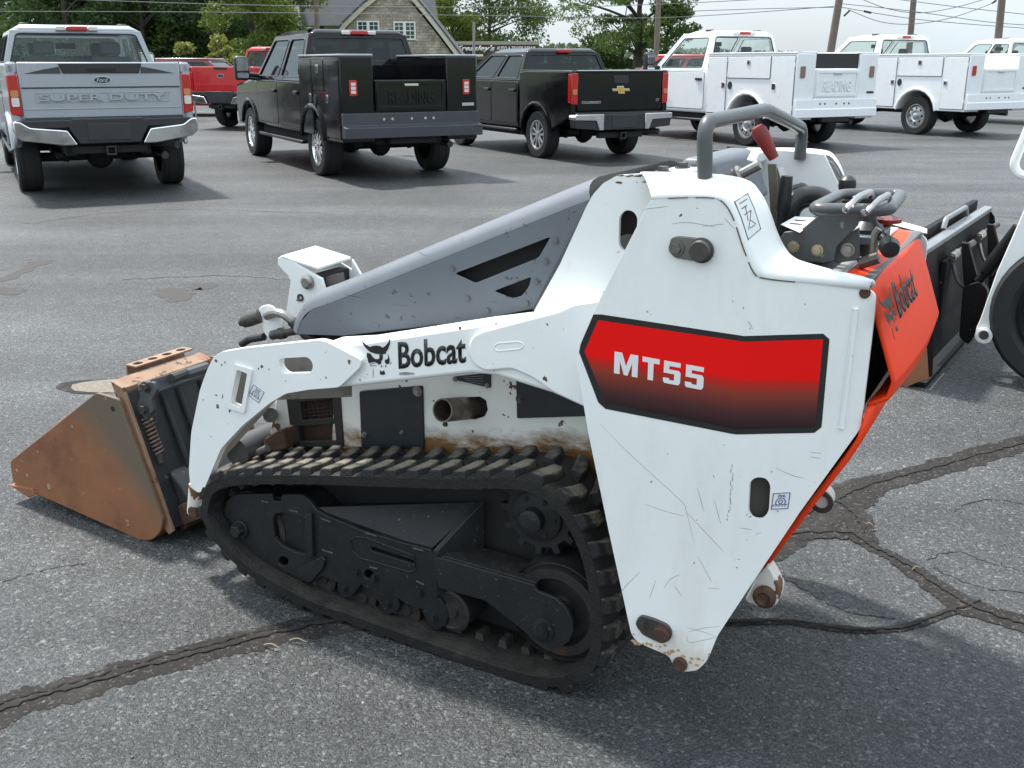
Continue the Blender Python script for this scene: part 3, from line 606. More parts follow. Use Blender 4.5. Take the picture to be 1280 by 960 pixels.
# cross tube, cylinder and rusty block seen under the nose
bm = BM(); cyl(bm, A3(296, 566, .1), A3(296, 566, .1) + Vector((0, .7, 0)), .045, n=24); obj('cross_tube', bm, mat('dark_paint', (.05, .05, .052), .5, var=.3), arm)
bm = BM(); cyl(bm, A3(338, 519, .17), A3(338, 519, .21), .022, n=20); cyl(bm, A3(338, 519, .155), A3(338, 519, .175), .010, n=16); obj('hose_fitting', bm, STEEL_D, arm)
obj('rusty_block', prism(BM(), rnd(AP([(330, 548), (352, 536), (358, 562), (335, 566), (329, 560)], .15), .012), .15, .22), RUST_D, body, .005)
bm = BM(); cyl(bm, A3(275, 590, .14), A3(335, 560, .14), .012, n=14); obj('cylinder_rod', bm, STEEL, arm)
# tilt pin at the foot of the nose
bm = BM(); tube(bm, [A3(248, 606, .055), A3(247, 622, .055), A3(242, 640, .06)], [.028, .028, .020], 14); obj('arm_foot', bm, WHITE_DIRTY, arm)
bm = BM(); c = A3(240, 641, .03); cyl(bm, c, c + Vector((0, .16, 0)), .019, n=16); obj('pivot_pin', bm, RUST_D, arm, .002)
# far lift arm
far = [(p[0], p[1]) for p in AP(beam, ARM_S)]
fa = obj('lift_arm', prism(BM(), far, .9 - ARM_S - .085, .9 - ARM_S), WHITE, loader, .010, 3)
obj('arm_nose', prism(BM(), rnd(AP(nose, S_N), .012, 3), .9 - S_N - .022, .9 - S_N), WHITE, fa, .003)
# lettering and emblem on the arm
S_L = ARM_S - .0008
o3 = A3(498.5, 461.5, S_L); xe = A3(582.5, 453.5, S_L); up = A3(492.5, 430, S_L)
t_ = text_bm('Bobcat', o3, xe - o3, Vector((0, 0, 1)), (A(500, 430.5, S_L)[1] - A(500, 461, S_L)[1]) * 1.10, (xe - o3).length, .0008, .022)
obj('lettering', t_, INK, arm, smooth=0)
Z3 = lambda x, y: (440 + x / 7.11, 400 + y / 7.11)
def emblem(mapf, parent, m=INK, th=Vector((0, -.0008, 0))):
    bm = BM()
    shapes = [[(82, 172), (118, 215), (160, 240), (185, 230), (215, 226), (250, 232), (275, 246), (300, 228), (340, 176), (336, 215), (318, 262), (300, 285), (306, 296), (275, 304), (215, 300), (165, 285), (125, 250), (100, 215)],
              [(136, 290), (165, 300), (180, 325), (205, 346), (235, 348), (246, 332), (244, 306), (272, 306), (274, 345), (262, 360), (256, 390), (240, 396), (205, 370), (172, 378), (150, 384), (140, 345), (130, 318)],
              [(318, 300), (326, 320), (334, 352), (328, 388), (305, 392), (292, 372), (296, 350), (312, 352), (322, 335)],
              [(252, 446), (268, 462), (284, 446), (290, 462), (294, 482), (268, 488), (248, 480)],
              [(262, 400), (268, 402), (266, 420), (260, 418)], [(298, 400), (304, 402), (302, 420), (296, 418)]]
    for s in shapes:
        a = [mapf(*p) for p in s]; hexa(bm, a, [p + th for p in a])
    for p, q in (((158, 398), (210, 378)), ((160, 408), (216, 404)), ((188, 430), (187, 512)), ((335, 372), (352, 378)), ((335, 384), (350, 392))):
        cyl(bm, mapf(*p), mapf(*q), .0006, n=4)
    return obj('emblem', bm, m, parent, smooth=0)
emblem(lambda x, y: A3(*Z3(x, y), S_L), arm)
bm = BM(); hexa(bm, [A3(*Z3(*p), S_L) for p in ((420, 466), (480, 462), (552, 470), (556, 480), (480, 490), (420, 488))], [A3(*Z3(*p), S_L - .0005) for p in ((420, 466), (480, 462), (552, 470), (556, 480), (480, 490), (420, 488))]); obj('small_sticker', bm, mat('sticker_grey', (.25, .24, .25), .5, var=.5, vs_=120), arm)

# ---- bucket
SB = .10; B_FAR = .60
bk = empty('bucket', parent=loader)
side = [(12, 577), (120, 491), (147, 499), (203, 650), (201, 665), (188, 677), (170, 673), (44, 617), (16, 603)]
sp_ = rnd(AP(side, SB), [.02, .01, .01, .01, .03, .03, .02, .01, .01], 4)
def bucket_paint():
    m = mat('bucket_side', (.235, .098, .043), .6, var=.2, vs_=8, bump=.1, bs=110, spots=((.28, .19, .14), .06, 34), scratch=.35, mix=((.16, .062, .03), .42, 5))
    t = m.node_tree; b = t.nodes['Principled BSDF']; l = t.links.new; src = b.inputs['Base Color'].links[0].from_socket
    tc = [n for n in t.nodes if n.type == 'TEX_COORD'][0]; sx = N_(t, 'ShaderNodeSeparateXYZ'); l(tc.outputs['Object'], sx.inputs[0])
    # remains of grey paint on the upper rear corner
    p = A(120, 560, SB); q = A(175, 540, SB)
    a = N_(t, 'ShaderNodeMath', operation='MULTIPLY_ADD'); l(sx.outputs['X'], a.inputs[0]); a.inputs[1].default_value = .95; l(sx.outputs['Z'], a.inputs[2])
    nz = N_(t, 'ShaderNodeTexNoise', Scale=7.0, Detail=8.0, Roughness=.6); l(tc.outputs['Object'], nz.inputs['Vector'])
    ad = N_(t, 'ShaderNodeMath', operation='MULTIPLY_ADD'); l(nz.outputs['Fac'], ad.inputs[0]); ad.inputs[1].default_value = .16; l(a.outputs[0], ad.inputs[2])
    c0 = A(120, 545, SB)[0] * .95 + A(120, 545, SB)[1] + .08
    r = N_(t, 'ShaderNodeMapRange'); r.inputs['From Min'].default_value = c0 - .05; r.inputs['From Max'].default_value = c0 + .09; l(ad.outputs[0], r.inputs['Value'])
    x = N_(t, 'ShaderNodeMixRGB'); l(r.outputs[0], x.inputs['Fac']); l(src, x.inputs['Color1']); x.inputs['Color2'].default_value = (.125, .095, .065, 1); l(x.outputs[0], b.inputs['Base Color'])
    return m
BSIDE = bucket_paint()
s1 = obj('side_plate', prism(BM(), sp_, SB, SB + .012), BSIDE, bk, .002)
obj('side_plate', prism(BM(), sp_, B_FAR - .012, B_FAR), BSIDE, bk, .002)
# floor and back as one bent sheet
prof = AP([(20, 606), (44, 617), (170, 673), (188, 676), (199, 664), (201, 650), (147, 503)], SB); inn = AP([(20, 600), (48, 611), (170, 664), (184, 668), (193, 661), (195, 650), (140, 503)], SB)
bm = BM()
for i in range(len(prof) - 1):
    hexa(bm, [(prof[i][0], SB + .0125, prof[i][1]), (prof[i + 1][0], SB + .0125, prof[i + 1][1]), (inn[i + 1][0], SB + .0125, inn[i + 1][1]), (inn[i][0], SB + .0125, inn[i][1])],
         [(prof[i][0], B_FAR - .0125, prof[i][1]), (prof[i + 1][0], B_FAR - .0125, prof[i + 1][1]), (inn[i + 1][0], B_FAR - .0125, inn[i + 1][1]), (inn[i][0], B_FAR - .0125, inn[i][1])])
obj('shell', bm, RUST, bk)
bm = prism(BM(), AP([(12, 606), (40, 611), (44, 618), (36, 622)], SB - .01), SB - .012, B_FAR + .01); obj('cutting_edge', bm, RUST, bk, .002)
for p, r in (((61, 608), .012), ((34, 594), .007), ((21, 588), .007), ((47, 565), .006), ((90, 533), .006), ((132, 498), .005), ((160, 656), .005)):
    obj('chipped_spot', prism(BM(), circ(A(*p, SB - .0006), r * .8, 9, r * 1.0), SB - .0006, SB + .001), mat('chip_pale', (.34, .22, .16), .7, var=.3, vs_=60), s1)
obj('plate_hole', prism(BM(), circ(A(141, 511, SB), .009, 12), SB - .0007, SB + .001), DEEP, s1)
# mounting frame on the back of the bucket
SM = .13; MF = .505
mf = empty('mount_frame', parent=bk)
fl = AP([(141, 475), (156, 484), (219, 663), (214, 667), (205, 655)], SM)
obj('flange', prism(BM(), fl, SM - .01, SM + .002), TAN, mf, .002); obj('flange', prism(BM(), fl, MF - .012, MF), RUST, mf, .002)
p0, p1 = A3(141, 475, SM), A3(156, 485, SM); q0, q1 = AU(248, 431, p0.x), AU(262, 446, p1.x)
SF2 = .5 * (q0.y + q1.y); q0 = Vector((p0.x, SF2, p0.z)); q1 = Vector((p1.x, SF2, p1.z)); dn = Vector((-.004, 0, -.03))
bm = BM(); hexa(bm, [p0, p1, p1 + dn * .6, p0 + dn * .6], [q0, q1, q1 + dn * .6, q0 + dn * .6]); obj('top_rail', bm, TAN, mf, .003)
# pressed step plate with four holes
st0 = p0 + Vector((-.005, .10, .012)); bm = BM(); L_ = SF2 - SM - .12
pts = [(0, 0), (-.05, 0), (-.05, L_), (0, L_)]
hl = [circ((-.026, L_ * (k + .5) / 4), .014, 12, .019) for k in range(4)]
prism(bm, [(st0.x + x, st0.y + y) for x, y in pts], st0.z, st0.z + .006, [[(st0.x + x, st0.y + y) for x, y in h] for h in hl], axis='z'); box(bm, st0.x - .05, st0.x - .044, st0.y, st0.y + L_, st0.z - .03, st0.z - .0005)
obj('step_plate', bm, TAN, mf, .001)
# dark coupler plate with ribs behind the flange
bm = BM(); cu = lambda x, y, s: A3(x, y, s)
p = [A3(154, 490, SM + .003), A3(214, 660, SM + .003)]; q = [Vector((v.x, SF2 - .004, v.z)) for v in p]
hexa(bm, [p[0], p[1], p[1] + Vector((.012, 0, 0)), p[0] + Vector((.012, 0, 0))], [q[0], q[1], q[1] + Vector((.012, 0, 0)), q[0] + Vector((.012, 0, 0))])
CDK = mat('coupler_dark', (.026, .028, .030), .5, var=.3, vs_=10, spots=((.09, .085, .08), .16, 40), mix=((.05, .042, .035), .35, 8), bump=.1); cpl = obj('coupler_plate', bm, CDK, mf, .003)
def on_back(t, s, h):                          # t: 0 top .. 1 bottom along the back plate
    v = p[0].lerp(p[1], t); return Vector((v.x + .012 + h, s, v.z + .0))
bm = BM()
for s in (.26, .33, .43):
    tube(bm, [on_back(.08, s, .004), on_back(.45, s, .012), on_back(.62, s, .018), on_back(.95, s, .03)], .009, 8)
obj('rib', bm, CDK, cpl)
bm = BM(); hexa(bm, [on_back(.6, .18, .002), on_back(.95, .18, .002), on_back(.95, .18, .09), on_back(.68, .18, .05)], [on_back(.6, .46, .002), on_back(.95, .46, .002), on_back(.95, .46, .09), on_back(.68, .46, .05)]); obj('hinge_housing', bm, CDK, cpl, .012, 3)
# locking lever, links and spring
S_C = SM + .035
bm = BM(); tube(bm, [A3(176, 486, S_C), A3(192, 481, S_C + .02), A3(225, 470, S_C + .14), A3(258, 459, S_C + .27)], .019, 8); hexa(bm, [A3(190, 474, S_C), A3(196, 490, S_C), A3(262, 466, S_C + .28), A3(258, 453, S_C + .28)], [v + Vector((.004, -.012, 0)) for v in (A3(190, 474, S_C), A3(196, 490, S_C), A3(262, 466, S_C + .28), A3(258, 453, S_C + .28))])
lv = obj('locking_lever', bm, mat('lever_grey', (.075, .08, .085), .45, .1, var=.15, vs_=15), mf, .002)
bm = prism(BM(), rnd(AP([(172, 482), (180, 476), (192, 478), (196, 488), (190, 500), (192, 514), (184, 521), (174, 518), (170, 508), (176, 496)], S_C - .01), .006, 3), S_C - .012, S_C + .002); lk = obj('lever_link', bm, MATS['lever_grey'], lv, .002)
bm = BM()
for q_ in ((183, 484), (181, 511)): hexbolt(bm, A3(*q_, S_C - .012), OUT, .013, .014)
obj('link_bolt', bm, STEEL_D, lk)
bm = BM(); a = A3(183, 523, S_C); b = A3(199, 566, S_C); x_, y_ = frame_of(b - a)
tube(bm, [a.lerp(b, k / 108) + (x_ * math.cos(k * 2 * math.pi / 12) + y_ * math.sin(k * 2 * math.pi / 12)) * .015 for k in range(109)], .0042, 6); obj('coil_spring', bm, mat('spring_rust', (.13, .09, .075), .55, .3, var=.3, vs_=40), lv)
bm = BM(); cyl(bm, b, A3(202, 578, S_C), .014, .012, 10); cyl(bm, a + (a - b) * .12, a, .010, n=10); obj('spring_seat', bm, STEEL_D, lv)
bm = BM(); tube(bm, [A3(214, 473, S_C + .06), A3(222, 470, S_C + .09), A3(232, 466, S_C + .13)], .016, 10); obj('lever_collar', bm, STEEL_D, lv)
for s_ in (SM + .03, SM + .17): obj('hinge_lug', prism(BM(), rnd(AP([(206, 640), (214, 664), (236, 656), (252, 640), (244, 626), (230, 630)], .11), .01, 3), s_, s_ + .018), RUST_D, mf, .003)
bm = BM(); c = A3(228, 656, SM + .05); cyl(bm, c, c + Vector((0, .3, 0)), .018, n=14); obj('hinge_pin', bm, RUST_D, mf, .002)

# ---- engine hood: grey pressed guard rising to the tower
SG = .14; SG2 = .9 - SG
gp = [(371, 418), (376, 402), (388, 388), (420, 376), (560, 320), (690, 268), (738, 249), (741, 258), (700, 330), (668, 386), (600, 400), (500, 412), (430, 420)]
gh1 = rnd([(568, 342), (688, 296), (673, 322), (594, 354)], 3, 2); gh2 = rnd([(617, 364), (664, 346), (661, 358), (652, 370), (640, 373)], 3, 2)
gg = obj('engine_guard', prism(BM(), AP(gp, SG), SG, SG + .006, [AP(gh1, SG), AP(gh2, SG)]), GREY, loader, .002)
# rolled top edge and hood skin
top = [A(x, y, SG) for x, y in ((371, 418), (376, 402), (388, 388), (420, 376), (560, 320), (690, 268), (738, 249))]
bm = BM(); rows = []
arc = [(0, 0), (.006, .016), (.02, .030), (.045, .040), (.08, .045)]
sm_top = smooth_path([Vector((p[0], 0, p[1])) for p in top], 4)
for i, v in enumerate(sm_top):
    tdir = (sm_top[min(i + 1, len(sm_top) - 1)] - sm_top[max(i - 1, 0)]).normalized(); nr = Vector((-tdir.z, 0, tdir.x))
    ring = [v + nr * (h - .0) + Vector((0, SG + s, 0)) for s, h in arc] + [v + nr * h + Vector((0, SG2 - s, 0)) for s, h in arc[::-1]]
    rows.append([bm.verts.new(q) for q in ring])
for a, b in zip(rows, rows[1:]):
    for k in range(len(a) - 1): bm.faces.new([a[k], a[k + 1], b[k + 1], b[k]])
obj('hood_skin', bm, GREY, gg)
for q_ in ((695, 301), (683, 327), (671, 352), (659, 379), (610, 388), (585, 373), (566, 336)): obj('guard_bolt', hexbolt(BM(), A3(*q_, SG), OUT, .0058, .005), mat('bolt_grey', (.16, .165, .17), .45, .4, var=.2), gg)
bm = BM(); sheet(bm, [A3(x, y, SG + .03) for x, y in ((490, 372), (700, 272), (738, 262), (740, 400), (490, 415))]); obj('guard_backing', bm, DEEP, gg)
bm = BM(); hexa(bm, [A3(738, 247, SG - .004), A3(743, 251, SG - .004), A3(672, 388, SG - .004), A3(664, 388, SG - .004)], [v + Vector((0, .012, 0)) for v in (A3(738, 247, SG - .004), A3(743, 251, SG - .004), A3(672, 388, SG - .004), A3(664, 388, SG - .004))]); obj('guard_seal', bm, DGREY, gg, .003)

# ---- tilt cylinder bracket on the cross member
SK = .40
bp_ = [(347, 323), (351, 320), (357, 321), (401, 348), (401, 400), (382, 404), (360, 396), (358, 388), (363, 352), (360, 345), (347, 331)]
kb = obj('tilt_bracket', prism(BM(), AP(bp_, SK), SK, SK + .010), WHITE, loader, .002)
kb2 = obj('bracket_plate', prism(BM(), AP(bp_, SK), SK + .15, SK + .16), WHITE, kb, .002)
bm = BM(); hexa(bm, [A3(352, 319, SK), A3(398, 334, SK), A3(398, 338, SK), A3(352, 323, SK)], [v + Vector((0, .16, .006)) for v in (A3(352, 319, SK), A3(398, 334, SK), A3(398, 338, SK), A3(352, 323, SK))]); obj('bracket_top', bm, WHITE, kb, .003)
bm = BM(); hexa(bm, [A3(401, 347, SK), A3(409, 375, SK), A3(404, 400, SK), A3(401, 400, SK)], [v + Vector((0, .012, 0)) for v in (A3(401, 347, SK), A3(409, 375, SK), A3(404, 400, SK), A3(401, 400, SK))])
hexa(bm, [v + Vector((.0, .150, .01)) for v in (A3(401, 338, SK), A3(424, 378, SK), A3(414, 385, SK), A3(401, 380, SK))], [v + Vector((.0, .160, .01)) for v in (A3(401, 338, SK), A3(424, 378, SK), A3(414, 385, SK), A3(401, 380, SK))]); obj('bracket_gusset', bm, WHITE, kb, .002)
bm = BM(); lathe(bm, [(.015, 0), (.022, .003), (.022, .012), (.014, .018), (0, .018)], A3(386, 352, SK), OUT, 18); obj('bracket_pin', bm, STEEL, kb)
bm = BM(); lathe(bm, [(.012, 0), (.012, .004), (.006, .004), (.005, .001)], A3(376, 372, SK), OUT, 14); obj('bracket_bushing', bm, STEEL_D, kb)
bm = BM(); c = A3(412, 344, SK + .075); d = A3(424, 400, SK + .075); cyl(bm, c, d, .044, n=20); cyl(bm, c + (c - d) * .02, c, .03, n=20); obj('tilt_cylinder', bm, mat('cylinder_brown', (.10, .085, .08), .5, .2, var=.3, vs_=20), kb)
bm = BM(); box(bm, A(385, 345, SK)[0], A(398, 345, SK)[0], SK + .012, SK + .148, A(400, 400, SK)[1], A(400, 346, SK)[1]); obj('bracket_shade', bm, DEEP, kb)  # near-black box standing in for the shade between the bracket plates
# hydraulic couplers beside the bracket
SH = .22
hc = obj('coupler_bracket', prism(BM(), rnd(AP([(322, 386), (330, 381), (340, 382), (352, 398), (354, 418), (335, 424), (328, 412)], SH), .02, 4), SH, SH + .008), WHITE, loader, .002)
bm = BM(); a = A3(300, 404, SH - .02); b = A3(324, 395, SH + .0); lathe(bm, [(0, 0), (.010, 0), (.012, .008), (.018, .012), (.021, .03), (.021, .07), (.012, .075), (0, .075)], a, b - a, 16); obj('quick_coupler', bm, STEEL_D, hc)
bm = BM(); tube(bm, smooth_path([A3(334, 395, SH - .005), A3(345, 391, SH - .03), A3(356, 394, SH - .03), A3(366, 402, SH - .02)], 5), [.013] * 16, 10); obj('hose_elbow', bm, STEEL, hc)
bm = BM(); a = A3(364, 401, SH - .02); b = A3(384, 417, SH - .01); lathe(bm, [(.015, 0), (.016, .02), (.018, .025), (.018, .05), (.02, .055), (.018, .1)], a, b - a, 14); obj('hose_end', bm, BLKPL, hc)
bm = BM(); a = A3(340, 419, SH - .02); b = A3(372, 413, SH - .02); lathe(bm, [(0, 0), (.014, 0), (.014, .03), (.017, .03), (.017, .05), (.012, .055), (.012, .1)], a, b - a, 12); obj('hose_fitting', bm, STEEL_D, hc)
bm = BM(); tube(bm, [A3(302, 430, SH + .1), A3(312, 424, SH + .1), A3(330, 421, SH + .1)], .012, 10); obj('hose', bm, BLKPL, hc)
# ---- tower side panel (folded plate), near side
SP = -.03; UF = A(930, 422, SP)[0]; KF = .52
def AF(x, y):                                  # pixel -> (u, z) on the folded panel
    u, z = A(x, y, SP)
    if u <= UF: return (u, z)
    r = lray(x, y); # plane: y - SP - KF*(x-UF) = 0
    t = -(_lo.y - SP - KF * (_lo.x - UF)) / (r.y - KF * r.x); q = _lo + r * t; return (q.x, q.z)
def sfold(u): return SP + KF * max(0.0, u - UF)
def AF3(x, y, off=0.0): u, z = AF(x, y); return Vector((u, sfold(u) - off, z))
def fold_bm(pts, t0, t1, holes=()):            # plate in panel space, bent along the fold
    bm = prism(BM(), pts, t0, t1, holes)
    bmesh.ops.bisect_plane(bm, geom=bm.verts[:] + bm.edges[:] + bm.faces[:], plane_co=(UF, 0, 0), plane_no=(1, 0, 0), dist=1e-5)
    for v in bm.verts: v.co.y += KF * max(0.0, v.co.x - UF)
    return bm
tw = empty('tower', parent=loader)
outl = [(812, 252), (822, 247), (893, 248), (907, 256), (918, 276), (930, 312), (942, 340), (956, 348), (1086, 362), (1094, 368), (1094, 384), (1076, 535), (1000, 640), (945, 722), (896, 796), (884, 826), (872, 838), (856, 840), (843, 834), (836, 820), (797, 803), (789, 793), (760, 660), (735, 540), (721, 455), (722, 434), (734, 405)]
slot = rnd([(937, 602), (946, 596), (958, 598), (963, 606), (961, 640), (952, 650), (940, 648), (935, 640)], 6, 3)
def panel_paint():
    m = WHITE.copy(); m.name = 'panel_white'; t = m.node_tree; b = t.nodes['Principled BSDF']; l = t.links.new; src = b.inputs['Base Color'].links[0].from_socket
    tc = [n for n in t.nodes if n.type == 'TEX_COORD'][0]; sp = N_(t, 'ShaderNodeSeparateXYZ'); l(tc.outputs['Object'], sp.inputs[0])
    mp = N_(t, 'ShaderNodeMapping'); mp.inputs['Scale'].default_value = (9, 9, 4); l(tc.outputs['Object'], mp.inputs['Vector']); nz = N_(t, 'ShaderNodeTexNoise', Scale=1.8, Detail=9.0, Roughness=.68); l(mp.outputs[0], nz.inputs['Vector'])
    # rust bled into the paint round the lower pins
    r = N_(t, 'ShaderNodeMapRange'); r.inputs['From Min'].default_value = .40; r.inputs['From Max'].default_value = .19; l(sp.outputs['Z'], r.inputs['Value'])
    mu = N_(t, 'ShaderNodeMath', operation='MULTIPLY'); l(r.outputs[0], mu.inputs[0]); l(nz.outputs['Fac'], mu.inputs[1])
    r2 = N_(t, 'ShaderNodeMapRange'); r2.inputs['From Min'].default_value = .26; r2.inputs['From Max'].default_value = .62; r2.inputs['To Max'].default_value = .85; l(mu.outputs[0], r2.inputs['Value'])
    x = N_(t, 'ShaderNodeMixRGB'); l(r2.outputs[0], x.inputs['Fac']); l(src, x.inputs['Color1']); x.inputs['Color2'].default_value = (.40, .25, .12, 1)
    # thin grime wiped across the plate
    n2 = N_(t, 'ShaderNodeTexNoise', Scale=3.5, Detail=8.0, Roughness=.7); m2 = N_(t, 'ShaderNodeMapping'); m2.inputs['Scale'].default_value = (3, 3, .8); l(tc.outputs['Object'], m2.inputs['Vector']); l(m2.outputs[0], n2.inputs['Vector'])
    r3 = N_(t, 'ShaderNodeMapRange'); r3.inputs['From Min'].default_value = .5; r3.inputs['From Max'].default_value = .75; r3.inputs['To Max'].default_value = .30; l(n2.outputs['Fac'], r3.inputs['Value'])
    y = N_(t, 'ShaderNodeMixRGB'); l(r3.outputs[0], y.inputs['Fac']); l(x.outputs[0], y.inputs['Color1']); y.inputs['Color2'].default_value = (.56, .54, .48, 1); l(y.outputs[0], b.inputs['Base Color']); return m
panel = obj('side_panel', fold_bm([AF(*p) for p in rnd(outl, 5, 3)], SP, SP + .010, [[AF(*p) for p in slot]]), panel_paint(), tw, .0022, 2)
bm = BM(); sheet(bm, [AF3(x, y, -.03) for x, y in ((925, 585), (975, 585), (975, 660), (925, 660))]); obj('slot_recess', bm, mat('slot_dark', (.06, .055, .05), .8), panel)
# decal: black border, red face, number
dec = [(742, 393), (752, 393), (930, 420), (1029, 417), (1037, 424), (1027, 534), (1018, 541), (914, 542), (757, 511), (748, 503), (724, 440), (726, 430)]
ded = [(748, 400), (930, 427), (1029, 424), (1019, 534), (914, 535), (757, 503), (731, 439)]
obj('decal_border', fold_bm([AF(*p) for p in dec], SP - .0008, SP - .0001), INK, panel, smooth=0)
def decal_mat():
    m = mat('decal_red', (.80, .008, .006), .5, var=.03, spec=.15); t = m.node_tree; b = t.nodes['Principled BSDF']; l = t.links.new
    tc = [n for n in t.nodes if n.type == 'TEX_COORD'][0]; sx = N_(t, 'ShaderNodeSeparateXYZ'); l(tc.outputs['Object'], sx.inputs[0])
    z1 = AF(830, 470)[1]; z0 = AF(914, 535)[1]
    r = N_(t, 'ShaderNodeMapRange'); r.inputs['From Min'].default_value = z0; r.inputs['From Max'].default_value = AF(930, 427)[1]; l(sx.outputs['Z'], r.inputs['Value'])
    cr = N_(t, 'ShaderNodeValToRGB'); e = cr.color_ramp.elements; e[0].position = 0; e[0].color = (.018, .012, .014, 1); e[1].position = .60; e[1].color = (.80, .006, .005, 1)
    x = e.new(.42); x.color = (.24, .04, .026, 1); x = e.new(.2); x.color = (.07, .026, .026, 1); x = e.new(.54); x.color = (.50, .018, .012, 1)
    l(r.outputs[0], cr.inputs['Fac']); l(cr.outputs['Color'], b.inputs['Base Color']); return m
obj('decal_face', fold_bm([AF(*p) for p in ded], SP - .0016, SP - .0009), decal_mat(), panel, smooth=0)
o3 = AF3(768, 466, .002); xe = AF3(880, 487.5, .002)
five = [(.05, .22), (.05, .10), (.12, 0), (.88, 0), (.97, .12), (.97, .54), (.88, .64), (.36, .64), (.36, .80), (.95, .80), (.95, 1), (.07, 1), (.07, .46), (.64, .46), (.64, .17), (.38, .17), (.38, .24), (.05, .24)]
for (a, b, shp) in ((0, .27, [(0, 0), (.24, 0), (.24, .62), (.42, 0), (.58, 0), (.76, .62), (.76, 0), (1, 0), (1, 1), (.68, 1), (.50, .42), (.32, 1), (0, 1)]), (.32, .51, [(.34, 0), (.66, 0), (.66, .78), (1, .78), (1, 1), (0, 1), (0, .78), (.34, .78)]), (.545, .75, five), (.785, 1.0, five)):
    hl_ = AF(769, 439)[1] - AF(768, 466)[1]; ux = (xe.x - o3.x); dz = (xe.z - o3.z); pts = [(o3.x + ux * (a + (b - a) * x), o3.z + dz * (a + (b - a) * x) + hl_ * y) for x, y in shp]
    obj('number_lettering', prism(BM(), pts, SP - .0026, SP - .0018), PAPER, panel, smooth=0)
# sunk pins with lock plates
def pin_plate(pts, bolt, pin, rb, rpn, m=STEEL_D, mp=None):
    a = obj('pin_lock', prism(BM(), rnd(AP(pts, SP - .006), .014, 4), SP - .007, SP + .001), m, panel, .002)
    bm = BM(); c = A3(*pin, SP - .007); lathe(bm, [(rpn * 1.15, 0), (rpn * 1.15, .002), (rpn, .003), (rpn, .013), (rpn * .85, .016), (0, .016)], c, OUT, 20); obj('pivot_pin', bm, mp or STEEL_D, a)
    obj('lock_bolt', hexbolt(BM(), A3(*bolt, SP - .007), OUT, rb, .012), m, a)
pin_plate([(838, 298), (846, 295), (884, 299), (891, 308), (888, 325), (878, 328), (842, 322), (836, 313)], (846, 310), (877, 313), .011, .022, mat('pin_grey', (.17, .165, .15), .5, .5, var=.3, vs_=30))
pin_plate([(795, 775), (801, 769), (816, 773), (836, 782), (841, 794), (834, 803), (822, 803), (800, 792)], (803, 780), (828, 791), .010, .019, STEEL_D, RUST_D)
bm = BM(); lathe(bm, [(.016, 0), (.017, .006), (.014, .01), (0, .01)], A3(851, 829, SP), OUT, 18); obj('lower_pin', bm, RUST_D, panel)
bm = BM(); lathe(bm, [(.011, 0), (.011, .003), (.006, .003), (.004, .001), (0, .001)], AF3(1081, 366, 0), Vector((KF, -1, 0)), 14); obj('panel_bushing', bm, RUST_D, panel)
# vertical weld bead near the rear edge
bm = BM(); a = AF3(1070, 385, .0); b = AF3(1052, 535, .0)
tube(bm, [a.lerp(b, k / 40) + Vector((0, -.001 if k % 2 else -.0025, 0)) for k in range(41)], .006, 6); obj('weld_bead', bm, WHITE, panel)
# safety pictogram
def picto(mapf, par, w=1.0):
    s = obj('pictogram_sticker', hexa(BM(), [mapf(x, y, .0006) for x, y in ((0, 0), (1, 0), (1, 1), (0, 1))], [mapf(x, y, .0001) for x, y in ((0, 0), (1, 0), (1, 1), (0, 1))]), PAPER, par, smooth=0)
    bm = BM(); L2 = lambda p, q, r=.0009: cyl(bm, mapf(*p, .001), mapf(*q, .001), r * w, n=4)
    for p, q in (((.03, .03), (.97, .03)), ((.97, .03), (.97, .97)), ((.97, .97), (.03, .97)), ((.03, .97), (.03, .03)), ((.1, .28), (.9, .28))): L2(p, q)
    for k in range(5): L2((.15 + k * .17, .28), (.08 + k * .17, .16), .0007)
    tube(bm, [mapf(.5 + .27 * math.cos(t), .42 + .27 * math.sin(t), .001) for t in [i * math.pi / 8 for i in range(-1, 10)]], .0011 * w, 4); tube(bm, [mapf(.5 + .11 * math.cos(t), .46 + .11 * math.sin(t), .001) for t in [i * math.pi / 5 for i in range(10)]], .001 * w, 4, closed=True)
    L2((.3, .88), (.75, .72)); L2((.3, .74), (.72, .86)); obj('pictogram_print', bm, INKB, s, smooth=0)
def pm(c00, c10, c01, f3): 
    a, b, c = f3(*c00, 0), f3(*c10, 0), f3(*c01, 0); return lambda x, y, h: a + (b - a) * x + (c - a) * y + Vector((0, -h, 0))
picto(pm((963.5, 637), (985.5, 636), (966.5, 616), lambda x, y, h: AF3(x, y, h)), panel)
picto(pm((310, 494), (324, 504), (317, 480), lambda x, y, h: A3(x, y, S_N)), no, .9)
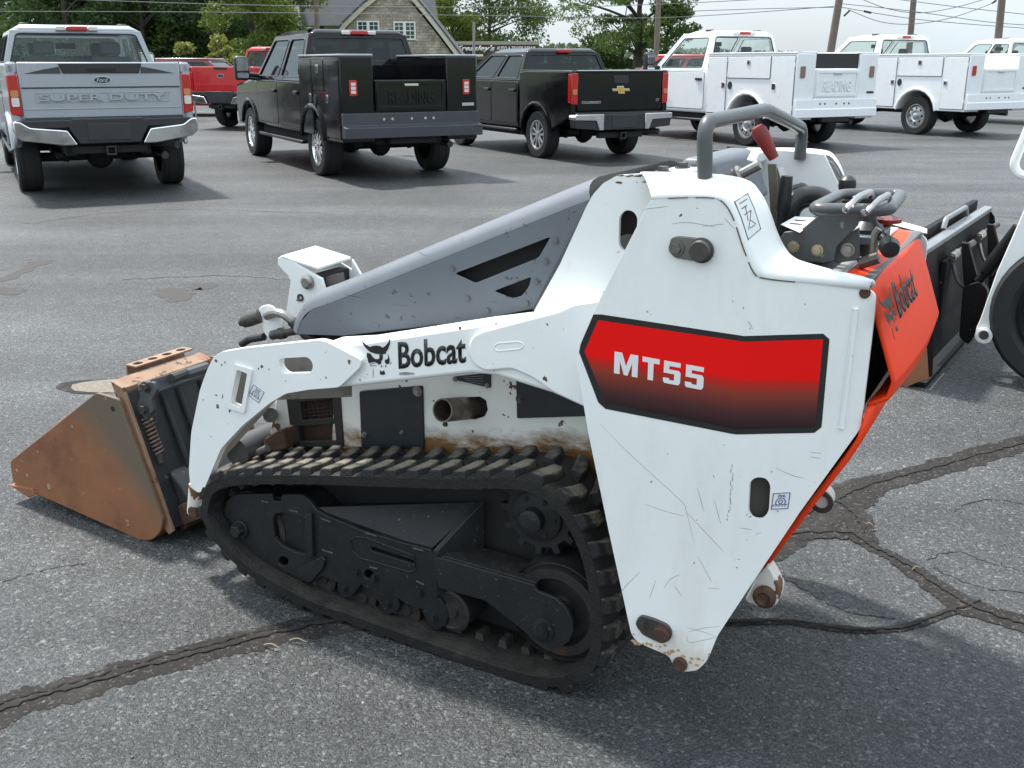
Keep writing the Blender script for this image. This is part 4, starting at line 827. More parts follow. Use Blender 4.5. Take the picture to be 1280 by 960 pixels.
# scratches and chips in the paint
sc = BM(); random.seed(3)
def scr(pts, w=.0008):
    P = smooth_path([AF3(x, y, .0) for x, y in pts], 5); w *= .62; tube(sc, P, [w * (.35 + .65 * math.sin(math.pi * (i + .5) / len(P))) for i in range(len(P))], 4)
for pts in ([(750, 530), (790, 570), (850, 625), (858, 640), (868, 680)], [(858, 640), (905, 690)], [(805, 630), (835, 640), (856, 645)], [(872, 610), (880, 640)], [(893, 625), (901, 655)], [(970, 585), (990, 594), (1006, 598)], [(872, 695), (890, 728)],
            [(812, 748), (820, 725)], [(800, 715), (780, 735), (775, 745)], [(843, 732), (852, 745)], [(840, 280), (860, 278), (895, 284)], [(878, 283), (905, 280)], [(920, 392), (935, 402), (941, 412)], [(850, 718), (838, 724), (830, 735)], [(885, 735), (900, 736)], [(945, 668), (952, 665)],
            [(860, 790), (880, 785), (900, 783)], [(858, 784), (880, 790), (895, 796)], [(858, 795), (862, 803), (880, 800), (897, 796)], [(1012, 565), (1028, 567)], [(1012, 571), (1026, 573)], [(940, 662), (925, 660)], [(760, 430), (768, 436)], [(800, 262), (835, 258)], [(905, 272), (918, 286)]): scr(pts, .0009)
for k in range(14):
    y = 580 + k * 5.2; x = 916 - k * .45 + random.uniform(-1.5, 1.5); scr([(x, y), (x + random.uniform(-1, 1), y + random.uniform(3, 7))], random.uniform(.0008, .002))
    if random.random() < .5: scr([(x, y), (x + random.uniform(4, 12), y + random.uniform(-3, 3))], .0008)
for k in range(20):
    x = random.uniform(765, 1040); y = random.uniform(370, 800)
    if x > 1040 - (y - 540) * .75 or x < 735 + max(0, y - 450) * .19 or (720 < x < 1040 and 390 < y < 545): continue
    scr([(x, y), (x + random.uniform(-2, 3), y + random.uniform(1, 5))], random.uniform(.0008, .0022))
obj('paint_scratches', sc, mat('scratch_grey', (.26, .235, .21), .7, var=.4, vs_=40), panel, smooth=0, kind='stuff')
# rusty wear along the lower tip of the panel
bm = BM()
for k in range(26):
    t = k / 25; x = 790 + 90 * t + random.uniform(-3, 3); y = 800 + 34 * t + random.uniform(-10, 2); a = AF3(x, y, .0004); r = random.uniform(.002, .007)
    prism(bm, [(a.x + r * random.uniform(.6, 1.2) * math.cos(q), a.z + r * random.uniform(.4, 1) * math.sin(q)) for q in [i * math.pi / 4 for i in range(8)]], a.y, a.y + .0004)
obj('rust_spots', bm, mat('rust_stain', (.45, .30, .17), .6, var=.4, vs_=70, mix=((.2, .10, .05), .4, 60)), panel, smooth=0, kind='stuff')
# arm chips
bm = BM(); random.seed(12)
for q_ in ((270, 451, 3), (277, 456, 2), (281, 453, 2), (327, 458, 3), (323, 461, 2), (336, 462, 1.5), (505, 418, 1.6), (510, 417, 1.2), (575, 410, 2.2), (598, 418, 1.8), (575, 412, 1), (270, 494, 2.2), (272, 508, 4), (264, 546, 1.2), (254, 500, 1.2), (450, 475, 1.5), (545, 408, 1.2), (640, 402, 1), (620, 405, 1.4), (655, 400, 1.4), (590, 425, 1.2)):
    a = A3(q_[0], q_[1], (S_N if q_[0] < 445 else ARM_S) - .0005); r = q_[2] * .0017
    prism(bm, [(a.x + r * random.uniform(.5, 1.3) * math.cos(t), a.z + r * random.uniform(.5, 1.3) * math.sin(t)) for t in [i * math.pi / 4 for i in range(8)]], a.y, a.y + .0004)
obj('paint_chips', bm, SCR, arm, smooth=0, kind='stuff')

# ---- inner tower plate, crowned flange between it and the panel
SI = .085
ip = [(668, 388), (700, 330), (733, 258), (742, 242), (754, 229), (772, 219), (800, 217), (870, 219), (930, 226), (960, 290), (940, 400), (800, 500), (700, 480)]
ih = rnd([(774, 270), (782, 262), (792, 264), (797, 272), (795, 300), (787, 313), (779, 314), (773, 306)], 6, 3)
itp = obj('inner_plate', prism(BM(), AP(ip, SI), SI, SI + .010, [AP(ih, SI)]), WHITE, tw)
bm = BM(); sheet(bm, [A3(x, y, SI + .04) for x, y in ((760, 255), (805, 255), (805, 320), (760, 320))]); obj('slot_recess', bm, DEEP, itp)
bm = BM(); cyl(bm, A3(785, 305, SI + .015), A3(785, 305, SI + .035), .022, n=14); obj('pivot_pin', bm, STEEL_D, itp)
E1 = [(815, 249), (860, 247), (893, 248), (907, 256), (918, 276), (930, 312), (942, 340), (956, 348), (1010, 354), (1086, 362)]
E2 = [(800, 217), (870, 219), (930, 226), (948, 240), (960, 262), (970, 290), (980, 310), (995, 325), (1035, 340), (1094, 357)]
bm = BM(); rows = []
pe1 = smooth_path([AF3(*p) for p in E1], 4); pe2 = smooth_path([A3(*p, SI + .004) for p in E2], 4)
for a, b in zip(pe1, pe2):
    up_ = Vector((0, 0, .018)); row = []
    for k in range(7):
        t = k / 6; q = a.lerp(b, t); d = (b - a); nrm = Vector((0, -d.z, d.y)).normalized() if d.length > 1e-4 else Vector((0, 0, 1))
        if nrm.z < 0: nrm = -nrm
        row.append(bm.verts.new(q + nrm * (.016 * math.sin(math.pi * t) ** .7)))
    rows.append(row)
for a, b in zip(rows, rows[1:]):
    for k in range(6): bm.faces.new([a[k], a[k + 1], b[k + 1], b[k]])
fl = obj('crown_flange', bm, WHITE, tw)
sd = fl.modifiers.new('solid', 'SOLIDIFY'); sd.thickness = .006; sd.offset = 0
# warning sticker on the flange
def flange_pt(i, t): 
    a, b = pe1[i], pe2[i]; d = b - a; nrm = Vector((0, -d.z, d.y)).normalized(); nrm = nrm if nrm.z > 0 else -nrm
    return a.lerp(b, t) + nrm * (.016 * math.sin(math.pi * t) ** .7 + .008)
bm = BM(); g = [[flange_pt(i, t) for t in (.12, .3, .5)] for i in (14, 17, 20)]
vv = [[bm.verts.new(q) for q in r] for r in g]
for i in range(2):
    for k in range(2): bm.faces.new([vv[i][k], vv[i][k + 1], vv[i + 1][k + 1], vv[i + 1][k]])
stk = obj('warning_sticker', bm, PAPER, fl)
bm = BM(); tube(bm, [flange_pt(i, t) for i, t in ((14, .12), (14, .5), (17, .5), (20, .5), (20, .12), (17, .12))], .0011, 4, closed=True)
for a, b in (((15, .2), (15, .42)), ((16, .3), (18, .25)), ((17, .2), (17, .4)), ((18, .3), (19, .42)), ((17, .4), (19, .2)), ((19, .25), (19, .38)), ((16, .2), (16, .35))): cyl(bm, flange_pt(*a), flange_pt(*b), .0009, n=4)
obj('sticker_print', bm, INK, stk, smooth=0)
# rubbed-through paint on the crest of the inner plate
bm = BM(); random.seed(5)
for k in range(20):
    x = random.uniform(772, 812) if k < 14 else random.uniform(820, 935); y = 218.5 + (abs(x - 790) * .03) + random.uniform(0, 2 if k < 14 else 1.2) + (8 if 8 < k < 12 else 0)
    a = A3(x, y, SI - .0006); r = random.uniform(.002, .005)
    prism(bm, [(a.x + r * 2.0 * math.cos(t), a.z + r * random.uniform(.2, .5) * math.sin(t)) for t in [i * math.pi / 4 for i in range(8)]], a.y, a.y + .0005)
obj('rust_wear', bm, mat('rust_brown', (.16, .065, .03), .7, var=.4, vs_=60), itp, smooth=0, kind='stuff')

# chipped, rusty line where the crown meets the panel edge
bm = BM(); random.seed(8); i = 2
while i < len(pe1) - 4:
    k = random.randint(1, 4); tube(bm, [p_ + Vector((0, -.0015, .0005)) for p_ in pe1[i:i + k + 1]], random.uniform(.0009, .0018), 5); i += k + random.randint(0, 2)
obj('edge_wear', bm, SCR, fl, kind='stuff')
# ---- far tower: mirror of the near one
def mir(o, nm, par):
    me = o.data.copy()
    bm = BM(); bm.from_mesh(me)
    for v in bm.verts: v.co.y = .9 - v.co.y; v.co.x += FDU; v.co.z += FDZ
    c = obj(nm, bm, [m for m in me.materials], par, .002); bpy.data.meshes.remove(me); return c
_fa = A(1046, 203, .9 - SI); _na = A(948, 240, SI); FDU = max(-.05, min(.16, _fa[0] - _na[0])); FDZ = max(-.06, min(.06, _fa[1] - _na[1]))
ft = empty('tower', parent=loader)
mir(panel, 'side_panel', ft); mir(itp, 'inner_plate', ft); ff = mir(fl, 'crown_flange', ft)

# ---- top deck between the towers with bolts
c0 = A(800, 217, SI); c1 = A(745, 243, SI); c2 = A(870, 219, SI)
bm = BM(); hexa(bm, [(c1[0], SI + .012, c1[1] - .01), (c0[0], SI + .012, c0[1] - .004), (c2[0] - .05, SI + .012, c2[1] - .004), (c2[0] - .05, SI + .012, c2[1] - .03), (c1[0] + .02, SI + .012, c1[1] - .05)],
     [(c1[0], .9 - SI - .012, c1[1] - .01), (c0[0], .9 - SI - .012, c0[1] - .004), (c2[0] - .05, .9 - SI - .012, c2[1] - .004), (c2[0] - .05, .9 - SI - .012, c2[1] - .03), (c1[0] + .02, .9 - SI - .012, c1[1] - .05)])
dk = obj('top_deck', bm, WHITE, tw, .004)
for q_ in ((829, 216), (853, 211), (872, 209), (896, 194), (914, 189), (877, 203)):
    r = lray(*q_); t = (c0[1] - .004 - _lo.z) / r.z; v = _lo + r * t; obj('deck_bolt', hexbolt(BM(), v, (0, 0, 1), .012, .014), STEEL_D, dk)
# ---- instrument console (grey wedge) behind the deck
uc = c2[0] - .06
bm = BM(); zc = c0[1]
_cr = A(938, 191, .6); uc = _cr[0] - .078; zc = _cr[1] + .02; prf = [(uc - .0, zc - .03), (uc + .01, zc - .012), (uc + .06, zc - .012), (uc + .078, zc - .02), (uc + .125, zc - .125), (uc - .0, zc - .16)]
prism(bm, prf, .30, .64); cs_ = obj('console', bm, GREY, loader, .012, 3)
bm = BM(); fz = lambda t, s: Vector((uc + .078 + .046 * t, s, zc - .02 - .105 * t))
nrm = Vector((.105, 0, .062)).normalized()
for s, r in ((.30, .018), (.36, .018)): lathe(bm, [(r, 0), (r, .006), (r * .8, .007), (0, .007)], fz(.45, s), nrm, 16)
obj('gauge', bm, BLKPL, cs_)
bm = BM(); lathe(bm, [(.022, 0), (.024, .008), (.019, .014), (0, .014)], fz(.4, .44), nrm, 20); cyl(bm, fz(.4, .44), fz(.4, .44) + nrm * .06, .012, n=10); kn = obj('ignition_cap', bm, STEEL, cs_)
bm = BM(); a = fz(.2, .47) + nrm * .03; hexa(bm, [a + Vector((x, y, z)) for x, y, z in ((-.004, -.012, 0), (.014, -.012, -.006), (.014, .02, .012), (-.004, .02, .018))], [a + nrm * .008 + Vector((x, y, z)) for x, y, z in ((-.004, -.012, 0), (.014, -.012, -.006), (.014, .02, .012), (-.004, .02, .018))]); obj('key_tag', bm, PAPER, kn, .003)
# ---- grab bar
uh = A(881, 250, .03)[0]; hb0 = A3(881, 262, .03); h1_ = A3(881, 153, .03)
m1 = AU(957, 137, uh + .0); m2 = AU(1003, 160, uh + .0); f0 = Vector((uh, m2.y, AU(1008, 192, uh).z - .01))
bm = BM(); tube(bm, bend([hb0, h1_, m1, m2, f0], .034, 7), .0155, 14); obj('grab_bar', bm, mat('bar_grey', (.085, .09, .095), .33, .2, var=.1, vs_=10, scratch=.5), loader)
# ---- throttle / drive levers
bm = BM(); a = AU(978, 255, uh + .10); a = A3(972, 300, .47); b = A3(971, 210, .43); c = A3(960, 180, .42)
bm = BM(); hexa(bm, [a + Vector((dx, dy, 0)) for dx, dy in ((-.012, -.004), (.012, -.004), (.012, .004), (-.012, .004))], [A3(965, 205, .43) + Vector((dx, dy, 0)) for dx, dy in ((-.010, -.004), (.010, -.004), (.010, .004), (-.010, .004))]); lvr = obj('drive_lever', bm, mat('lever_olive', (.17, .155, .12), .55, .3, var=.25, vs_=30), loader, .001)
g0_ = A3(967, 197, .43); g1_ = A3(953, 171, .42); bm = BM(); lathe(bm, [(0, -.004), (.012, -.002), (.016, .03), (.0185, .055), (.018, .072), (.013, .081), (0, .083)], g0_, g1_ - g0_, 14); obj('red_grip', bm, REDGRIP, lvr)
bm = prism(BM(), rnd(AP([(960, 215), (973, 208), (981, 250), (976, 268), (966, 266)], .45), .008, 3), .45, .458); obj('lever_plate', bm, MATS['lever_olive'], lvr, .002)
bm = BM(); hexa(bm, [A3(x, y, .424) for x, y in ((972, 210), (979, 208), (983, 220), (976, 223))], [A3(x, y, .428) for x, y in ((972, 210), (979, 208), (983, 220), (976, 223))]); obj('lever_tag', bm, PAPER, lvr)
bm = BM(); a = A3(975, 290, .40); b = A3(984, 220, .40); tube(bm, [a, a.lerp(b, .35), a.lerp(b, .4), b], [.013, .013, .017, .013], 10); obj('rubber_handle', bm, BLKPL, loader)
bm = BM(); tube(bm, smooth_path([A3(978, 292, .43), A3(985, 262, .43), A3(1000, 246, .45), A3(1025, 245, .47), A3(1045, 262, .47)], 5), .021, 12); tube(bm, smooth_path([A3(985, 285, .5), A3(995, 258, .52), A3(1015, 250, .53), A3(1040, 265, .52)], 5), .018, 10); tube(bm, smooth_path([A3(980, 262, .55), A3(990, 240, .58), A3(1003, 235, .58), A3(1012, 250, .56)], 5), .013, 10); obj('hydraulic_hose', bm, BLKPL, loader)
# ---- control pod: floor, side bracket, handle loop, knobs
zf = A(1010, 340, SI)[1] - .01
bm = BM(); uA = A(960, 348, SI)[0]; uB = A(1092, 362, SI)[0] - .01
hexa(bm, [(uA - .1, SI + .012, zf - .02), (uB, SI + .012, zf - .02), (uB, .9 - SI - .012, zf - .02), (uA - .1, .9 - SI - .012, zf - .02)], [(uA - .1, SI + .012, zf), (uB, SI + .012, zf), (uB, .9 - SI - .012, zf), (uA - .1, .9 - SI - .012, zf)]); fl_ = obj('pod_floor', bm, DGREY, loader, .003)
S_K = .17
pod = empty('control_pod', parent=loader)
br = [(973, 300), (980, 290), (1000, 288), (1022, 270), (1024, 268), (1074, 266), (1072, 282), (1058, 296), (1046, 308), (1042, 326), (1030, 329), (992, 326), (978, 318)]
obj('bracket_plate', prism(BM(), AP(br, S_K), S_K, S_K + .008), DGREY, pod, .002)
br2 = [(1040, 300), (1074, 284), (1074, 325), (1046, 329), (1040, 322)]
obj('bracket_plate', prism(BM(), AP(br2, S_K + .03), S_K + .03, S_K + .038), DGREY, pod, .002)
bm = BM(); a = A(976, 302, S_K); b = A(1070, 270, S_K); box(bm, a[0], A(1030, 300, S_K)[0], S_K + .009, .52, A(1000, 326, S_K)[1], A(1000, 292, S_K)[1]); obj('pod_body', bm, DGREY, pod, .01, 3)
for q_ in ((992, 308), (1022, 313)): obj('pod_bolt', hexbolt(BM(), A3(*q_, S_K), OUT, .0085, .009), ZINC, pod)
obj('pod_bolt', hexbolt(BM(), A3(1060, 312, S_K + .03), OUT, .010, .012), STEEL, pod)
# decal plate on the pod
zt = A(1000, 290, S_K)[1]; q_ = [_lo + lray(x, y) * ((zt + .004 - _lo.z) / lray(x, y).z) for x, y in ((976, 281), (994, 271), (1022, 273), (1000, 291))]
bm = BM(); hexa(bm, q_, [v + Vector((0, 0, .001)) for v in q_]); dp = obj('pod_decal', bm, PAPER, pod, smooth=0)
bm = BM()
for t in ((.35, .5), (.65, .5)):
    c = (q_[0].lerp(q_[1], t[0])).lerp(q_[3].lerp(q_[2], t[0]), t[1]) + Vector((0, 0, .0015)); prism(bm, circ((c.x, c.y), .014, 12, .008), c.z, c.z + .0006, axis='z')
obj('pod_decal_print', bm, INK, dp, smooth=0)
# rectangular handle loop
zh = A(1040, 262, S_K)[1]
def onz(x, y, z): r = lray(x, y); return _lo + r * ((z - _lo.z) / r.z)
lp_ = [onz(1015, 262, zh + .012), onz(1052, 243, zh + .012), onz(1127, 243, zh + .012), onz(1110, 263, zh + .012)]
def close_bend(pts, r, n=6):
    out = []; N = len(pts)
    for i in range(N):
        a = pts[i - 1] - pts[i]; b = pts[(i + 1) % N] - pts[i]; d = min(r, a.length * .45, b.length * .45); a.normalize(); b.normalize()
        for k in range(n + 1): t = k / n; out.append((pts[i] + a * d) * (1 - t) ** 2 + pts[i] * 2 * t * (1 - t) + (pts[i] + b * d) * t * t)
    return out
bm = BM(); tube(bm, close_bend(lp_, .035), .0128, 12, closed=True); obj('handle_loop', bm, MATS['bar_grey'], pod)
# chrome switch grip in the middle of the loop
gm = (lp_[0] + lp_[3]) * .5; gk = (lp_[1] + lp_[2]) * .5
bm = BM(); a = onz(1058, 262, zh); b = onz(1083, 240, zh)
pts = [onz(1056, 262, zh + .0), onz(1058, 262, zh + .045), onz(1074, 246, zh + .062), onz(1088, 240, zh + .045), onz(1090, 244, zh + .0)]
tube(bm, bend(pts, .03), .0065, 8); obj('switch_grip', bm, mat('chrome_worn', (.40, .40, .40), .3, .9, var=.25, vs_=30), pod); bm = BM(); tube(bm, bend([v + Vector((.032, .01, -.004)) for v in pts], .03), .006, 8); obj('switch_grip', bm, MATS['chrome_worn'], pod)
bm = BM(); c = (a + b) * .5 + Vector((.015, .0, .02)); box(bm, c.x - .02, c.x + .025, c.y - .05, c.y + .05, c.z - .06, c.z - .005); obj('switch_block', bm, BLKPL, pod, .006)
bm = BM(); c = A3(1059, 232, .55); lathe(bm, [(.008, -.09), (.010, -.03), (.016, -.02), (.021, .0), (.019, .014), (.010, .023), (0, .025)], c, (0, 0, 1), 16); obj('ball_knob', bm, BLKPL, pod)
bm = BM(); c = A3(1083, 285, .30); lathe(bm, [(0, -.06), (.012, -.06), (.014, -.02), (.035, -.01), (.037, .0), (.02, .016), (.014, .05), (0, .05)], c, (0, 0, 1), 18); obj('joystick_boot', bm, BLKPL, pod)
bm = BM(); box(bm, A(1068, 290, .24)[0], A(1098, 290, .24)[0], .24, .40, A(1080, 300, .3)[1], A(1080, 290, .3)[1]); obj('joystick_plate', bm, mat('slate', (.10, .13, .14), .4), pod, .003)
bm = BM(); a = A3(1096, 290, .24); b = A3(1110, 302, .20); cyl(bm, a, b, .010, n=10); lathe(bm, [(0, 0), (.016, .004), (.021, .02), (.018, .036), (0, .042)], b, (.3, -.9, -.3), 16); obj('clamp_knob', bm, BLKPL, pod)
bm = BM(); tube(bm, [A3(1092, 318, .22), A3(1094, 292, .22), A3(1099, 286, .22)], .008, 8); obj('clamp_stem', bm, STEEL, pod)
bm = BM(); lathe(bm, [(0, 0), (.008, 0), (.008, .03), (.03, .034), (.03, .042), (0, .044)], A3(1109, 280, .42) - Vector((0, 0, .03)), (0, 0, 1), 16); obj('red_cap', bm, REDGRIP, pod)
bm = BM(); tube(bm, [A3(1074, 330, .2), A3(1098, 322, .2)], .012, 8); obj('linkage', bm, STEEL_D, pod)

# ---- orange rear door: curved rearwards at the top, tucked in below
N0 = .12; N1 = .78
def rowpts(px_near, px_far):
    return px_near, px_far
ur = A(1092, 372, .1)[0]
nearp = [(1086, 352), (1092, 372), (1106, 425), (1120, 478), (1112, 500), (1084, 510)]
s_n = .115
N_pts = [A3(*p_, s_n) for p_ in nearp]
uo = N_pts[0].x
# section (u offset from the top edge, z) read at the near edge, swept to the far side
zt_ = N_pts[0].z
sec = [(p_.x, p_.z) for p_ in N_pts]
bm = BM(); rows = []
far_u = .0
for (u, z) in [(sec[0][0] - .05, sec[0][1] + .010)] + sec:
    rows.append([bm.verts.new((u + .012 * math.sin(math.pi * t), s_n + (N1 - s_n) * t, z)) for t in [k / 10 for k in range(11)]])
for a, b in zip(rows, rows[1:]):
    for k in range(10): bm.faces.new([a[k], a[k + 1], b[k + 1], b[k]])
hd = obj('rear_door', bm, ORANGE, loader, 0, smooth=50)
sd = hd.modifiers.new('solid', 'SOLIDIFY'); sd.thickness = .010; sd.offset = -1
bv = hd.modifiers.new('bevel', 'BEVEL'); bv.width = .014; bv.segments = 3; bv.limit_method = 'ANGLE'; bv.angle_limit = R(25)
# print on the door
dA = Vector((sec[1][0], 0, sec[1][1])); dB = Vector((sec[3][0], 0, sec[3][1])); ddn = (dB - dA).normalized(); dnm = Vector((-ddn.z, 0, ddn.x)); dnm = dnm if dnm.x > 0 else -dnm
def on_door(s, t, h=.011): b_ = .012 * math.sin(math.pi * (s - s_n) / (N1 - s_n)); return dA.lerp(dB, t) + Vector((b_, s, 0)) + dnm * h
# find s, t of a photo pixel on the door plane
def door_px(x, y, h=.0125):
    p0 = dA + dnm * h + Vector((.011, 0, 0)); r = lray(x, y); t = (p0 - _lo).dot(dnm) / r.dot(dnm); return _lo + r * t
a = door_px(1125, 399); b = door_px(1149, 376)
t_ = text_bm('Bobcat', Vector((a.x, a.y, a.z)), Vector((0, 1, 0)), -ddn, (door_px(1123, 366) - door_px(1125, 398)).length * 1.15, abs(b.y - a.y), .0008, .02); obj('lettering', t_, INK, hd, smooth=0)
hl2 = (door_px(1123, 366) - door_px(1125, 398)).length * 1.15; LW = abs(b.y - a.y); e_top = Vector((a.x, a.y - .60 * LW, a.z)) - ddn * (hl2 * 1.02)
emblem(lambda x, y: e_top + Vector((0, 1, 0)) * ((x - 82) / 258 * .52 * LW) + ddn * ((y - 172) / 316 * hl2 * 1.2), hd, INK, dnm * .0008)
# lower orange skirt along the sloping rear edge of the panel
lowp = [(1096, 505), (1085, 540), (1069, 564), (1027, 618), (991, 665), (961, 705)]
bm = BM(); rows = []
for p_ in lowp:
    u, z = A(*p_, .135); rows.append([bm.verts.new((u, s, z)) for s in (.08, .3, .5, .78)])
for a, b in zip(rows, rows[1:]):
    for k in range(3): bm.faces.new([a[k], a[k + 1], b[k + 1], b[k]])
sk = obj('rear_skirt', bm, ORANGE, loader, 0); sd = sk.modifiers.new('solid', 'SOLIDIFY'); sd.thickness = .012; sd.offset = -1
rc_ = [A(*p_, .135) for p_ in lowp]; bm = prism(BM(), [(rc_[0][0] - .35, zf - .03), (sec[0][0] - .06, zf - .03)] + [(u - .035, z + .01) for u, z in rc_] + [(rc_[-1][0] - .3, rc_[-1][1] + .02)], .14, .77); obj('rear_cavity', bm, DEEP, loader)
# chrome trim rail behind the door's top edge
bm = BM(); c = Vector((sec[0][0] - .06, 0, sec[0][1] + .008)); box(bm, c.x - .018, c.x + .012, s_n, N1, c.z - .012, c.z + .004); obj('door_rail', bm, mat('rail_silver', (.45, .45, .44), .4, .6, var=.1), loader, .003)
# tie-down eyes low at the back
bm = BM(); P_ = [(945, 722), (960, 706), (976, 735), (972, 756), (958, 762), (930, 752)]
ey = obj('tow_lug', prism(BM(), rnd(AP(P_, .06), .012, 4), .06, .10), WHITE_DIRTY, loader, .004)
bm = BM(); lathe(bm, [(.024, 0), (.026, .012), (.016, .02), (.010, .012), (0, .012)], A3(957, 744, .06), OUT, 16); obj('lug_pin', bm, RUST_D, ey)
P_ = [(1010, 622), (1018, 612), (1032, 610), (1041, 622), (1039, 636), (1026, 642), (1014, 634)]
ey = obj('tow_lug', prism(BM(), rnd(AP(P_, .5), .02, 4), .5, .54), WHITE_DIRTY, loader, .004)
bm = BM(); lathe(bm, [(.030, 0), (.030, .006), (.018, .006), (.018, -.02), (0, -.02)], A3(1027, 627, .5), OUT, 18); obj('lug_bushing', bm, STEEL_D, ey)
# ================================================================== trucks
P_SILVER = mat('paint_silver', (.34, .365, .395), .32, .2, var=.01, coat=.35); P_BLACK = mat('paint_black', (.004, .004, .005), .10, 0, var=.02, coat=.15, spec=.35); P_WHITE = mat('paint_white', (.78, .80, .82), .3, 0, var=.03, coat=.5)
P_RED = mat('paint_red', (.50, .012, .02), .25, 0, var=.05, coat=.7); P_MAROON = mat('paint_maroon', (.13, .012, .016), .25, 0, var=.05, coat=.7)
TYRE = mat('tyre', (.018, .018, .019), .75, var=.2, vs_=20, bump=.1); CHROME = mat('chrome', (.72, .73, .74), .12, 1, var=.06); ALLOY = mat('alloy', (.55, .56, .57), .28, .85, var=.08)
UNDER = mat('underbody', (.012, .012, .012), .8); TRIM = mat('black_trim', (.02, .021, .023), .45, var=.1); BUMPG = mat('bumper_grey', (.045, .049, .058), .5, .1, var=.12, vs_=4)
LENS = mat('lens_red', (.42, .006, .008), .18, var=.1, vs_=30, coat=.5); LENSW = mat('lens_white', (.62, .60, .57), .2, var=.1, vs_=40); LENSA = mat('lens_amber', (.50, .20, .09), .22, var=.1)
GL = glass('car_glass', (.88, .93, .91), .05); GLD = glass('car_glass_dark', (.30, .33, .35), .25); SEAT = mat('seat_cloth', (.055, .055, .058), .85, var=.1); GOLD = mat('gold_badge', (.60, .36, .07), .35, .5, var=.1); BLUE = mat('badge_blue', (.01, .025, .09), .25, coat=.5)
PLATE = mat('plate_frame', (.025, .026, .03), .5)
def arc(cx, r, z0, cz, n=9, rev=False):
    a0 = math.asin(max(-1, min(1, (z0 - cz) / r))); pts = [(cx + r * math.cos(t), cz + r * math.sin(t)) for t in [a0 + (math.pi - 2 * a0) * k / n for k in range(n + 1)]]
    return pts[::-1] if not rev else pts
def wheel_obj(par, x, y, R_, w_, style, rim):
    s = 1 if y > 0 else -1; d = (0, s, 0)
    bm = BM(); rr = R_ * .60
    lathe(bm, [(rr, -w_ * .45), (R_ * .93, -w_ * .5), (R_ * .985, -w_ * .42), (R_, -w_ * .25), (R_ * .995, -w_ * .24), (R_ * .985, -w_ * .2), (R_, -w_ * .19), (R_, w_ * .19), (R_ * .985, w_ * .2), (R_, w_ * .25), (R_ * .985, w_ * .42), (R_ * .93, w_ * .5), (rr * 1.1, w_ * .5), (rr, w_ * .42), (rr * .95, w_ * .1)], (x, y, R_), d, 36)
    ty = obj('wheel', bm, TYRE, par)
    bm = BM(); lathe(bm, [(rr * 1.02, w_ * .40), (rr * 1.04, w_ * .46), (rr * .96, w_ * .46), (rr * .90, w_ * .30), (rr * .88, w_ * .08), (0, w_ * .06)], (x, y, R_), d, 36)
    rm = obj('rim', bm, rim if style != 'dark' else TRIM, ty)
    c = Vector((x, y, R_)); bm = BM()
    if style == 'steel':       # stamped steel: cone with oval openings
        bm.free(); bm = BM(); lathe(bm, [(rr * .9, w_ * .22), (rr * .80, w_ * .36), (rr * .5, w_ * .40), (rr * .42, w_ * .34), (0, w_ * .34)], c, d, 32); obj('wheel_disc', bm, rim, rm)
        bm = BM()
        for k in range(8):
            a = k * math.pi / 4; p_ = c + Vector((math.cos(a) * rr * .66, s * w_ * .375, math.sin(a) * rr * .66)); lathe(bm, [(rr * .115, 0), (rr * .10, .004), (0, .004)], p_, d, 10)
        obj('wheel_opening', bm, UNDER, rm, kind='stuff')
        bm = BM(); lathe(bm, [(rr * .26, w_ * .33), (rr * .25, w_ * .52), (rr * .2, w_ * .55), (0, w_ * .55)], c, d, 16); obj('hub_cap', bm, rim, rm)
    else:
        n = 6 if style == 'six' else 5
        lathe(bm, [(rr * .27, w_ * .2), (rr * .27, w_ * .38), (rr * .2, w_ * .42), (0, w_ * .42)], c, d, 16)
        for k in range(n):
            for off in ((-.16, .16) if n == 5 else (-.13, .13)):
                a = k * 2 * math.pi / n + .3; e1 = Vector((math.cos(a), 0, math.sin(a))); e2 = Vector((math.cos(a + off * 1.6), 0, math.sin(a + off * 1.6))); tn = Vector((-math.sin(a), 0, math.cos(a)))
                p0 = c + e1 * rr * .22 + tn * rr * off * .5; p1 = c + e2 * rr * .93; hw = rr * .085; o1 = Vector((0, s * w_ * .22, 0)); o2 = Vector((0, s * w_ * .40, 0))
                hexa(bm, [p0 - tn * hw + o1, p0 + tn * hw + o1, p0 + tn * hw + o2, p0 - tn * hw + o2], [p1 - tn * hw + o1, p1 + tn * hw + o1, p1 + tn * hw + o2, p1 - tn * hw + o2])
        obj('spokes', bm, rim, rm, .004)
        obj('rim_back', lathe(BM(), [(rr * .86, w_ * .12), (0, w_ * .12)], c, d, 24), UNDER, rm)
    return ty
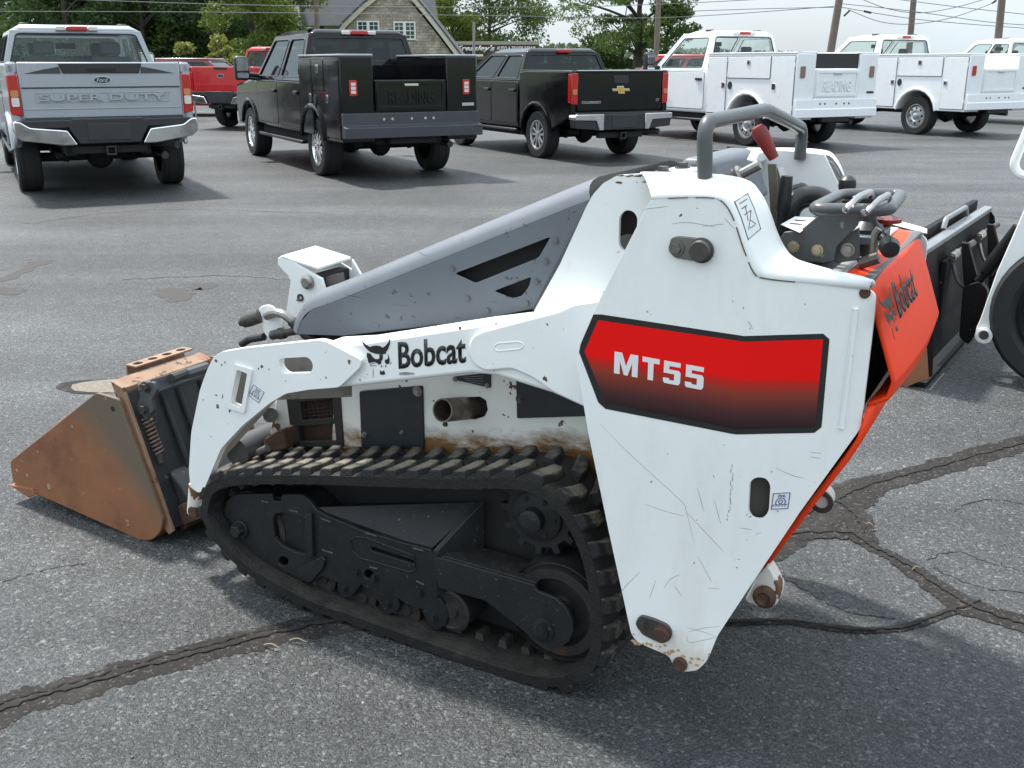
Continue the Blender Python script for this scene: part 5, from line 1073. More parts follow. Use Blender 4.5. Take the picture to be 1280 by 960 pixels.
def quad_panel(par, nm, Q, holes, paint, gl, th=.04, gname='window', trim=True):
    p00, p10, p11, p01 = [Vector(q) for q in Q]; cen = (p00 + p10 + p11 + p01) / 4
    nrm = (p10 - p00).cross(p01 - p00).normalized(); inward = Vector((par.get('cx', 0), 0, cen.z)) - cen; nrm = nrm if nrm.dot(inward) > 0 else -nrm
    def mp(u, v): return (p00 * (1 - u) + p10 * u) * (1 - v) + (p01 * (1 - u) + p11 * u) * v
    loops = [[(0, 0), (.5, 0), (1, 0), (1, 1), (.5, 1), (0, 1)]] + [rnd(h, .05, 3) for h in holes]
    bm = prism(BM(), loops[0], 0, 1, loops[1:]); 
    for v in bm.verts: v.co = mp(v.co.x, v.co.z) + nrm * th * v.co.y
    f = obj(nm, bm, paint, par, .006)
    for h in loops[1:]:
        bm = BM(); fc = sheet(bm, [mp(*q) + nrm * th * .35 for q in h]); fc.normal_update()
        if fc.normal.dot(nrm) > 0: fc.normal_flip()
        g = obj(gname, bm, gl, f, smooth=0)
        if trim:
            bm = BM(); tube(bm, [mp(*q) + nrm * th * .1 for q in h], .012, 5, closed=True); obj('window_trim', bm, TRIM, g)
    return f
def truck(name, label, LR, head, paint, kind='pickup', wb=4.06, R_=.41, tr=1.72, W=1.01, ro=1.22, cb=.80, roof=2.03, belt=1.30, rail=1.46, doors=2, wst=None, wsb=None, style='six', rim=CHROME, sc=.97, tw_=.28, lights='super', gl=GL, emblem_kind='oval', rocker=.56, roofpaint=None, mirrors=True, group=None, cat='truck'):
    o = empty(name, (0, 0, 0), head, label, cat, group); o.scale = (sc, sc, sc)
    c, s = math.cos(head), math.sin(head); o.location = (LR.x + s * tr / 2 * sc, LR.y - c * tr / 2 * sc, 0)
    o['cx'] = (cb + 2.2)
    ra = R_ + .10; xf = wb + .93; wsb = wsb or (wb - .50); wst = wst or (wsb - .75)
    # cab lower body with front arch
    pr = [(cb, rocker)] + arc(wb, ra, rocker, R_ + .02) + [(xf - .1, rocker), (xf, .72), (xf - .02, belt - .25), (xf - .1, belt - .1), (wsb + .1, belt + .03), (wsb - .05, belt), (cb, belt)]
    body = obj('body', prism(BM(), pr, -W, W), paint, o, .05, 3)
    # door seams and handles
    nd = doors; x0 = cb + .06; x1 = wsb - .12; xs = [x0 + (x1 - x0) * k / nd for k in range(nd + 1)]
    for sy in (-1, 1):
        for k in range(nd):
            d = obj('door', prism(BM(), rnd([(xs[k] + .012, rocker + .08), (xs[k + 1] - .012, rocker + .08), (xs[k + 1] - .012, belt - .03), (xs[k] + .012, belt - .03)], .06, 4), sy * (W - .01), sy * (W + .006)), paint, body, .004)
            bm = BM(); tube(bm, [(p[0], sy * (W - .001), p[1]) for p in rnd([(xs[k] + .004, rocker + .072), (xs[k + 1] - .004, rocker + .072), (xs[k + 1] - .004, belt - .022), (xs[k] + .004, belt - .022)], .06, 4)], .006, 4, closed=True); obj('door_gap', bm, UNDER, d)
            bm = box(BM(), xs[k] + .07, xs[k] + .27, sy * (W + .006), sy * (W + .04), belt - .19, belt - .14); obj('door_handle', bm, TRIM if paint != P_SILVER else paint, d, .01)
        bm = box(BM(), cb + .1, wb - ra - .05, sy * (W + .01), sy * (W - .10), .40, .45); obj('step_bar', bm, TRIM, o, .015)
        bm = BM(); tube(bm, [(p[0], sy * (W + .003), p[1]) for p in arc(wb, ra + .02, rocker, R_ + .02)], .03, 6); obj('wheel_arch_trim', bm, paint, body)
    # greenhouse
    bw, rw = W - .02, W - .20; zt = roof - .07; rb = cb + .10
    win = {1: [[(.12, .08), (.12, .90), (.90, .90), (.93, .08)]], 2: [[(.05, .08), (.07, .90), (.44, .90), (.44, .08)], [(.50, .08), (.50, .90), (.94, .90), (.95, .08)]]}[1 if doors == 1 else 2]
    for sy in (-1, 1): quad_panel(o, 'cab_side', [(cb, sy * bw, belt), (wsb, sy * bw, belt), (wst, sy * rw, zt), (rb, sy * rw, zt)], win, paint, gl)
    quad_panel(o, 'cab_rear', [(cb, bw, belt), (cb, -bw, belt), (rb, -rw, zt), (rb, rw, zt)], [[(.035, .05), (.05, .93), (.95, .93), (.965, .05)]], paint, gl, gname='rear_window')
    quad_panel(o, 'windscreen_frame', [(wsb, bw, belt), (wsb, -bw, belt), (wst, -rw, zt), (wst, rw, zt)], [[(.05, .05), (.06, .95), (.94, .95), (.95, .05)]], paint, gl, gname='windscreen')
    rf = obj('roof', hexa(BM(), [(rb - .02, rw + .01, zt - .01), (rb - .02, -rw - .01, zt - .01), (wst + .03, -rw - .01, zt - .01), (wst + .03, rw + .01, zt - .01)], [(rb + .06, rw - .13, roof), (rb + .06, -rw + .13, roof), (wst - .25, -rw + .13, roof), (wst - .25, rw - .13, roof)]), roofpaint or paint, o, .05, 3)
    bm = box(BM(), rb - .06, rb + .02, -.13, .13, roof - .075, roof - .02); bl = obj('brake_light', bm, LENS, rf, .01)
    if lights == 'super':
        for sy in (-1, 1): obj('cargo_lamp', box(BM(), rb - .055, rb + .02, sy * .14, sy * .26, roof - .075, roof - .02), LENSW, rf, .01)
        for sy in (-.62, .62): obj('marker_lamp', box(BM(), rb + .25, rb + .40, sy - .06, sy + .06, roof - .015, roof + .025), TRIM, rf, .015)
    # interior
    bm = box(BM(), cb + .06, wsb, -bw + .08, bw - .08, belt - .12, belt - .02); obj('cab_interior', bm, SEAT, o)
    rows_ = [cb + .55] if doors == 1 else [cb + .35, (cb + wsb) / 2 + .15]
    for xr in rows_:
        for sy in (-.42, .42):
            st = obj('seat', prism(BM(), rnd([(xr, belt - .1), (xr + .14, belt - .1), (xr + .02, belt + .28), (xr - .10, belt + .28)], .05, 3), sy - .24, sy + .24), SEAT, o, .05, 3)
            obj('headrest', box(BM(), xr - .11, xr - .01, sy - .13, sy + .13, belt + .30, belt + .47), SEAT, st, .04, 3)
    bm = BM(); tube(bm, [(wsb - .45 + .12 * math.sin(t), .42 + .19 * math.cos(t), belt + .05 + .17 * math.sin(t)) for t in [k * math.pi / 8 for k in range(16)]], .016, 6, closed=True); obj('steering_wheel', bm, TRIM, o)
    bm = prism(BM(), [(wsb - .35, belt - .1), (wsb, belt - .1), (wsb - .08, belt + .06), (wsb - .32, belt + .04)], -bw + .1, bw - .1); obj('dashboard', bm, TRIM, o, .02)
    obj('mirror_glass', box(BM(), wst - .1, wst - .06, -.14, .14, zt - .22, zt - .13), TRIM, o, .01)
    if mirrors:
        for sy in (-1, 1):
            mm = obj('mirror', box(BM(), wsb - .22, wsb - .06, sy * (W + .12), sy * (W + .36), belt - .02, belt + .36), TRIM, o, .05, 3)
            obj('mirror_glass', prism(BM(), rnd([(sy * (W + .145), belt + .13), (sy * (W + .335), belt + .13), (sy * (W + .335), belt + .33), (sy * (W + .145), belt + .33)], .03), wsb - .223, wsb - .219, axis='x'), CHROME, mm, smooth=0); obj('mirror_glass', prism(BM(), rnd([(sy * (W + .145), belt + .015), (sy * (W + .335), belt + .015), (sy * (W + .335), belt + .10), (sy * (W + .145), belt + .10)], .03), wsb - .223, wsb - .219, axis='x'), CHROME, mm, smooth=0)
            bm = BM(); cyl(bm, (wsb - .14, sy * (W - .03), belt + .06), (wsb - .14, sy * (W + .14), belt + .08), .03, n=8); cyl(bm, (wsb - .14, sy * (W - .03), belt - .0), (wsb - .14, sy * (W + .14), belt + .02), .03, n=8); obj('mirror_arm', bm, TRIM, mm)
    # front: grille and headlights
    obj('grille', box(BM(), xf - .01, xf + .02, -.62, .62, .80, belt - .22), TRIM, o, .01)
    for sy in (-1, 1): obj('headlight', box(BM(), xf - .10, xf + .012, sy * .64, sy * (W - .04), .86, belt - .26), LENSW, o, .03)
    obj('front_bumper', box(BM(), xf - .05, xf + .14, -W + .02, W - .02, .50, .74), CHROME, o, .05, 3)
    # chassis
    bm = box(BM(), -ro + .1, xf - .2, -.48, -.36, .50, .66); box(bm, -ro + .1, xf - .2, .36, .48, .50, .66); box(bm, -.8, xf - .6, -.36, .36, .52, .64); cyl(bm, (0, -tr / 2, R_), (0, tr / 2, R_), .06, n=10); cyl(bm, (wb, -tr / 2, R_), (wb, tr / 2, R_), .05, n=10)
    lathe(bm, [(0, -.16), (.12, -.12), (.17, 0), (.12, .12), (0, .16)], (-.02, 0, R_), (1, 0, 0), 14); box(bm, .6, 1.5, -.72, -.5, .42, .62); box(bm, .5, 1.9, .5, .7, .45, .66)
    for sy in (-1, 1):
        box(bm, -.65, .65, sy * .52 - .04, sy * .52 + .04, R_ + .03, R_ + .09); cyl(bm, (-.12, sy * .42, R_ - .06), (-.1, sy * .36, .72), .035, n=8)
    obj('chassis_frame', bm, UNDER, o)
    bm = box(BM(), cb + .05, wb - ra, -W + .10, W - .10, rocker - .12, rocker + .1); obj('floor_pan', bm, UNDER, o)
    bm = BM(); cyl(bm, (-ro + .20, -.66, .46), (.4, -.62, .50), .045, n=12); obj('exhaust', bm, STEEL_D, o)
    for x in (0, wb):
        for sy in (-1, 1): wheel_obj(o, x, sy * (tr / 2), R_, tw_, style, rim)
    if kind == 'pickup': bed_pickup(o, paint, cb, ro, W, rail, rocker, R_, ra, lights, emblem_kind)
    else: bed_service(o, paint, cb, ro, W, rail, rocker, R_, ra, kind)
    return o
def oval(o, par, x, z, rx, rz, m1, m2):
    e = obj('badge', prism(BM(), circ((0, z), rx, 24, rz), x, x - .008, axis='x'), m1, par, smooth=0); obj('badge_face', prism(BM(), circ((0, z), rx * .88, 24, rz * .82), x - .008, x - .010, axis='x'), m2, e, smooth=0); return e
def bed_pickup(o, paint, cb, ro, W, rail, rocker, R_, ra, lights, ek):
    pr = [(-ro, .74), (-ra - .02, rocker + .04)] + arc(0, ra, rocker + .04, R_ + .02)[0:0] + arc(0, ra, rocker, R_ + .02) + [(cb - .03, rocker), (cb - .03, rail - .02), (cb - .2, rail), (-ro, rail - .0)]
    bd = empty('cargo_bed', parent=o)
    for sy in (-1, 1):
        obj('bed_side', prism(BM(), pr, sy * W, sy * (W - .10)), paint, bd, .035, 3); obj('rail_cap', box(BM(), -ro + .02, cb - .06, sy * (W - .12), sy * (W - .02), rail - .005, rail + .018), TRIM, bd, .01)
        bm = BM(); tube(bm, [(p[0], sy * (W + .004), p[1]) for p in arc(0, ra + .02, rocker, R_ + .02)], .028, 6); obj('wheel_arch_trim', bm, paint, bd)
    obj('bed_floor', box(BM(), -ro + .05, cb - .05, -W + .11, W - .11, .78, .84), TRIM, bd); obj('bed_front', box(BM(), cb - .09, cb - .04, -W + .11, W - .11, .845, rail - .01), paint, bd)
    z0, z1 = .80 if ek == 'bow' else .92, rail + .01; w_ = W - .115
    tg = obj('tailgate', prism(BM(), [(-w_, z0), (w_, z0), (w_, z1), (-w_, z1)], -ro - .005, -ro + .06, axis='x'), paint, o, .018, 3)
    if ek == 'oval':
        xr = -ro - .006
        obj('tailgate_step', prism(BM(), [(-.42, z1 - .125), (.42, z1 - .125), (.46, z1 - .012), (-.46, z1 - .012)], xr, xr - .012, axis='x'), TRIM, tg, .006)
        obj('tailgate_handle', box(BM(), xr - .02, xr - .012, -.16, .16, z1 - .10, z1 - .055), BLKP, tg, .006)
        for sy in (-1, 1): obj('tailgate_accent', prism(BM(), [(sy * .44, z1 - .125), (sy * .45, z1 - .05), (sy * .62, z1 - .08), (sy * .82, z1 - .125)], xr, xr - .006, axis='x'), BUMPG, tg)
        for za in (z1 - .28, z0 + .13): obj('tailgate_crease', box(BM(), xr - .006, xr, -w_ + .02, w_ - .02, za - .010, za + .006), TRIM if za > 1.1 else paint, tg, .003)
        ov = oval(o, tg, xr, z1 - .20, .105, .045, CHROME, BLUE); obj('badge_script', text_bm('Ford', (xr - .0105, .062, z1 - .222), (0, -1, 0), (0, 0, 1), .045, .125, .001, 0, .3), CHROME, ov, smooth=0)
        fr = BM(); tube(fr, [(xr, y, z) for y, z in ((-.74, z0 + .20), (.74, z0 + .20), (.74, z0 + .305), (-.74, z0 + .305))], .006, 5, closed=True); obj('tailgate_frame', fr, paint, tg)
        obj('tailgate_lettering', text_bm('SUPER DUTY', (xr - .001, .70, z0 + .215), (0, -1, 0), (0, 0, 1), .075, 1.40, .022, .015), paint, tg, .003)
        obj('lower_trim', box(BM(), xr - .004, xr + .02, -w_ + .01, w_ - .01, z0 - .05, z0 + .035), BUMPG, tg, .006)
    elif ek == 'plain':
        xr = -ro - .006; obj('tailgate_handle', box(BM(), xr - .02, xr, -.2, .2, z1 - .07, z1 - .005), TRIM, tg, .008); oval(o, tg, xr, z1 - .22, .11, .048, CHROME, BLUE)
        obj('tailgate_crease', box(BM(), xr - .006, xr, -w_ + .02, w_ - .02, z0 + .16, z0 + .175), paint, tg, .003)
    else:
        xr = -ro - .006
        obj('tailgate_handle', prism(BM(), [(-.14, z1 - .19), (.14, z1 - .19), (.14, z1 - .07), (-.14, z1 - .07)], xr, xr - .008, axis='x'), TRIM, tg, .006); obj('tailgate_lip', prism(BM(), [(-ro - .03, z1 - .03), (-ro + .07, z1 - .03), (-ro + .07, z1 + .012), (-ro - .03, z1)], -w_, w_), paint, tg, .008)
        bt = [(-.17, z1 - .315), (-.16, z1 - .275), (-.06, z1 - .275), (-.05, z1 - .235), (.08, z1 - .235), (.075, z1 - .275), (.17, z1 - .275), (.16, z1 - .315), (.06, z1 - .315), (.05, z1 - .355), (-.08, z1 - .355), (-.07, z1 - .315)]
        e = obj('badge', prism(BM(), bt, xr, xr - .012, axis='x'), CHROME, tg, .003); obj('badge_face', prism(BM(), [(y * .88, (z - z1 + .295) * .78 + z1 - .295) for y, z in bt], xr - .0125, xr - .014, axis='x'), GOLD, e)
        obj('name_badge', text_bm('COLORADO', (xr - .001, w_ - .08, z1 - .50), (0, -1, 0), (0, 0, 1), .04, .36, .006, .02), CHROME, tg); obj('trim_badge', text_bm('LT', (xr - .001, -w_ + .12, z1 - .48), (0, -1, 0), (0, 0, 1), .04, .06, .006, .02), CHROME, tg)
        obj('tag_badge', box(BM(), xr - .005, xr, w_ - .24, w_ - .08, z1 - .68, z1 - .64), mat('badge_red', (.2, .02, .02), .3), tg)
    # tail lights
    for sy in (-1, 1):
        yo, yi = sy * (W + .004), sy * (W - .115 - (.01 if ek == 'bow' else 0)); h0, h1 = (z0 + .05, z1 - .13) if ek != 'bow' else (z0 + .10, z1 - .03)
        wr = .09 if ek == 'bow' else .20
        tl = obj('tail_light', hexa(BM(), [(-ro - .02, yi, h0), (-ro - .02, yi, h1), (-ro + wr, yo - sy * .05, h1), (-ro + wr, yo - sy * .05, h0)], [(-ro - .008, yo, h0 + .02), (-ro - .008, yo, h1 - .01), (-ro + wr, yo, h1 - .02), (-ro + wr, yo, h0 + .04)]), LENS, o, .012, 2)
        if ek == 'oval':
            m_ = (yo + yi) / 2
            obj('reverse_lamp', prism(BM(), rnd([(m_ - .04, h0 + .11), (m_ + .04, h0 + .11), (m_ + .04, h0 + .21), (m_ - .04, h0 + .21)], .02), -ro - .018, -ro - .03, axis='x'), LENSW, tl); obj('turn_lamp', prism(BM(), rnd([(m_ - .04, h0 + .215), (m_ + .04, h0 + .215), (m_ + .04, h0 + .29), (m_ - .04, h0 + .29)], .02), -ro - .018, -ro - .03, axis='x'), LENSA, tl)
        elif ek == 'bow':
            m_ = (yo + yi) / 2; obj('reverse_lamp', prism(BM(), rnd([(m_ - .04, h0 + .16), (m_ + .04, h0 + .16), (m_ + .04, h0 + .24), (m_ - .04, h0 + .24)], .02), -ro - .018, -ro - .028, axis='x'), LENSA, tl)
        # bed corner post behind the tailgate edge
        obj('bed_corner', box(BM(), -ro + .0, -ro + .22, sy * (W - .118), sy * (W - .002), h1 + .004, rail + .008), paint, o, .02, 2)
    # rear bumper
    bp = empty('rear_bumper', parent=o); zb = .68 if ek != 'bow' else .53; zt = .90 if ek != 'bow' else .76
    for sy in (-1, 1):
        if ek == 'bow':
            obj('bumper_corner', prism(BM(), rnd([(sy * .40, zb - .02), (sy * .48, zb - .02), (sy * .54, zt - .10), (sy * W, zt - .085), (sy * W, zt), (sy * .40, zt)], .01, 2), -ro - .16, -ro + .05, axis='x'), CHROME, bp, .025, 3); obj('corner_step', prism(BM(), rnd([(sy * .485, zb - .01), (sy * (W - .03), zb + .02), (sy * (W - .01), zt - .088), (sy * .545, zt - .102)], .01), -ro - .14, -ro + .04, axis='x'), TRIM, bp)
        else:
            obj('bumper_corner', prism(BM(), rnd([(sy * .46, zt - .09), (sy * .36, zb - .04), (sy * .52, zb - .04), (sy * (W - .06), zb + .03), (sy * (W + .01), zb + .09), (sy * (W + .01), zt + .02), (sy * (W - .06), zt + .02), (sy * (W - .16), zt - .05)], .02, 2), -ro - .17, -ro - .02, axis='x'), CHROME, bp, .03, 3)
            obj('bumper_end', box(BM(), -ro - .10, -ro + .32, sy * (W - .05), sy * (W + .005), zb + .08, zt + .01), CHROME, bp, .025, 3)
    obj('bumper_centre', prism(BM(), ([(-.44, zt - .06), (-.34, zb - .03), (.34, zb - .03), (.44, zt - .06), (.40, zt + .04), (-.40, zt + .04)] if ek != 'bow' else [(-.398, zb - .02), (.398, zb - .02), (.398, zt - .002), (-.398, zt - .002)]), -ro - .15, -ro, axis='x'), TRIM, bp, .012); obj('bumper_top', box(BM(), -ro - .14, -ro + .02, -W + .05, W - .05, zt - .06, zt + .025), TRIM, bp, .01)
    lp = obj('plate_holder', prism(BM(), rnd([(-.24, zb + .01), (.24, zb + .01), (.24, zt - .02), (-.24, zt - .02)], .02), -ro - .150, -ro - .158, axis='x'), PLATE, bp, .004)
    ht = obj('tow_hitch', box(BM(), -ro - .06, -ro + .05, -.42, .42, zb - .15, zb - .06), UNDER, o, .01); hb = BM(); prism(hb, [(-.055, zb - .17), (.055, zb - .17), (.055, zb - .06), (-.055, zb - .06)], -ro - .13, -ro - .05, [[(-.036, zb - .15), (.036, zb - .15), (.036, zb - .08), (-.036, zb - .08)]], axis='x'); obj('receiver', hb, TRIM, ht, .004)
    bm = BM(); cyl(bm, (-ro - .02, -.78, zb - .08), (-ro + .3, -.52, zb - .06), .05, n=14); obj('tailpipe', bm, STEEL_D, o)
BLKP = mat('gloss_black', (.008, .008, .009), .25)
def bed_service(o, paint, cb, ro, W, rail, rocker, R_, ra, kind):
    sb = empty('service_body', parent=o); zt = rail; zb = rocker - .02; dp_ = .46; xf = cb - .06; dark = kind == 'service_black'
    pr = [(-ro, zb)] + [( -ra - .03, zb)] + arc(0, ra + .02, zb, R_ + .02)[0:] + [(xf, zb), (xf, zt), (-ro, zt)]
    for sy in (-1, 1):
        bx_ = obj('side_box', prism(BM(), pr, sy * (W + .03), sy * (W + .03 - dp_)), paint, sb, .015, 2); ys = W + .03
        obj('box_lid', box(BM(), -ro + .01, xf - .01, sy * (ys - dp_ - .01), sy * (ys + .008), zt + .001, zt + .028), (P_SILVER if dark else paint), bx_, .008)
        xs = [xf - .03, xf - .62, -.62 + .02, -ro + .04]
        rects = [(xf - .60, xf - .03, zb + .05, zt - .05), (-.60, xf - .64, zt - .44, zt - .05), (-ro + .04, -.64, zb + .05, zt - .05)]
        for (a, b, c_, d_) in rects:
            d = obj('box_door', prism(BM(), rnd([(a, c_), (b, c_), (b, d_), (a, d_)], .02), sy * ys, sy * (ys + .014)), paint, bx_, .005); lx = (a + .07) if (d_ - c_) > .6 else (a + b) / 2; lz = (c_ + d_) / 2 if (d_ - c_) > .6 else d_ - .11
            if a < -.9: lx = b - .09
            for hz_ in (.15, .85): obj('door_hinge', box(BM(), (b if a > -.9 else a) - .012, (b if a > -.9 else a) + .012, sy * (ys + .004), sy * (ys + .02), c_ + (d_ - c_) * hz_ - .04, c_ + (d_ - c_) * hz_ + .04), paint, d, .003)
            bm = BM(); tube(bm, [(p[0], sy * (ys + .001), p[1]) for p in rnd([(a - .006, c_ - .006), (b + .006, c_ - .006), (b + .006, d_ + .006), (a - .006, d_ + .006)], .02)], .006, 4, closed=True); obj('door_seal', bm, UNDER, d)
            l_ = obj('door_latch', prism(BM(), rnd([(lx - .05, lz - .055), (lx + .05, lz - .055), (lx + .05, lz + .055), (lx - .05, lz + .055)], .02), sy * (ys + .014), sy * (ys + .022)), CHROME, d, .004); obj('latch_pull', box(BM(), lx - .025, lx + .025, sy * (ys + .022), sy * (ys + .027), lz - .03, lz + .03), TRIM, l_)
        bm = BM(); tube(bm, [(p[0], sy * (ys + .01), p[1]) for p in arc(0, ra + .05, zb, R_ + .02)], .035, 6); obj('wheel_arch_trim', bm, paint, bx_)
        if sy > 0: obj('fuel_door', prism(BM(), circ((xf - .72, zt - .58), .06, 14, .075), ys, ys + .012), TRIM, bx_)
        # rear face with lamp
        z_l = zt - (.50 if dark else .42); yl = sy * (ys - (.17 if dark else .15)); fr = obj('tail_lamp', prism(BM(), rnd([(yl - .055, z_l), (yl + .055, z_l), (yl + .055, z_l + .20), (yl - .055, z_l + .20)], .02), -ro - .003, -ro - .020, axis='x'), LENS if kind != 'service_white' else mat('lens_smoke', (.22, .14, .12), .3), bx_, .004)
        if dark:
            for zz in (.03, .08, .13): obj('lamp_cell', box(BM(), -ro - .026, -ro - .0205, yl - .032, yl + .032, z_l + zz, z_l + zz + .04), LENSW, fr)
    yi = W + .03 - dp_
    obj('bed_floor', box(BM(), -ro + .03, xf - .02, -yi + .002, yi - .002, .90, .96), paint, sb); obj('bulkhead', box(BM(), xf - .06, xf - .01, -yi + .002, yi - .002, .965, zt - .12), paint, sb)
    if kind == 'service_white':
        obj('load_cover', box(BM(), -ro + .05, -ro + .10, -yi + .004, yi - .004, zt - .26, zt + .002), TRIM, sb)
    tz0, tz1 = .93, zt - (.28 if not dark else .30)
    tg = obj('tailgate', prism(BM(), rnd([(-yi + .02, tz0), (yi - .02, tz0), (yi - .02, tz1), (-yi + .02, tz1)], .02), -ro - .01, -ro + .04, axis='x'), paint, sb, .006); xr = -ro - .0105
    obj('tailgate_rim', prism(BM(), [(-yi + .03, tz0 + .02), (yi - .03, tz0 + .02), (yi - .03, tz1 - .01), (-yi + .03, tz1 - .01)], xr, xr - .012, [[(-yi + .08, tz0 + .07), (yi - .08, tz0 + .07), (yi - .08, tz1 - .06), (-yi + .08, tz1 - .06)]], axis='x'), paint, tg, .004); obj('tailgate_handle', box(BM(), xr - .024, xr - .012, -.1, .1, tz1 - .08, tz1 - .05), CHROME if dark else ALLOY, tg, .004)
    if kind != 'service_plain': obj('tailgate_lettering', text_bm('READING', (xr - .0005, yi - .2, tz0 + .10), (0, -1, 0), (0, 0, 1), (tz1 - tz0) * .42, 2 * (yi - .2), .012, .02), paint, tg, .003)
    # rear sill and bumper
    obj('rear_sill', box(BM(), -ro - .004, -ro + .1, -yi + .001, yi - .001, zb + .12, tz0 - .004), paint, sb)
    bpm = BUMPG if dark else paint
    zq = zb + (.10 if dark else .08); ex = .16 if dark else .07; bp = obj('rear_bumper', prism(BM(), [(-ro - ex, zq - .04), (-ro - .01, zq - .04), (-ro - .01, zq + .28), (-ro - .05, zq + .28), (-ro - .055, zq + .12), (-ro - ex, zq + .10)], -W - .04, W + .04), bpm, o, .008)
    bm = BM()
    for y in (-.30, -.18, .02, .30, .42): lathe(bm, [(.02, 0), (.018, .006), (0, .006)], (-ro - .0505, y, zq + .20), (-1, 0, 0), 10)
    obj('bumper_holes', bm, ALLOY if dark else UNDER, bp, kind='stuff')
    ht = obj('tow_hitch', box(BM(), -ro - .06, -ro + .05, -.34, .34, zq - .13, zq - .045), UNDER, o, .01)
    obj('maker_badge', box(BM(), -ro - .004, -ro - .001, -W + .02, -W + .2, tz0 + .06, tz0 + .10), ALLOY if dark else TRIM, sb)
HD = R(118.5)
silver = truck('pickup_truck', 'silver heavy-duty pickup truck with SUPER DUTY tailgate and chrome rear bumper', gnd(40, 238), R(118), P_SILVER, style='six', rim=ALLOY, rail=1.555, belt=1.36, roof=2.04, sc=.96)
black = truck('service_truck', 'black truck with open service body and READING tailgate, grey step bumper', gnd(409, 219), R(118), P_BLACK, 'service_black', wb=3.76, cb=.62, ro=1.26, rail=1.64, W=.96, tr=1.66, gl=GLD, rim=CHROME, sc=.96)
colo = truck('pickup_truck', 'black mid-size pickup truck with gold badge and chrome rear bumper', gnd(678, 197), R(118), P_BLACK, wb=3.10, R_=.385, tr=1.60, W=.935, ro=1.12, cb=.60, roof=1.78, belt=1.25, rail=1.41, style='five', rim=ALLOY, tw_=.25, lights='mid', emblem_kind='bow', gl=GLD, rocker=.46, wsb=2.75, wst=2.0, mirrors=False, sc=.97)
wh1 = truck('service_truck', 'white regular-cab service truck with black load cover, parked beside the black mid-size pickup', gnd(937, 182), R(118), P_WHITE, 'service_white', wb=3.60, cb=1.30, ro=1.28, rail=1.70, roof=2.16, belt=1.39, W=.98, doors=1, style='steel', rim=ALLOY, sc=.97)
wh2 = truck('service_truck', 'white service truck with tall red tail lamps and open empty cargo bay', gnd(1146, 168), R(118), P_WHITE, 'service_plain', wb=3.60, cb=1.30, ro=1.28, rail=1.70, roof=2.16, belt=1.39, W=.98, doors=1, style='steel', rim=ALLOY, sc=.97)
wh3 = truck('pickup_truck', 'white pickup truck mostly hidden behind the white service truck with tall red lamps', gnd(1146, 168) + Vector((4.3, 3.0, 0)), R(118), P_WHITE, wb=3.60, cb=1.2, doors=2, roof=2.14, belt=1.38, rail=1.56, style='steel', rim=ALLOY, emblem_kind='plain', sc=.97)
red = truck('pickup_truck', 'bright red pickup truck between the silver pickup and the black service truck', gnd(287, 158), R(66), P_RED, wb=3.7, cb=.8, style='steel', rim=ALLOY, emblem_kind='plain', rail=1.52, belt=1.34, sc=.92)
# ================================================================== second machine at the right edge: wheeled skid loader with its bucket
_q0 = gnd(1154, 312, .67); _q1 = gnd(1239, 257, .67); _wd = (_q1 - _q0).normalized()
S2ANG = math.atan2(_wd.y, _wd.x) - math.pi / 2
S2ORG = Vector((_q0.x, _q0.y, 0)); S2I = (Matrix.Translation(S2ORG) @ Matrix.Rotation(S2ANG, 4, 'Z')).inverted(); _so = S2I @ _O
BW2 = (_q1 - _q0).length
def B3(x, y, s=0.0): r = S2I.to_3x3() @ ray(x, y); return _so + r * ((s - _so.y) / r.y)
def BP(pts, s): return [(B3(x, y, s).x, B3(x, y, s).z) for x, y in pts]
def BU(x, y, u): r = S2I.to_3x3() @ ray(x, y); return _so + r * ((u - _so.x) / r.x)
sk2 = empty('skid_loader', S2ORG, S2ANG, 'white wheeled skid loader with wide black bucket behind the orange door', 'loader')
BKP = mat('bucket_black', (.005, .005, .0055), .6, var=.25, vs_=12, bump=.1, spots=((.10, .09, .08), .10, 40), spec=.2); EDGE = mat('bucket_edge_steel', (.22, .235, .25), .38, .4, var=.15, vs_=10, spots=((.08, .08, .08), .2, 40))
b2_ = empty('bucket', parent=sk2)
sdp = BP([(1118, 489), (1165, 470), (1168, 400), (1160, 330), (1152, 318), (1138, 330), (1120, 400), (1090, 470)], 0)
obj('side_plate', prism(BM(), sdp, 0, .012), BKP, b2_, .002); obj('side_plate', prism(BM(), sdp, BW2 - .012, BW2), BKP, b2_, .002)
obj('worn_corner', prism(BM(), BP([(1112, 487), (1118, 490), (1161, 472), (1158, 425), (1125, 440)], -.003), -.004, -.0005), RUST, b2_)
rl = BP([(1154, 312), (1160, 322), (1158, 330), (1152, 322)], 0); bm = prism(BM(), [(p[0] - .035, p[1]) for p in rl[:1]] + [(rl[0][0] + .012, rl[0][1] - .005), (rl[0][0] + .012, rl[0][1] - .03), (rl[0][0] - .035, rl[0][1] - .03)], .013, BW2 - .013); obj('top_rail', bm, EDGE, b2_, .004)
bm = prism(BM(), [(rl[0][0] - .11, rl[0][1] - .03), (rl[0][0] - .075, rl[0][1] - .03), (rl[0][0] - .075, rl[0][1] + .03), (rl[0][0] - .11, rl[0][1] + .03)], .013, BW2 - .013); obj('spill_bar', bm, BKP, b2_, .004)
uL = rl[0][0] - .05
bm = BM(); tube(bm, bend([(uL, .38 * BW2, rl[0][1]), (uL, .40 * BW2, rl[0][1] + .05), (uL, .70 * BW2, rl[0][1] + .05), (uL, .72 * BW2, rl[0][1])], .03), .014, 8); obj('step_handle', bm, EDGE, b2_)
lo = BP([(1160, 330), (1168, 400), (1165, 470)], 0)
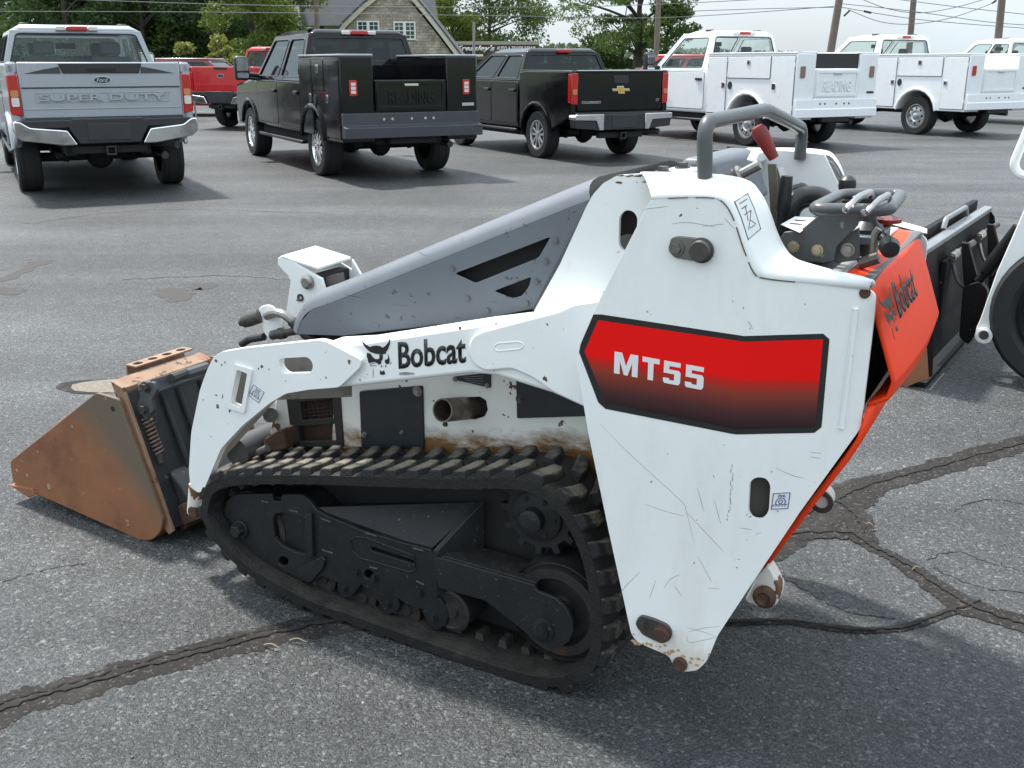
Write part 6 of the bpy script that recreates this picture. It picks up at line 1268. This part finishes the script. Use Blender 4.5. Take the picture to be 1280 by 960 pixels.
bm = BM(); hexa(bm, [(rl[0][0] + .0, .013, rl[0][1] - .03), (lo[1][0] - .02, .013, .1), (lo[1][0] - .03, .013, .1), (rl[0][0] - .012, .013, rl[0][1] - .03)], [(rl[0][0] + .0, BW2 - .013, rl[0][1] - .03), (lo[1][0] - .02, BW2 - .013, .1), (lo[1][0] - .03, BW2 - .013, .1), (rl[0][0] - .012, BW2 - .013, rl[0][1] - .03)]); obj('back_plate', bm, BKP, b2_)
bm = BM(); u_ = sdp[7][0]; box(bm, u_ + .1, lo[1][0], .013, BW2 - .013, .012, .03); obj('floor_plate', bm, BKP, b2_)
cp = empty('quick_coupler', parent=sk2)
for s in (.30 * BW2, .70 * BW2):
    obj('coupler_cheek', prism(BM(), BP([(1180, 318), (1190, 320), (1212, 405), (1212, 436), (1192, 432), (1184, 380)], .12), s - .02, s + .02), BKP, cp, .004)
for s in (.22 * BW2, .62 * BW2):
    q = Vector((rl[0][0] + .06, s, rl[0][1] - .09)); bm = BM(); x0 = q.x
    tube(bm, [q + Vector((.0 + .018 * math.cos(k * .9), .0 + k * .0028, .018 * math.sin(k * .9))) for k in range(56)], .004, 5); obj('lever_spring', bm, STEEL, cp)
    bm = BM(); cyl(bm, q + Vector((.0, .15, .0)), q + Vector((.05, .26, .04)), .016, n=10); cyl(bm, q + Vector((0, -.02, 0)), q + Vector((.0, .16, 0)), .010, n=8); obj('locking_lever', bm, STEEL_D, cp)
    bm = BM(); tube(bm, smooth_path([q + Vector((.0, .05, -.04)), q + Vector((.03, .1, -.14)), q + Vector((.10, .16, -.2)), q + Vector((.16, .2, -.19))], 5), .010, 8); obj('hydraulic_line', bm, STEEL, cp)
bm = BM(); hexa(bm, [(rl[0][0] + .02, .2 * BW2, .12), (rl[0][0] + .05, .2 * BW2, .12), (rl[0][0] + .05, .2 * BW2, .56), (rl[0][0] + .02, .2 * BW2, .56)], [(rl[0][0] + .02, .85 * BW2, .12), (rl[0][0] + .05, .85 * BW2, .12), (rl[0][0] + .05, .85 * BW2, .56), (rl[0][0] + .02, .85 * BW2, .56)]); obj('coupler_plate', bm, BKP, cp, .004)
# white arm with eye, tilt cylinder
SA = .30
am = obj('lift_arm', prism(BM(), rnd(BP([(1219, 412), (1224, 402), (1246, 340), (1268, 290), (1300, 215), (1330, 160), (1350, 190), (1310, 300), (1262, 372), (1242, 412), (1238, 426), (1226, 430), (1220, 424)], SA), .02, 4), SA, SA + .06), WHITE, sk2, .006)
c = B3(1230, 419, SA); bm = BM(); lathe(bm, [(.040, 0), (.040, .012), (.028, .016), (.026, .004), (0, .004)], c, (0, -1, 0), 20); obj('pivot_eye', bm, WHITE, am); obj('pivot_pin', lathe(BM(), [(.022, 0), (.020, .012), (0, .012)], c, (0, -1, 0), 16), STEEL_D, am)
bm = BM(); cyl(bm, B3(1222, 352, .5), B3(1238, 335, .5), .022, n=12); cyl(bm, B3(1232, 340, .5), B3(1275, 285, .5), .036, n=14); obj('tilt_cylinder', bm, BKP, sk2)
obj('cylinder_mount', prism(BM(), rnd(BP([(1205, 358), (1225, 350), (1236, 362), (1230, 395), (1212, 430), (1200, 420)], .5), .02), .47, .53), BKP, cp, .004)
hoop = B3(1278, 190, .55); bm = BM(); tube(bm, bend([B3(1290, 150, .6), B3(1267, 205, .6), B3(1272, 218, .6), B3(1300, 222, .6)], .03), .022, 10); obj('guard_tube', bm, WHITE, sk2)
# wheel and the body beyond the frame
SW = .28; wc = B3(1343, 398, SW); Rw = wc.z if .2 < wc.z < .6 else .36
wcz = Rw; bm = BM(); cx = wc.x; lathe(bm, [(Rw * .66, -.02), (Rw * .74, .012), (Rw * .93, .01), (Rw, -.03), (Rw, -.22), (Rw * .93, -.25), (Rw * .66, -.22)], (cx, SW, wcz), (0, -1, 0), 44); tyr = obj('wheel', bm, TYRE, sk2)
bm = BM(); lathe(bm, [(Rw * .68, -.02), (Rw * .62, .0), (Rw * .58, -.05), (Rw * .18, -.08), (Rw * .16, -.03), (0, -.03)], (cx, SW, wcz), (0, -1, 0), 36)
for k in range(14):
    a = k * 2 * math.pi / 14; e = Vector((math.cos(a), 0, math.sin(a))); tn = Vector((-math.sin(a), 0, math.cos(a))); c = Vector((cx, SW + .03, wcz)); hexa(bm, [c + e * Rw * .2 - tn * .008, c + e * Rw * .2 + tn * .008, c + e * Rw * .2 + tn * .008 + Vector((0, .05, 0)), c + e * Rw * .2 - tn * .008 + Vector((0, .05, 0))], [c + e * Rw * .6 - tn * .008, c + e * Rw * .6 + tn * .008, c + e * Rw * .6 + tn * .008 + Vector((0, .05, 0)), c + e * Rw * .6 - tn * .008 + Vector((0, .05, 0))])
obj('rim', bm, BLKPL, tyr)
bm = prism(BM(), [(cx - .22, .25), (cx + 1.3, .25), (cx + 1.4, .9), (cx + .9, 1.3), (cx + .15, 1.3), (cx - .1, .8)], SW + .26, SW + 1.0); obj('body', bm, WHITE, sk2, .03)
t2 = inst(tyr, sk2, Matrix.Translation((1.0, 0, 0))); 
for ch in list(tyr.children): inst(ch, t2)

# ================================================================== far cars
def car(name, label, pos, head, paint, L_=4.6, W=.9, roof=1.5, belt=.95, suv=False):
    o = empty(name, pos, head, label, 'car'); o['cx'] = 0.0; R_ = .33; ra = .39; wb = L_ * .58; x0 = -L_ / 2; x1 = L_ / 2; a = -wb / 2; b = wb / 2
    pr = [(x0, .45), (a - ra, .30)] + arc(a, ra, .30, R_) + arc(b, ra, .30, R_) + [(x1 - .05, .30), (x1, .55), (x1 - .08, belt - .16), (x1 - 1.25, belt), (x0 + .15, belt + .02), (x0, belt - .1)]
    obj('body', prism(BM(), pr, -W, W), paint, o, .08, 3)
    rb = x0 + (.25 if suv else 1.0); rt = x0 + (.45 if suv else 1.5); wst = x1 - 2.05; wsb = x1 - 1.25; zt = roof - .06; rw = W - .2
    for sy in (-1, 1): quad_panel(o, 'cabin_side', [(rb, sy * (W - .04), belt), (wsb, sy * (W - .04), belt), (wst, sy * rw, zt), (rt, sy * rw, zt)], [[(.05, .1), (.08, .9), (.46, .9), (.46, .1)], [(.51, .1), (.51, .9), (.92, .9), (.93, .1)]], paint, GLD)
    quad_panel(o, 'cabin_rear', [(rb, W - .04, belt), (rb, -W + .04, belt), (rt, -rw, zt), (rt, rw, zt)], [[(.07, .1), (.09, .9), (.91, .9), (.93, .1)]], paint, GLD); quad_panel(o, 'windscreen_frame', [(wsb, W - .04, belt), (wsb, -W + .04, belt), (wst, -rw, zt), (wst, rw, zt)], [[(.05, .06), (.06, .94), (.94, .94), (.95, .06)]], paint, GLD)
    obj('roof', box(BM(), rt - .02, wst + .02, -rw - .01, rw + .01, zt - .02, roof), paint, o, .04, 3)
    obj('cab_interior', box(BM(), rb + .05, wsb - .1, -W + .12, W - .12, belt - .1, belt + .25), SEAT, o, .05)
    for x in (a, b):
        for sy in (-1, 1): wheel_obj(o, x, sy * (W - .10), R_, .2, 'five', ALLOY)
    for sy in (-1, 1):
        obj('tail_light', box(BM(), x0 - .01, x0 + .15, sy * (W - .28), sy * (W + .003), belt - .25, belt - .08), LENS, o, .02); obj('headlight', box(BM(), x1 - .25, x1 - .03, sy * (W - .3), sy * (W + .002), .58, .72), LENSW, o, .02)
    return o
car('suv', 'dark maroon car standing behind the bright red pickup truck', gnd(262, 146) + Vector((-.3, 1.2, 0)), R(-4), P_MAROON, 4.7, .92, 1.62, 1.02, True)
car('car', 'red car behind the mirror of the white truck with the black load cover', Vector((4.7, 31.0, 0)), R(150), P_RED, 4.4, .9, 1.72, 1.1, True)
car('car', 'dark grey car beyond the silver pickup truck', gnd(-42, 166), R(118), mat('paint_grey', (.03, .034, .04), .25, coat=.5), 4.6, .9, 1.45, .92)
car('car', 'white car beside the maroon car, half hidden by the silver pickup', gnd(176, 150), R(118), P_WHITE, 4.5, .9, 1.5, .95)
# marker stake and cable at the lot's edge
bm = BM(); cyl(bm, gnd(246, 152), dep(236, 80, gnd(246, 152).y), .025, n=8); st = tag(obj('marker_stake', bm, mat('stake_grey', (.30, .29, .27), .7)), 'thin leaning grey marker stake beside the silver pickup truck', 'stake')

# ================================================================== house
HB = dep(500, 60, 75.0)
def HP(x, y, Y=75.0): p = dep(x, y, Y); return p
SHING = None
def shingle_mat(nm, c1, c2, sx, sz, var=.3):
    m = bpy.data.materials.new(nm); m.use_nodes = True; t = m.node_tree; b = t.nodes['Principled BSDF']; l = t.links.new; b.inputs['Roughness'].default_value = .85
    tc = N_(t, 'ShaderNodeTexCoord'); mp = N_(t, 'ShaderNodeMapping'); mp.inputs['Rotation'].default_value = (R(90), 0, 0); dz = N_(t, 'ShaderNodeTexNoise', Scale=1.6, Detail=3.0); l(tc.outputs['Object'], dz.inputs['Vector']); dm = N_(t, 'ShaderNodeMixRGB', blend_type='ADD', Fac=.16); l(tc.outputs['Object'], dm.inputs['Color1']); l(dz.outputs['Color'], dm.inputs['Color2']); l(dm.outputs[0], mp.inputs['Vector'])
    br = N_(t, 'ShaderNodeTexBrick', Scale=1.0); br.inputs['Brick Width'].default_value = sx; br.inputs['Row Height'].default_value = sz; br.inputs['Mortar Size'].default_value = .012; br.inputs['Color1'].default_value = (*c1, 1); br.inputs['Color2'].default_value = (*c2, 1); br.inputs['Mortar'].default_value = (*[k * .45 for k in c1], 1); br.inputs['Bias'].default_value = -.1; l(mp.outputs[0], br.inputs['Vector'])
    nz = N_(t, 'ShaderNodeTexNoise', Scale=2.2, Detail=6.0); l(tc.outputs['Object'], nz.inputs['Vector']); r = N_(t, 'ShaderNodeMapRange'); r.inputs['From Min'].default_value = .3; r.inputs['From Max'].default_value = .7; r.inputs['To Min'].default_value = 1 - var; r.inputs['To Max'].default_value = 1 + var; l(nz.outputs['Fac'], r.inputs['Value'])
    x = N_(t, 'ShaderNodeMixRGB', blend_type='MULTIPLY', Fac=1.0); l(br.outputs['Color'], x.inputs['Color1']); l(r.outputs[0], x.inputs['Color2']); l(x.outputs[0], b.inputs['Base Color']); return m
STONE = shingle_mat('wall_shingle', (.30, .25, .215), (.42, .355, .305), .42, .2, .35); ROOFM = mat('roof_shingle', (.075, .08, .09), .9, var=.25, vs_=3); CREAM = mat('wall_cream', (.56, .53, .44), .8, var=.06, vs_=2); TRIMW = mat('trim_cream', (.52, .48, .42), .7, var=.05); WINW = mat('window_white', (.72, .73, .74), .5); PANE = mat('house_pane', (.035, .045, .055), .12, var=.3, vs_=3, spec=.7); BRICK = shingle_mat('brick_red', (.24, .075, .05), (.30, .10, .065), .22, .08)
HY = 75.0
def hz(y, Y=HY): return dep(640, y, Y).z
def hx(x, y=40, Y=HY): return dep(x, y, Y).x
house = empty('house', (hx(500), HY, 0), 0, 'shingled house with steep stone-coloured front gable and grey roof', 'house')
ox = hx(500)
def lx(x, Y=HY): return hx(x, 40, Y) - ox
apex = (0.0 - .05, hz(-16)); gl_ = [(lx(431), -.1), (lx(431), hz(40)), (lx(438), hz(31)), (lx(462), hz(9)), apex, (lx(530), hz(22)), (lx(548), hz(45)), (lx(568), hz(72)), (lx(568), -.1)]
fw = obj('gable_wall', prism(BM(), gl_, -.2, 5.0), STONE, house)
bm = BM(); rk = [(lx(427), hz(44)), (lx(434), hz(34)), (lx(459), hz(11)), (0, hz(-20)), (lx(533), hz(21)), (lx(552), hz(46)), (lx(574), hz(76))]
for a, b in zip(rk, rk[1:]):
    d = Vector((b[0] - a[0], b[1] - a[1])).normalized(); n = Vector((-d.y, d.x)); n = n if n.y > 0 else -n
    q = [a, b, (b[0] + n.x * .30, b[1] + n.y * .30), (a[0] + n.x * .30, a[1] + n.y * .30)]; hexa(bm, [(x, -.55, z) for x, z in q], [(x, .1, z) for x, z in q])
obj('rake_board', bm, TRIMW, fw)
bm = BM()
for a, b in zip(rk, rk[1:]):
    d = Vector((b[0] - a[0], b[1] - a[1])).normalized(); n = Vector((-d.y, d.x)); n = n if n.y > 0 else -n
    q = [(a[0] + n.x * .31, a[1] + n.y * .31), (b[0] + n.x * .31, b[1] + n.y * .31), (b[0] + n.x * .42, b[1] + n.y * .42), (a[0] + n.x * .42, a[1] + n.y * .42)]; hexa(bm, [(x, -.6, z) for x, z in q], [(x, 5.0, z) for x, z in q])
obj('gable_roof', bm, ROOFM, house)
for (x0, x1, y0, y1) in ((447, 475, 26, 50), (492.5, 520, 27, 50)):
    xm = (x0 + x1) / 2
    for xa, xb in ((x0, xm), (xm, x1)):
        a, b, c, d = lx(xa), lx(xb), hz(y1), hz(y0); wf = obj('window', prism(BM(), [(a, c), (b, c), (b, d), (a, d)], -.30, -.2, [[(a + .10, c + .10), (b - .10, c + .10), (b - .10, (c + d) / 2 - .03), (a + .10, (c + d) / 2 - .03)], [(a + .10, (c + d) / 2 + .03), (b - .10, (c + d) / 2 + .03), (b - .10, d - .10), (a + .10, d - .10)]]), WINW, house)
        bm = BM(); sheet(bm, [(a + .08, -.23, c + .08), (b - .08, -.23, c + .08), (b - .08, -.23, d - .08), (a + .08, -.23, d - .08)]); obj('pane', bm, PANE, wf, smooth=0)
        bm = BM(); xm2 = (a + b) / 2; box(bm, xm2 - .02, xm2 + .02, -.26, -.235, c + .1, d - .1)
        for k in (1, 3): zz = c + (d - c) * k / 4; box(bm, a + .1, b - .1, -.258, -.236, zz - .018, zz + .018)
        obj('muntin', bm, WINW, wf, smooth=0)
# main block behind with roof slope facing the lot
mw = obj('main_wall', box(BM(), lx(374, 78), lx(546, 78), 2.4, 9, -.1, hz(27, 77.4)), CREAM, house)
e0 = hz(32, 76.7); bm = BM(); hexa(bm, [(lx(371, 77), 1.7, e0), (lx(549, 77), 1.7, e0), (lx(536, 80), 5.6, e0 + 4.6), (lx(352, 80), 5.6, e0 + 4.6)], [(lx(371, 77), 1.85, e0 + .2), (lx(549, 77), 1.85, e0 + .2), (lx(536, 80), 5.7, e0 + 4.8), (lx(352, 80), 5.7, e0 + 4.8)]); obj('main_roof', bm, ROOFM, house)
bm = BM(); hexa(bm, [(lx(366, 76.5), 1.5, -.1), (lx(375.5, 76.5), 1.5, -.1), (lx(375.5, 76.5), 1.5, e0 + .3), (lx(365.5, 76.5), 1.5, e0 + 3.2)], [(lx(366, 76.5), 7.0, -.1), (lx(375.5, 76.5), 7.0, -.1), (lx(375.5, 76.5), 7.0, e0 + .3), (lx(365.5, 76.5), 7.0, e0 + 3.2)]); obj('side_wing', bm, CREAM, house)
for (x0, x1, y0, y1) in ((400, 406, 27, 40),):
    a, b, c, d = lx(x0, 77.4), lx(x1, 77.4), hz(y1, 77.4), hz(y0, 77.4); wf = obj('window', box(BM(), a - .08, b + .08, 2.3, 2.39, c, d), WINW, house); bm = BM(); sheet(bm, [(a, 2.28, c + .1), (b, 2.28, c + .1), (b, 2.28, d - .1), (a, 2.28, d - .1)]); obj('pane', bm, PANE, wf, smooth=0)
bm = BM(); box(bm, lx(356.5), lx(364), .5, 1.3, -.1, hz(15)); ch = obj('chimney', bm, BRICK, house); obj('chimney_cap', box(BM(), lx(355.5), lx(365), .4, 1.4, hz(15), hz(12.5)), mat('cap_stone', (.25, .2, .18), .8), ch)
# ================================================================== shop with sign
SY = 86.0
shop = empty('shop_building', (hx(613, 70, SY), SY, 0), 0, 'low flat-roofed repair shop with long dark sign board beside the house', 'building'); so = hx(613, 70, SY)
sx_ = lambda x: hx(x, 70, SY) - so; sz_ = lambda y: hz(y, SY)
obj('wall', box(BM(), sx_(552), sx_(673), 0, 8, -.1, sz_(56)), mat('shop_wall', (.33, .30, .25), .8, var=.1), shop); obj('parapet', box(BM(), sx_(551), sx_(674), -.12, 8.1, sz_(56) + .002, sz_(51.5)), mat('parapet_tan', (.36, .33, .28), .8, var=.08, vs_=1), shop)
for a, b in ((596, 614), (616, 632)): obj('bay_door', box(BM(), sx_(a), sx_(b), -.06, -.001, -.05, sz_(74)), mat('bay_dark', (.02, .02, .022), .5), shop)
sg = obj('sign_board', box(BM(), sx_(566), sx_(672), -.30, -.122, sz_(70), sz_(56.5)), mat('sign_dark', (.035, .02, .018), .5, var=.5, vs_=.8, mix=((.12, .03, .02), .5, .9)), shop)
obj('sign_lettering', text_bm("Kressley's", (sx_(568.5), -.305, sz_(65.5)), (1, 0, 0), (0, 0, 1), sz_(56.8) - sz_(65.5), sx_(619) - sx_(568.5), .03, .035, .35), WINW, sg, smooth=0); obj('sign_lettering', text_bm('AUTO & TRUCK REPAIR', (sx_(621), -.305, sz_(63)), (1, 0, 0), (0, 0, 1), sz_(58.2) - sz_(63), sx_(670) - sx_(621), .03, .03), WINW, sg, smooth=0)
obj('sign_number', box(BM(), sx_(595), sx_(604), -.33, -.301, sz_(70.5), sz_(68)), WINW, sg, smooth=0)

# ================================================================== utility poles and wires
WOOD = mat('pole_wood', (.16, .13, .105), .85, var=.25, vs_=3, bump=.2, bs=12); WIRE = mat('wire_grey', (.14, .14, .15), .6)
def pole(label, x0, y0, x1, y1, Y, r, extra=0, m=WOOD, group=None):
    a = dep(x0, y0, Y); b = dep(x1, y1, Y); d = (b - a).normalized(); bot = a + d * ((-.2 - a.z) / d.z)
    e = empty('utility_pole', (bot.x, bot.y, 0), 0, label, 'pole', group); L0 = Vector((bot.x, bot.y, 0)); top = (b if extra == 0 else b + d * extra)
    bm = BM(); cyl(bm, bot - L0, top - L0, r, r * .8, 12); obj('shaft', bm, m, e)
    if extra:
        c = top - L0 - d * .6; obj('crossarm', box(BM(), c.x - 1.2, c.x + 1.2, c.y - .05, c.y + .05, c.z - .06, c.z + .06), m, e)
        for k in (-1.1, -.5, .5, 1.1): bm = BM(); cyl(bm, (c.x + k, c.y, c.z + .06), (c.x + k, c.y, c.z + .2), .035, n=8); obj('insulator', bm, TRIMW, e)
    return e
pole('brown wooden utility pole rising in front of the grey house roof', 397, 60, 395.5, 0, 62, .16, 4)
pole('slim grey pole without crossarm in front of the shop sign', 592, 120, 592.5, 27, 48, .075, 0, mat('pole_grey', (.20, .195, .185), .7, var=.15))
pole('wooden utility pole standing in front of the spreading oak', 820, 75, 823.5, 0, 58, .16, 4)
p4 = pole('leaning wooden utility pole above the white truck with black load cover', 1039, 60, 1049, 0, 48, .19, 4)
pole('dark straight utility pole behind the white service truck with tall red lamps', 1137.5, 50, 1142, 0, 55, .17, 4)
pole('dark utility pole at the right, above the half hidden white pickup', 1247, 55, 1252.5, 0, 46, .17, 4)
wires = [((-40, -6), (300, 6), (640, 9), (830, 5), (1040, -6)), ((-40, 14), (300, 15.5), (640, 20), (830, 22), (1042, 8)), ((1046, 8), (1130, 22), (1210, 30), (1320, 38)), ((1046, 4), (1140, 14), (1240, 28), (1320, 33)), ((1060, 12), (1100, 27), (1140, 30), (1190, 22), (1246, 2)), ((1075, -2), (1110, 11), (1150, 16), (1195, 9), (1240, -4)), ((1120, -1), (1200, 9), (1320, 22)), ((860, 14), (950, 11), (1044, 9))]
for P in wires:
    bm = BM(); tube(bm, smooth_path([dep(x, y, 52) for x, y in P], 8), .017, 5); tag(obj('overhead_wire', bm, WIRE), 'thin grey overhead wire sagging between the utility poles', 'wire', 'overhead wires')
for (x0, y0, x1, y1) in ((1055, 20, 1062, 13), (1080, 14, 1089, 16), (1240, 4, 1246, -1)):
    bm = BM(); cyl(bm, dep(x0, y0, 51.8), dep(x1, y1, 51.8), .05, n=8); tag(obj('wire_sleeve', bm, TRIM), 'small dark splice sleeve on an overhead wire', 'sleeve', 'splice sleeves on the wires')

# ================================================================== trees
def leaf_mat(nm, c, var=.45):
    m = mat(nm, c, .6, var=var, vs_=.8); b = m.node_tree.nodes['Principled BSDF']; b.inputs['Specular IOR Level'].default_value = .25; b.inputs['Transmission Weight'].default_value = 0
    t = m.node_tree; out = [n for n in t.nodes if n.type == 'OUTPUT_MATERIAL'][0]; tr = N_(t, 'ShaderNodeBsdfTranslucent'); tr.inputs['Color'].default_value = (c[0] * 1.6, c[1] * 1.7, c[2] * .9, 1); mx = N_(t, 'ShaderNodeMixShader', Fac=.28); t.links.new(b.outputs[0], mx.inputs[1]); t.links.new(tr.outputs[0], mx.inputs[2]); t.links.new(mx.outputs[0], out.inputs['Surface']); return m
BARK = mat('bark', (.055, .048, .04), .9, var=.35, vs_=5, bump=.4, bs=20)
def tree(label, x, Y, h, rad, m, n=7000, base=1.6, leaf=.16, clumps=34, seed=1, group=None, trunk=.18, gap=.55, name='tree', flat=1.0, lean=0.0):
    rs = np.random.RandomState(seed); rr = random.Random(seed); X = dep(x, 78, Y).x
    t = empty(name, (X, Y, 0), 0, label, 'tree', group)
    bm = BM(); tops = []
    tube(bm, [(0, 0, -.1), (lean * .1, 0, base * .7), (lean * .3, .05, h * .45), (lean * .5, -.05, h * .75)], [trunk * 1.25, trunk, trunk * .7, trunk * .3], 10)
    cc = []
    for k in range(clumps):
        zf_ = rr.uniform(0, 1); z = base + (h - base) * zf_; prof = math.sin(math.pi * min(1, .12 + .86 * zf_)) ** .6; a = rr.uniform(0, 6.283); r_ = rad * prof * math.sqrt(rr.uniform(.05, 1)); cc.append((lean * zf_ * .5 + r_ * math.cos(a), r_ * math.sin(a), z, rad * rr.uniform(.2, .36)))
    for (a, b, c, s) in cc[:max(10, clumps // 2)]:
        st_ = Vector((lean * .25, 0, min(c * .75, h * .6))); tube(bm, smooth_path([st_, st_.lerp(Vector((a, b, c)), .5) + Vector((0, 0, .15)), Vector((a, b, c))], 3), [trunk * .42 * (1 - .11 * q) for q in range(7)], 5)
    obj('trunk', bm, BARK, t)
    w_ = np.array([c[3] ** 2 for c in cc]); w_ /= w_.sum(); idx = rs.choice(len(cc), n, p=w_); C = np.array([c[:3] for c in cc])[idx]; S = np.array([c[3] for c in cc])[idx]
    d = rs.normal(size=(n, 3)); d /= np.linalg.norm(d, axis=1)[:, None]; pos = C + d * (S * rs.uniform(.25, 1, n) ** gap)[:, None] * np.array([1.15, 1.15, .72 * flat])
    u = rs.normal(size=(n, 3)); u /= np.linalg.norm(u, axis=1)[:, None]; v = np.cross(u, rs.normal(size=(n, 3))); v /= np.linalg.norm(v, axis=1)[:, None]; sz = (leaf * rs.uniform(.6, 1.35, n))[:, None]
    V = np.empty((n, 4, 3)); V[:, 0] = pos - u * sz; V[:, 1] = pos + v * sz * .55; V[:, 2] = pos + u * sz; V[:, 3] = pos - v * sz * .55
    me = bpy.data.meshes.new('crown'); me.vertices.add(4 * n); me.vertices.foreach_set('co', V.ravel()); me.loops.add(4 * n); me.loops.foreach_set('vertex_index', np.arange(4 * n, dtype=np.int32)); me.polygons.add(n); me.polygons.foreach_set('loop_start', np.arange(0, 4 * n, 4, dtype=np.int32)); me.update(); me.validate(); me.materials.append(m)
    o = bpy.data.objects.new('crown', me); col.objects.link(o); o.parent = t
    return t
LD = leaf_mat('leaf_dark', (.048, .080, .031)); LM_ = leaf_mat('leaf_mid', (.070, .108, .033)); LB = leaf_mat('leaf_bright', (.095, .13, .03)); LY = leaf_mat('leaf_yellow', (.17, .18, .05))
wood = [(30, 66, 0), (62, 74, 1), (88, 63, 0), (112, 76, 0), (134, 66, 1), (160, 72, 0), (182, 64, 0), (205, 77, 0), (226, 67, 1), (250, 73, 0), (268, 64, 0), (292, 78, 0), (322, 80, 0), (345, 70, 1)]
for i, (x, Y, k) in enumerate(wood):
    tree('tall dark-leaved tree in the wood behind the silver pickup truck' if k == 0 else 'mid-green leafy tree in the wood behind the silver pickup truck', x, Y, 10 + (i * 7 % 4), 2.9 + (i % 3) * .35, LD if k == 0 else LM_, 15000, 1.0, .115, 52, 40 + i, 'trees of the wood behind the pickups')
for i, (x, Y) in enumerate(((45, 92), (100, 90), (150, 93), (200, 91), (250, 92), (300, 90), (345, 94))): tree('far dark tree closing the gaps at the back of the wood', x, Y, 9, 3.6, LD, 5000, .3, .24, 36, 90 + i, 'trees at the back of the wood')
tree('bright yellow-green tree left of the house chimney', 318, 58, 8.5, 2.5, LB, 14000, 1.6, .10, 46, 5)
tree('broad mid-green tree rising behind the repair shop', 612, 96, 11, 5.4, LM_, 22000, 2.4, .125, 60, 6, gap=.5)
tree('bright green tree between the house and the repair shop', 566, 90, 9.5, 3.2, LB, 7000, 2.0, .16, 34, 8)
tree('spreading oak with open crown behind the black mid-size pickup', 797, 80, 10, 5.2, LM_, 16000, 2.2, .105, 36, 11, trunk=.32, gap=.45, flat=.7)
tree('darker slender tree standing under the spreading oak', 778, 83, 6.2, 2.9, LD, 5000, 1.2, .12, 20, 12, trunk=.16, flat=.7)
tree('small light-green tree beside the spreading oak', 832, 78, 5.4, 2.4, LM_, 4200, 2.0, .13, 20, 15, trunk=.14, flat=.8)
for i, (x, Y, s_) in enumerate(((276, 40, 1.0), (283, 41, .8), (268, 42, .7), (230, 44, .9))): 
    tree('low yellow-green shrub at the edge of the lot', x, Y, 1.75 * s_ + .6, .9 * s_, LY, 1800, .3, .07, 14, 60 + i, 'shrubs at the edge of the lot', .03, name='shrub')
# far hedge line on the horizon
def far_hedge():
    rs = np.random.RandomState(4); n = 16000; x = rs.uniform(-60, 330, n); env = 2.2 + 1.6 * np.sin(x * .09) ** 2 + 1.4 * np.sin(x * .031 + 1) + .8 * np.sin(x * .21); z = rs.uniform(0, 1, n) ** .7 * env; y = 230 + rs.uniform(-6, 6, n); P = np.stack([x, y, z], 1); u = rs.normal(size=(n, 3)); u /= np.linalg.norm(u, axis=1)[:, None]; v = np.cross(u, rs.normal(size=(n, 3))); v /= np.linalg.norm(v, axis=1)[:, None]; V = np.empty((n, 4, 3)); V[:, 0] = P - u * .6; V[:, 1] = P + v * .35; V[:, 2] = P + u * .6; V[:, 3] = P - v * .35
    return V.reshape(-1, 3).tolist(), [], np.arange(4 * n).reshape(n, 4).tolist()
tag(obj('far_woods', far_hedge(), leaf_mat('leaf_far', (.07, .095, .07)), smooth=0), 'low blue-green tree line on the far horizon', kind='stuff')
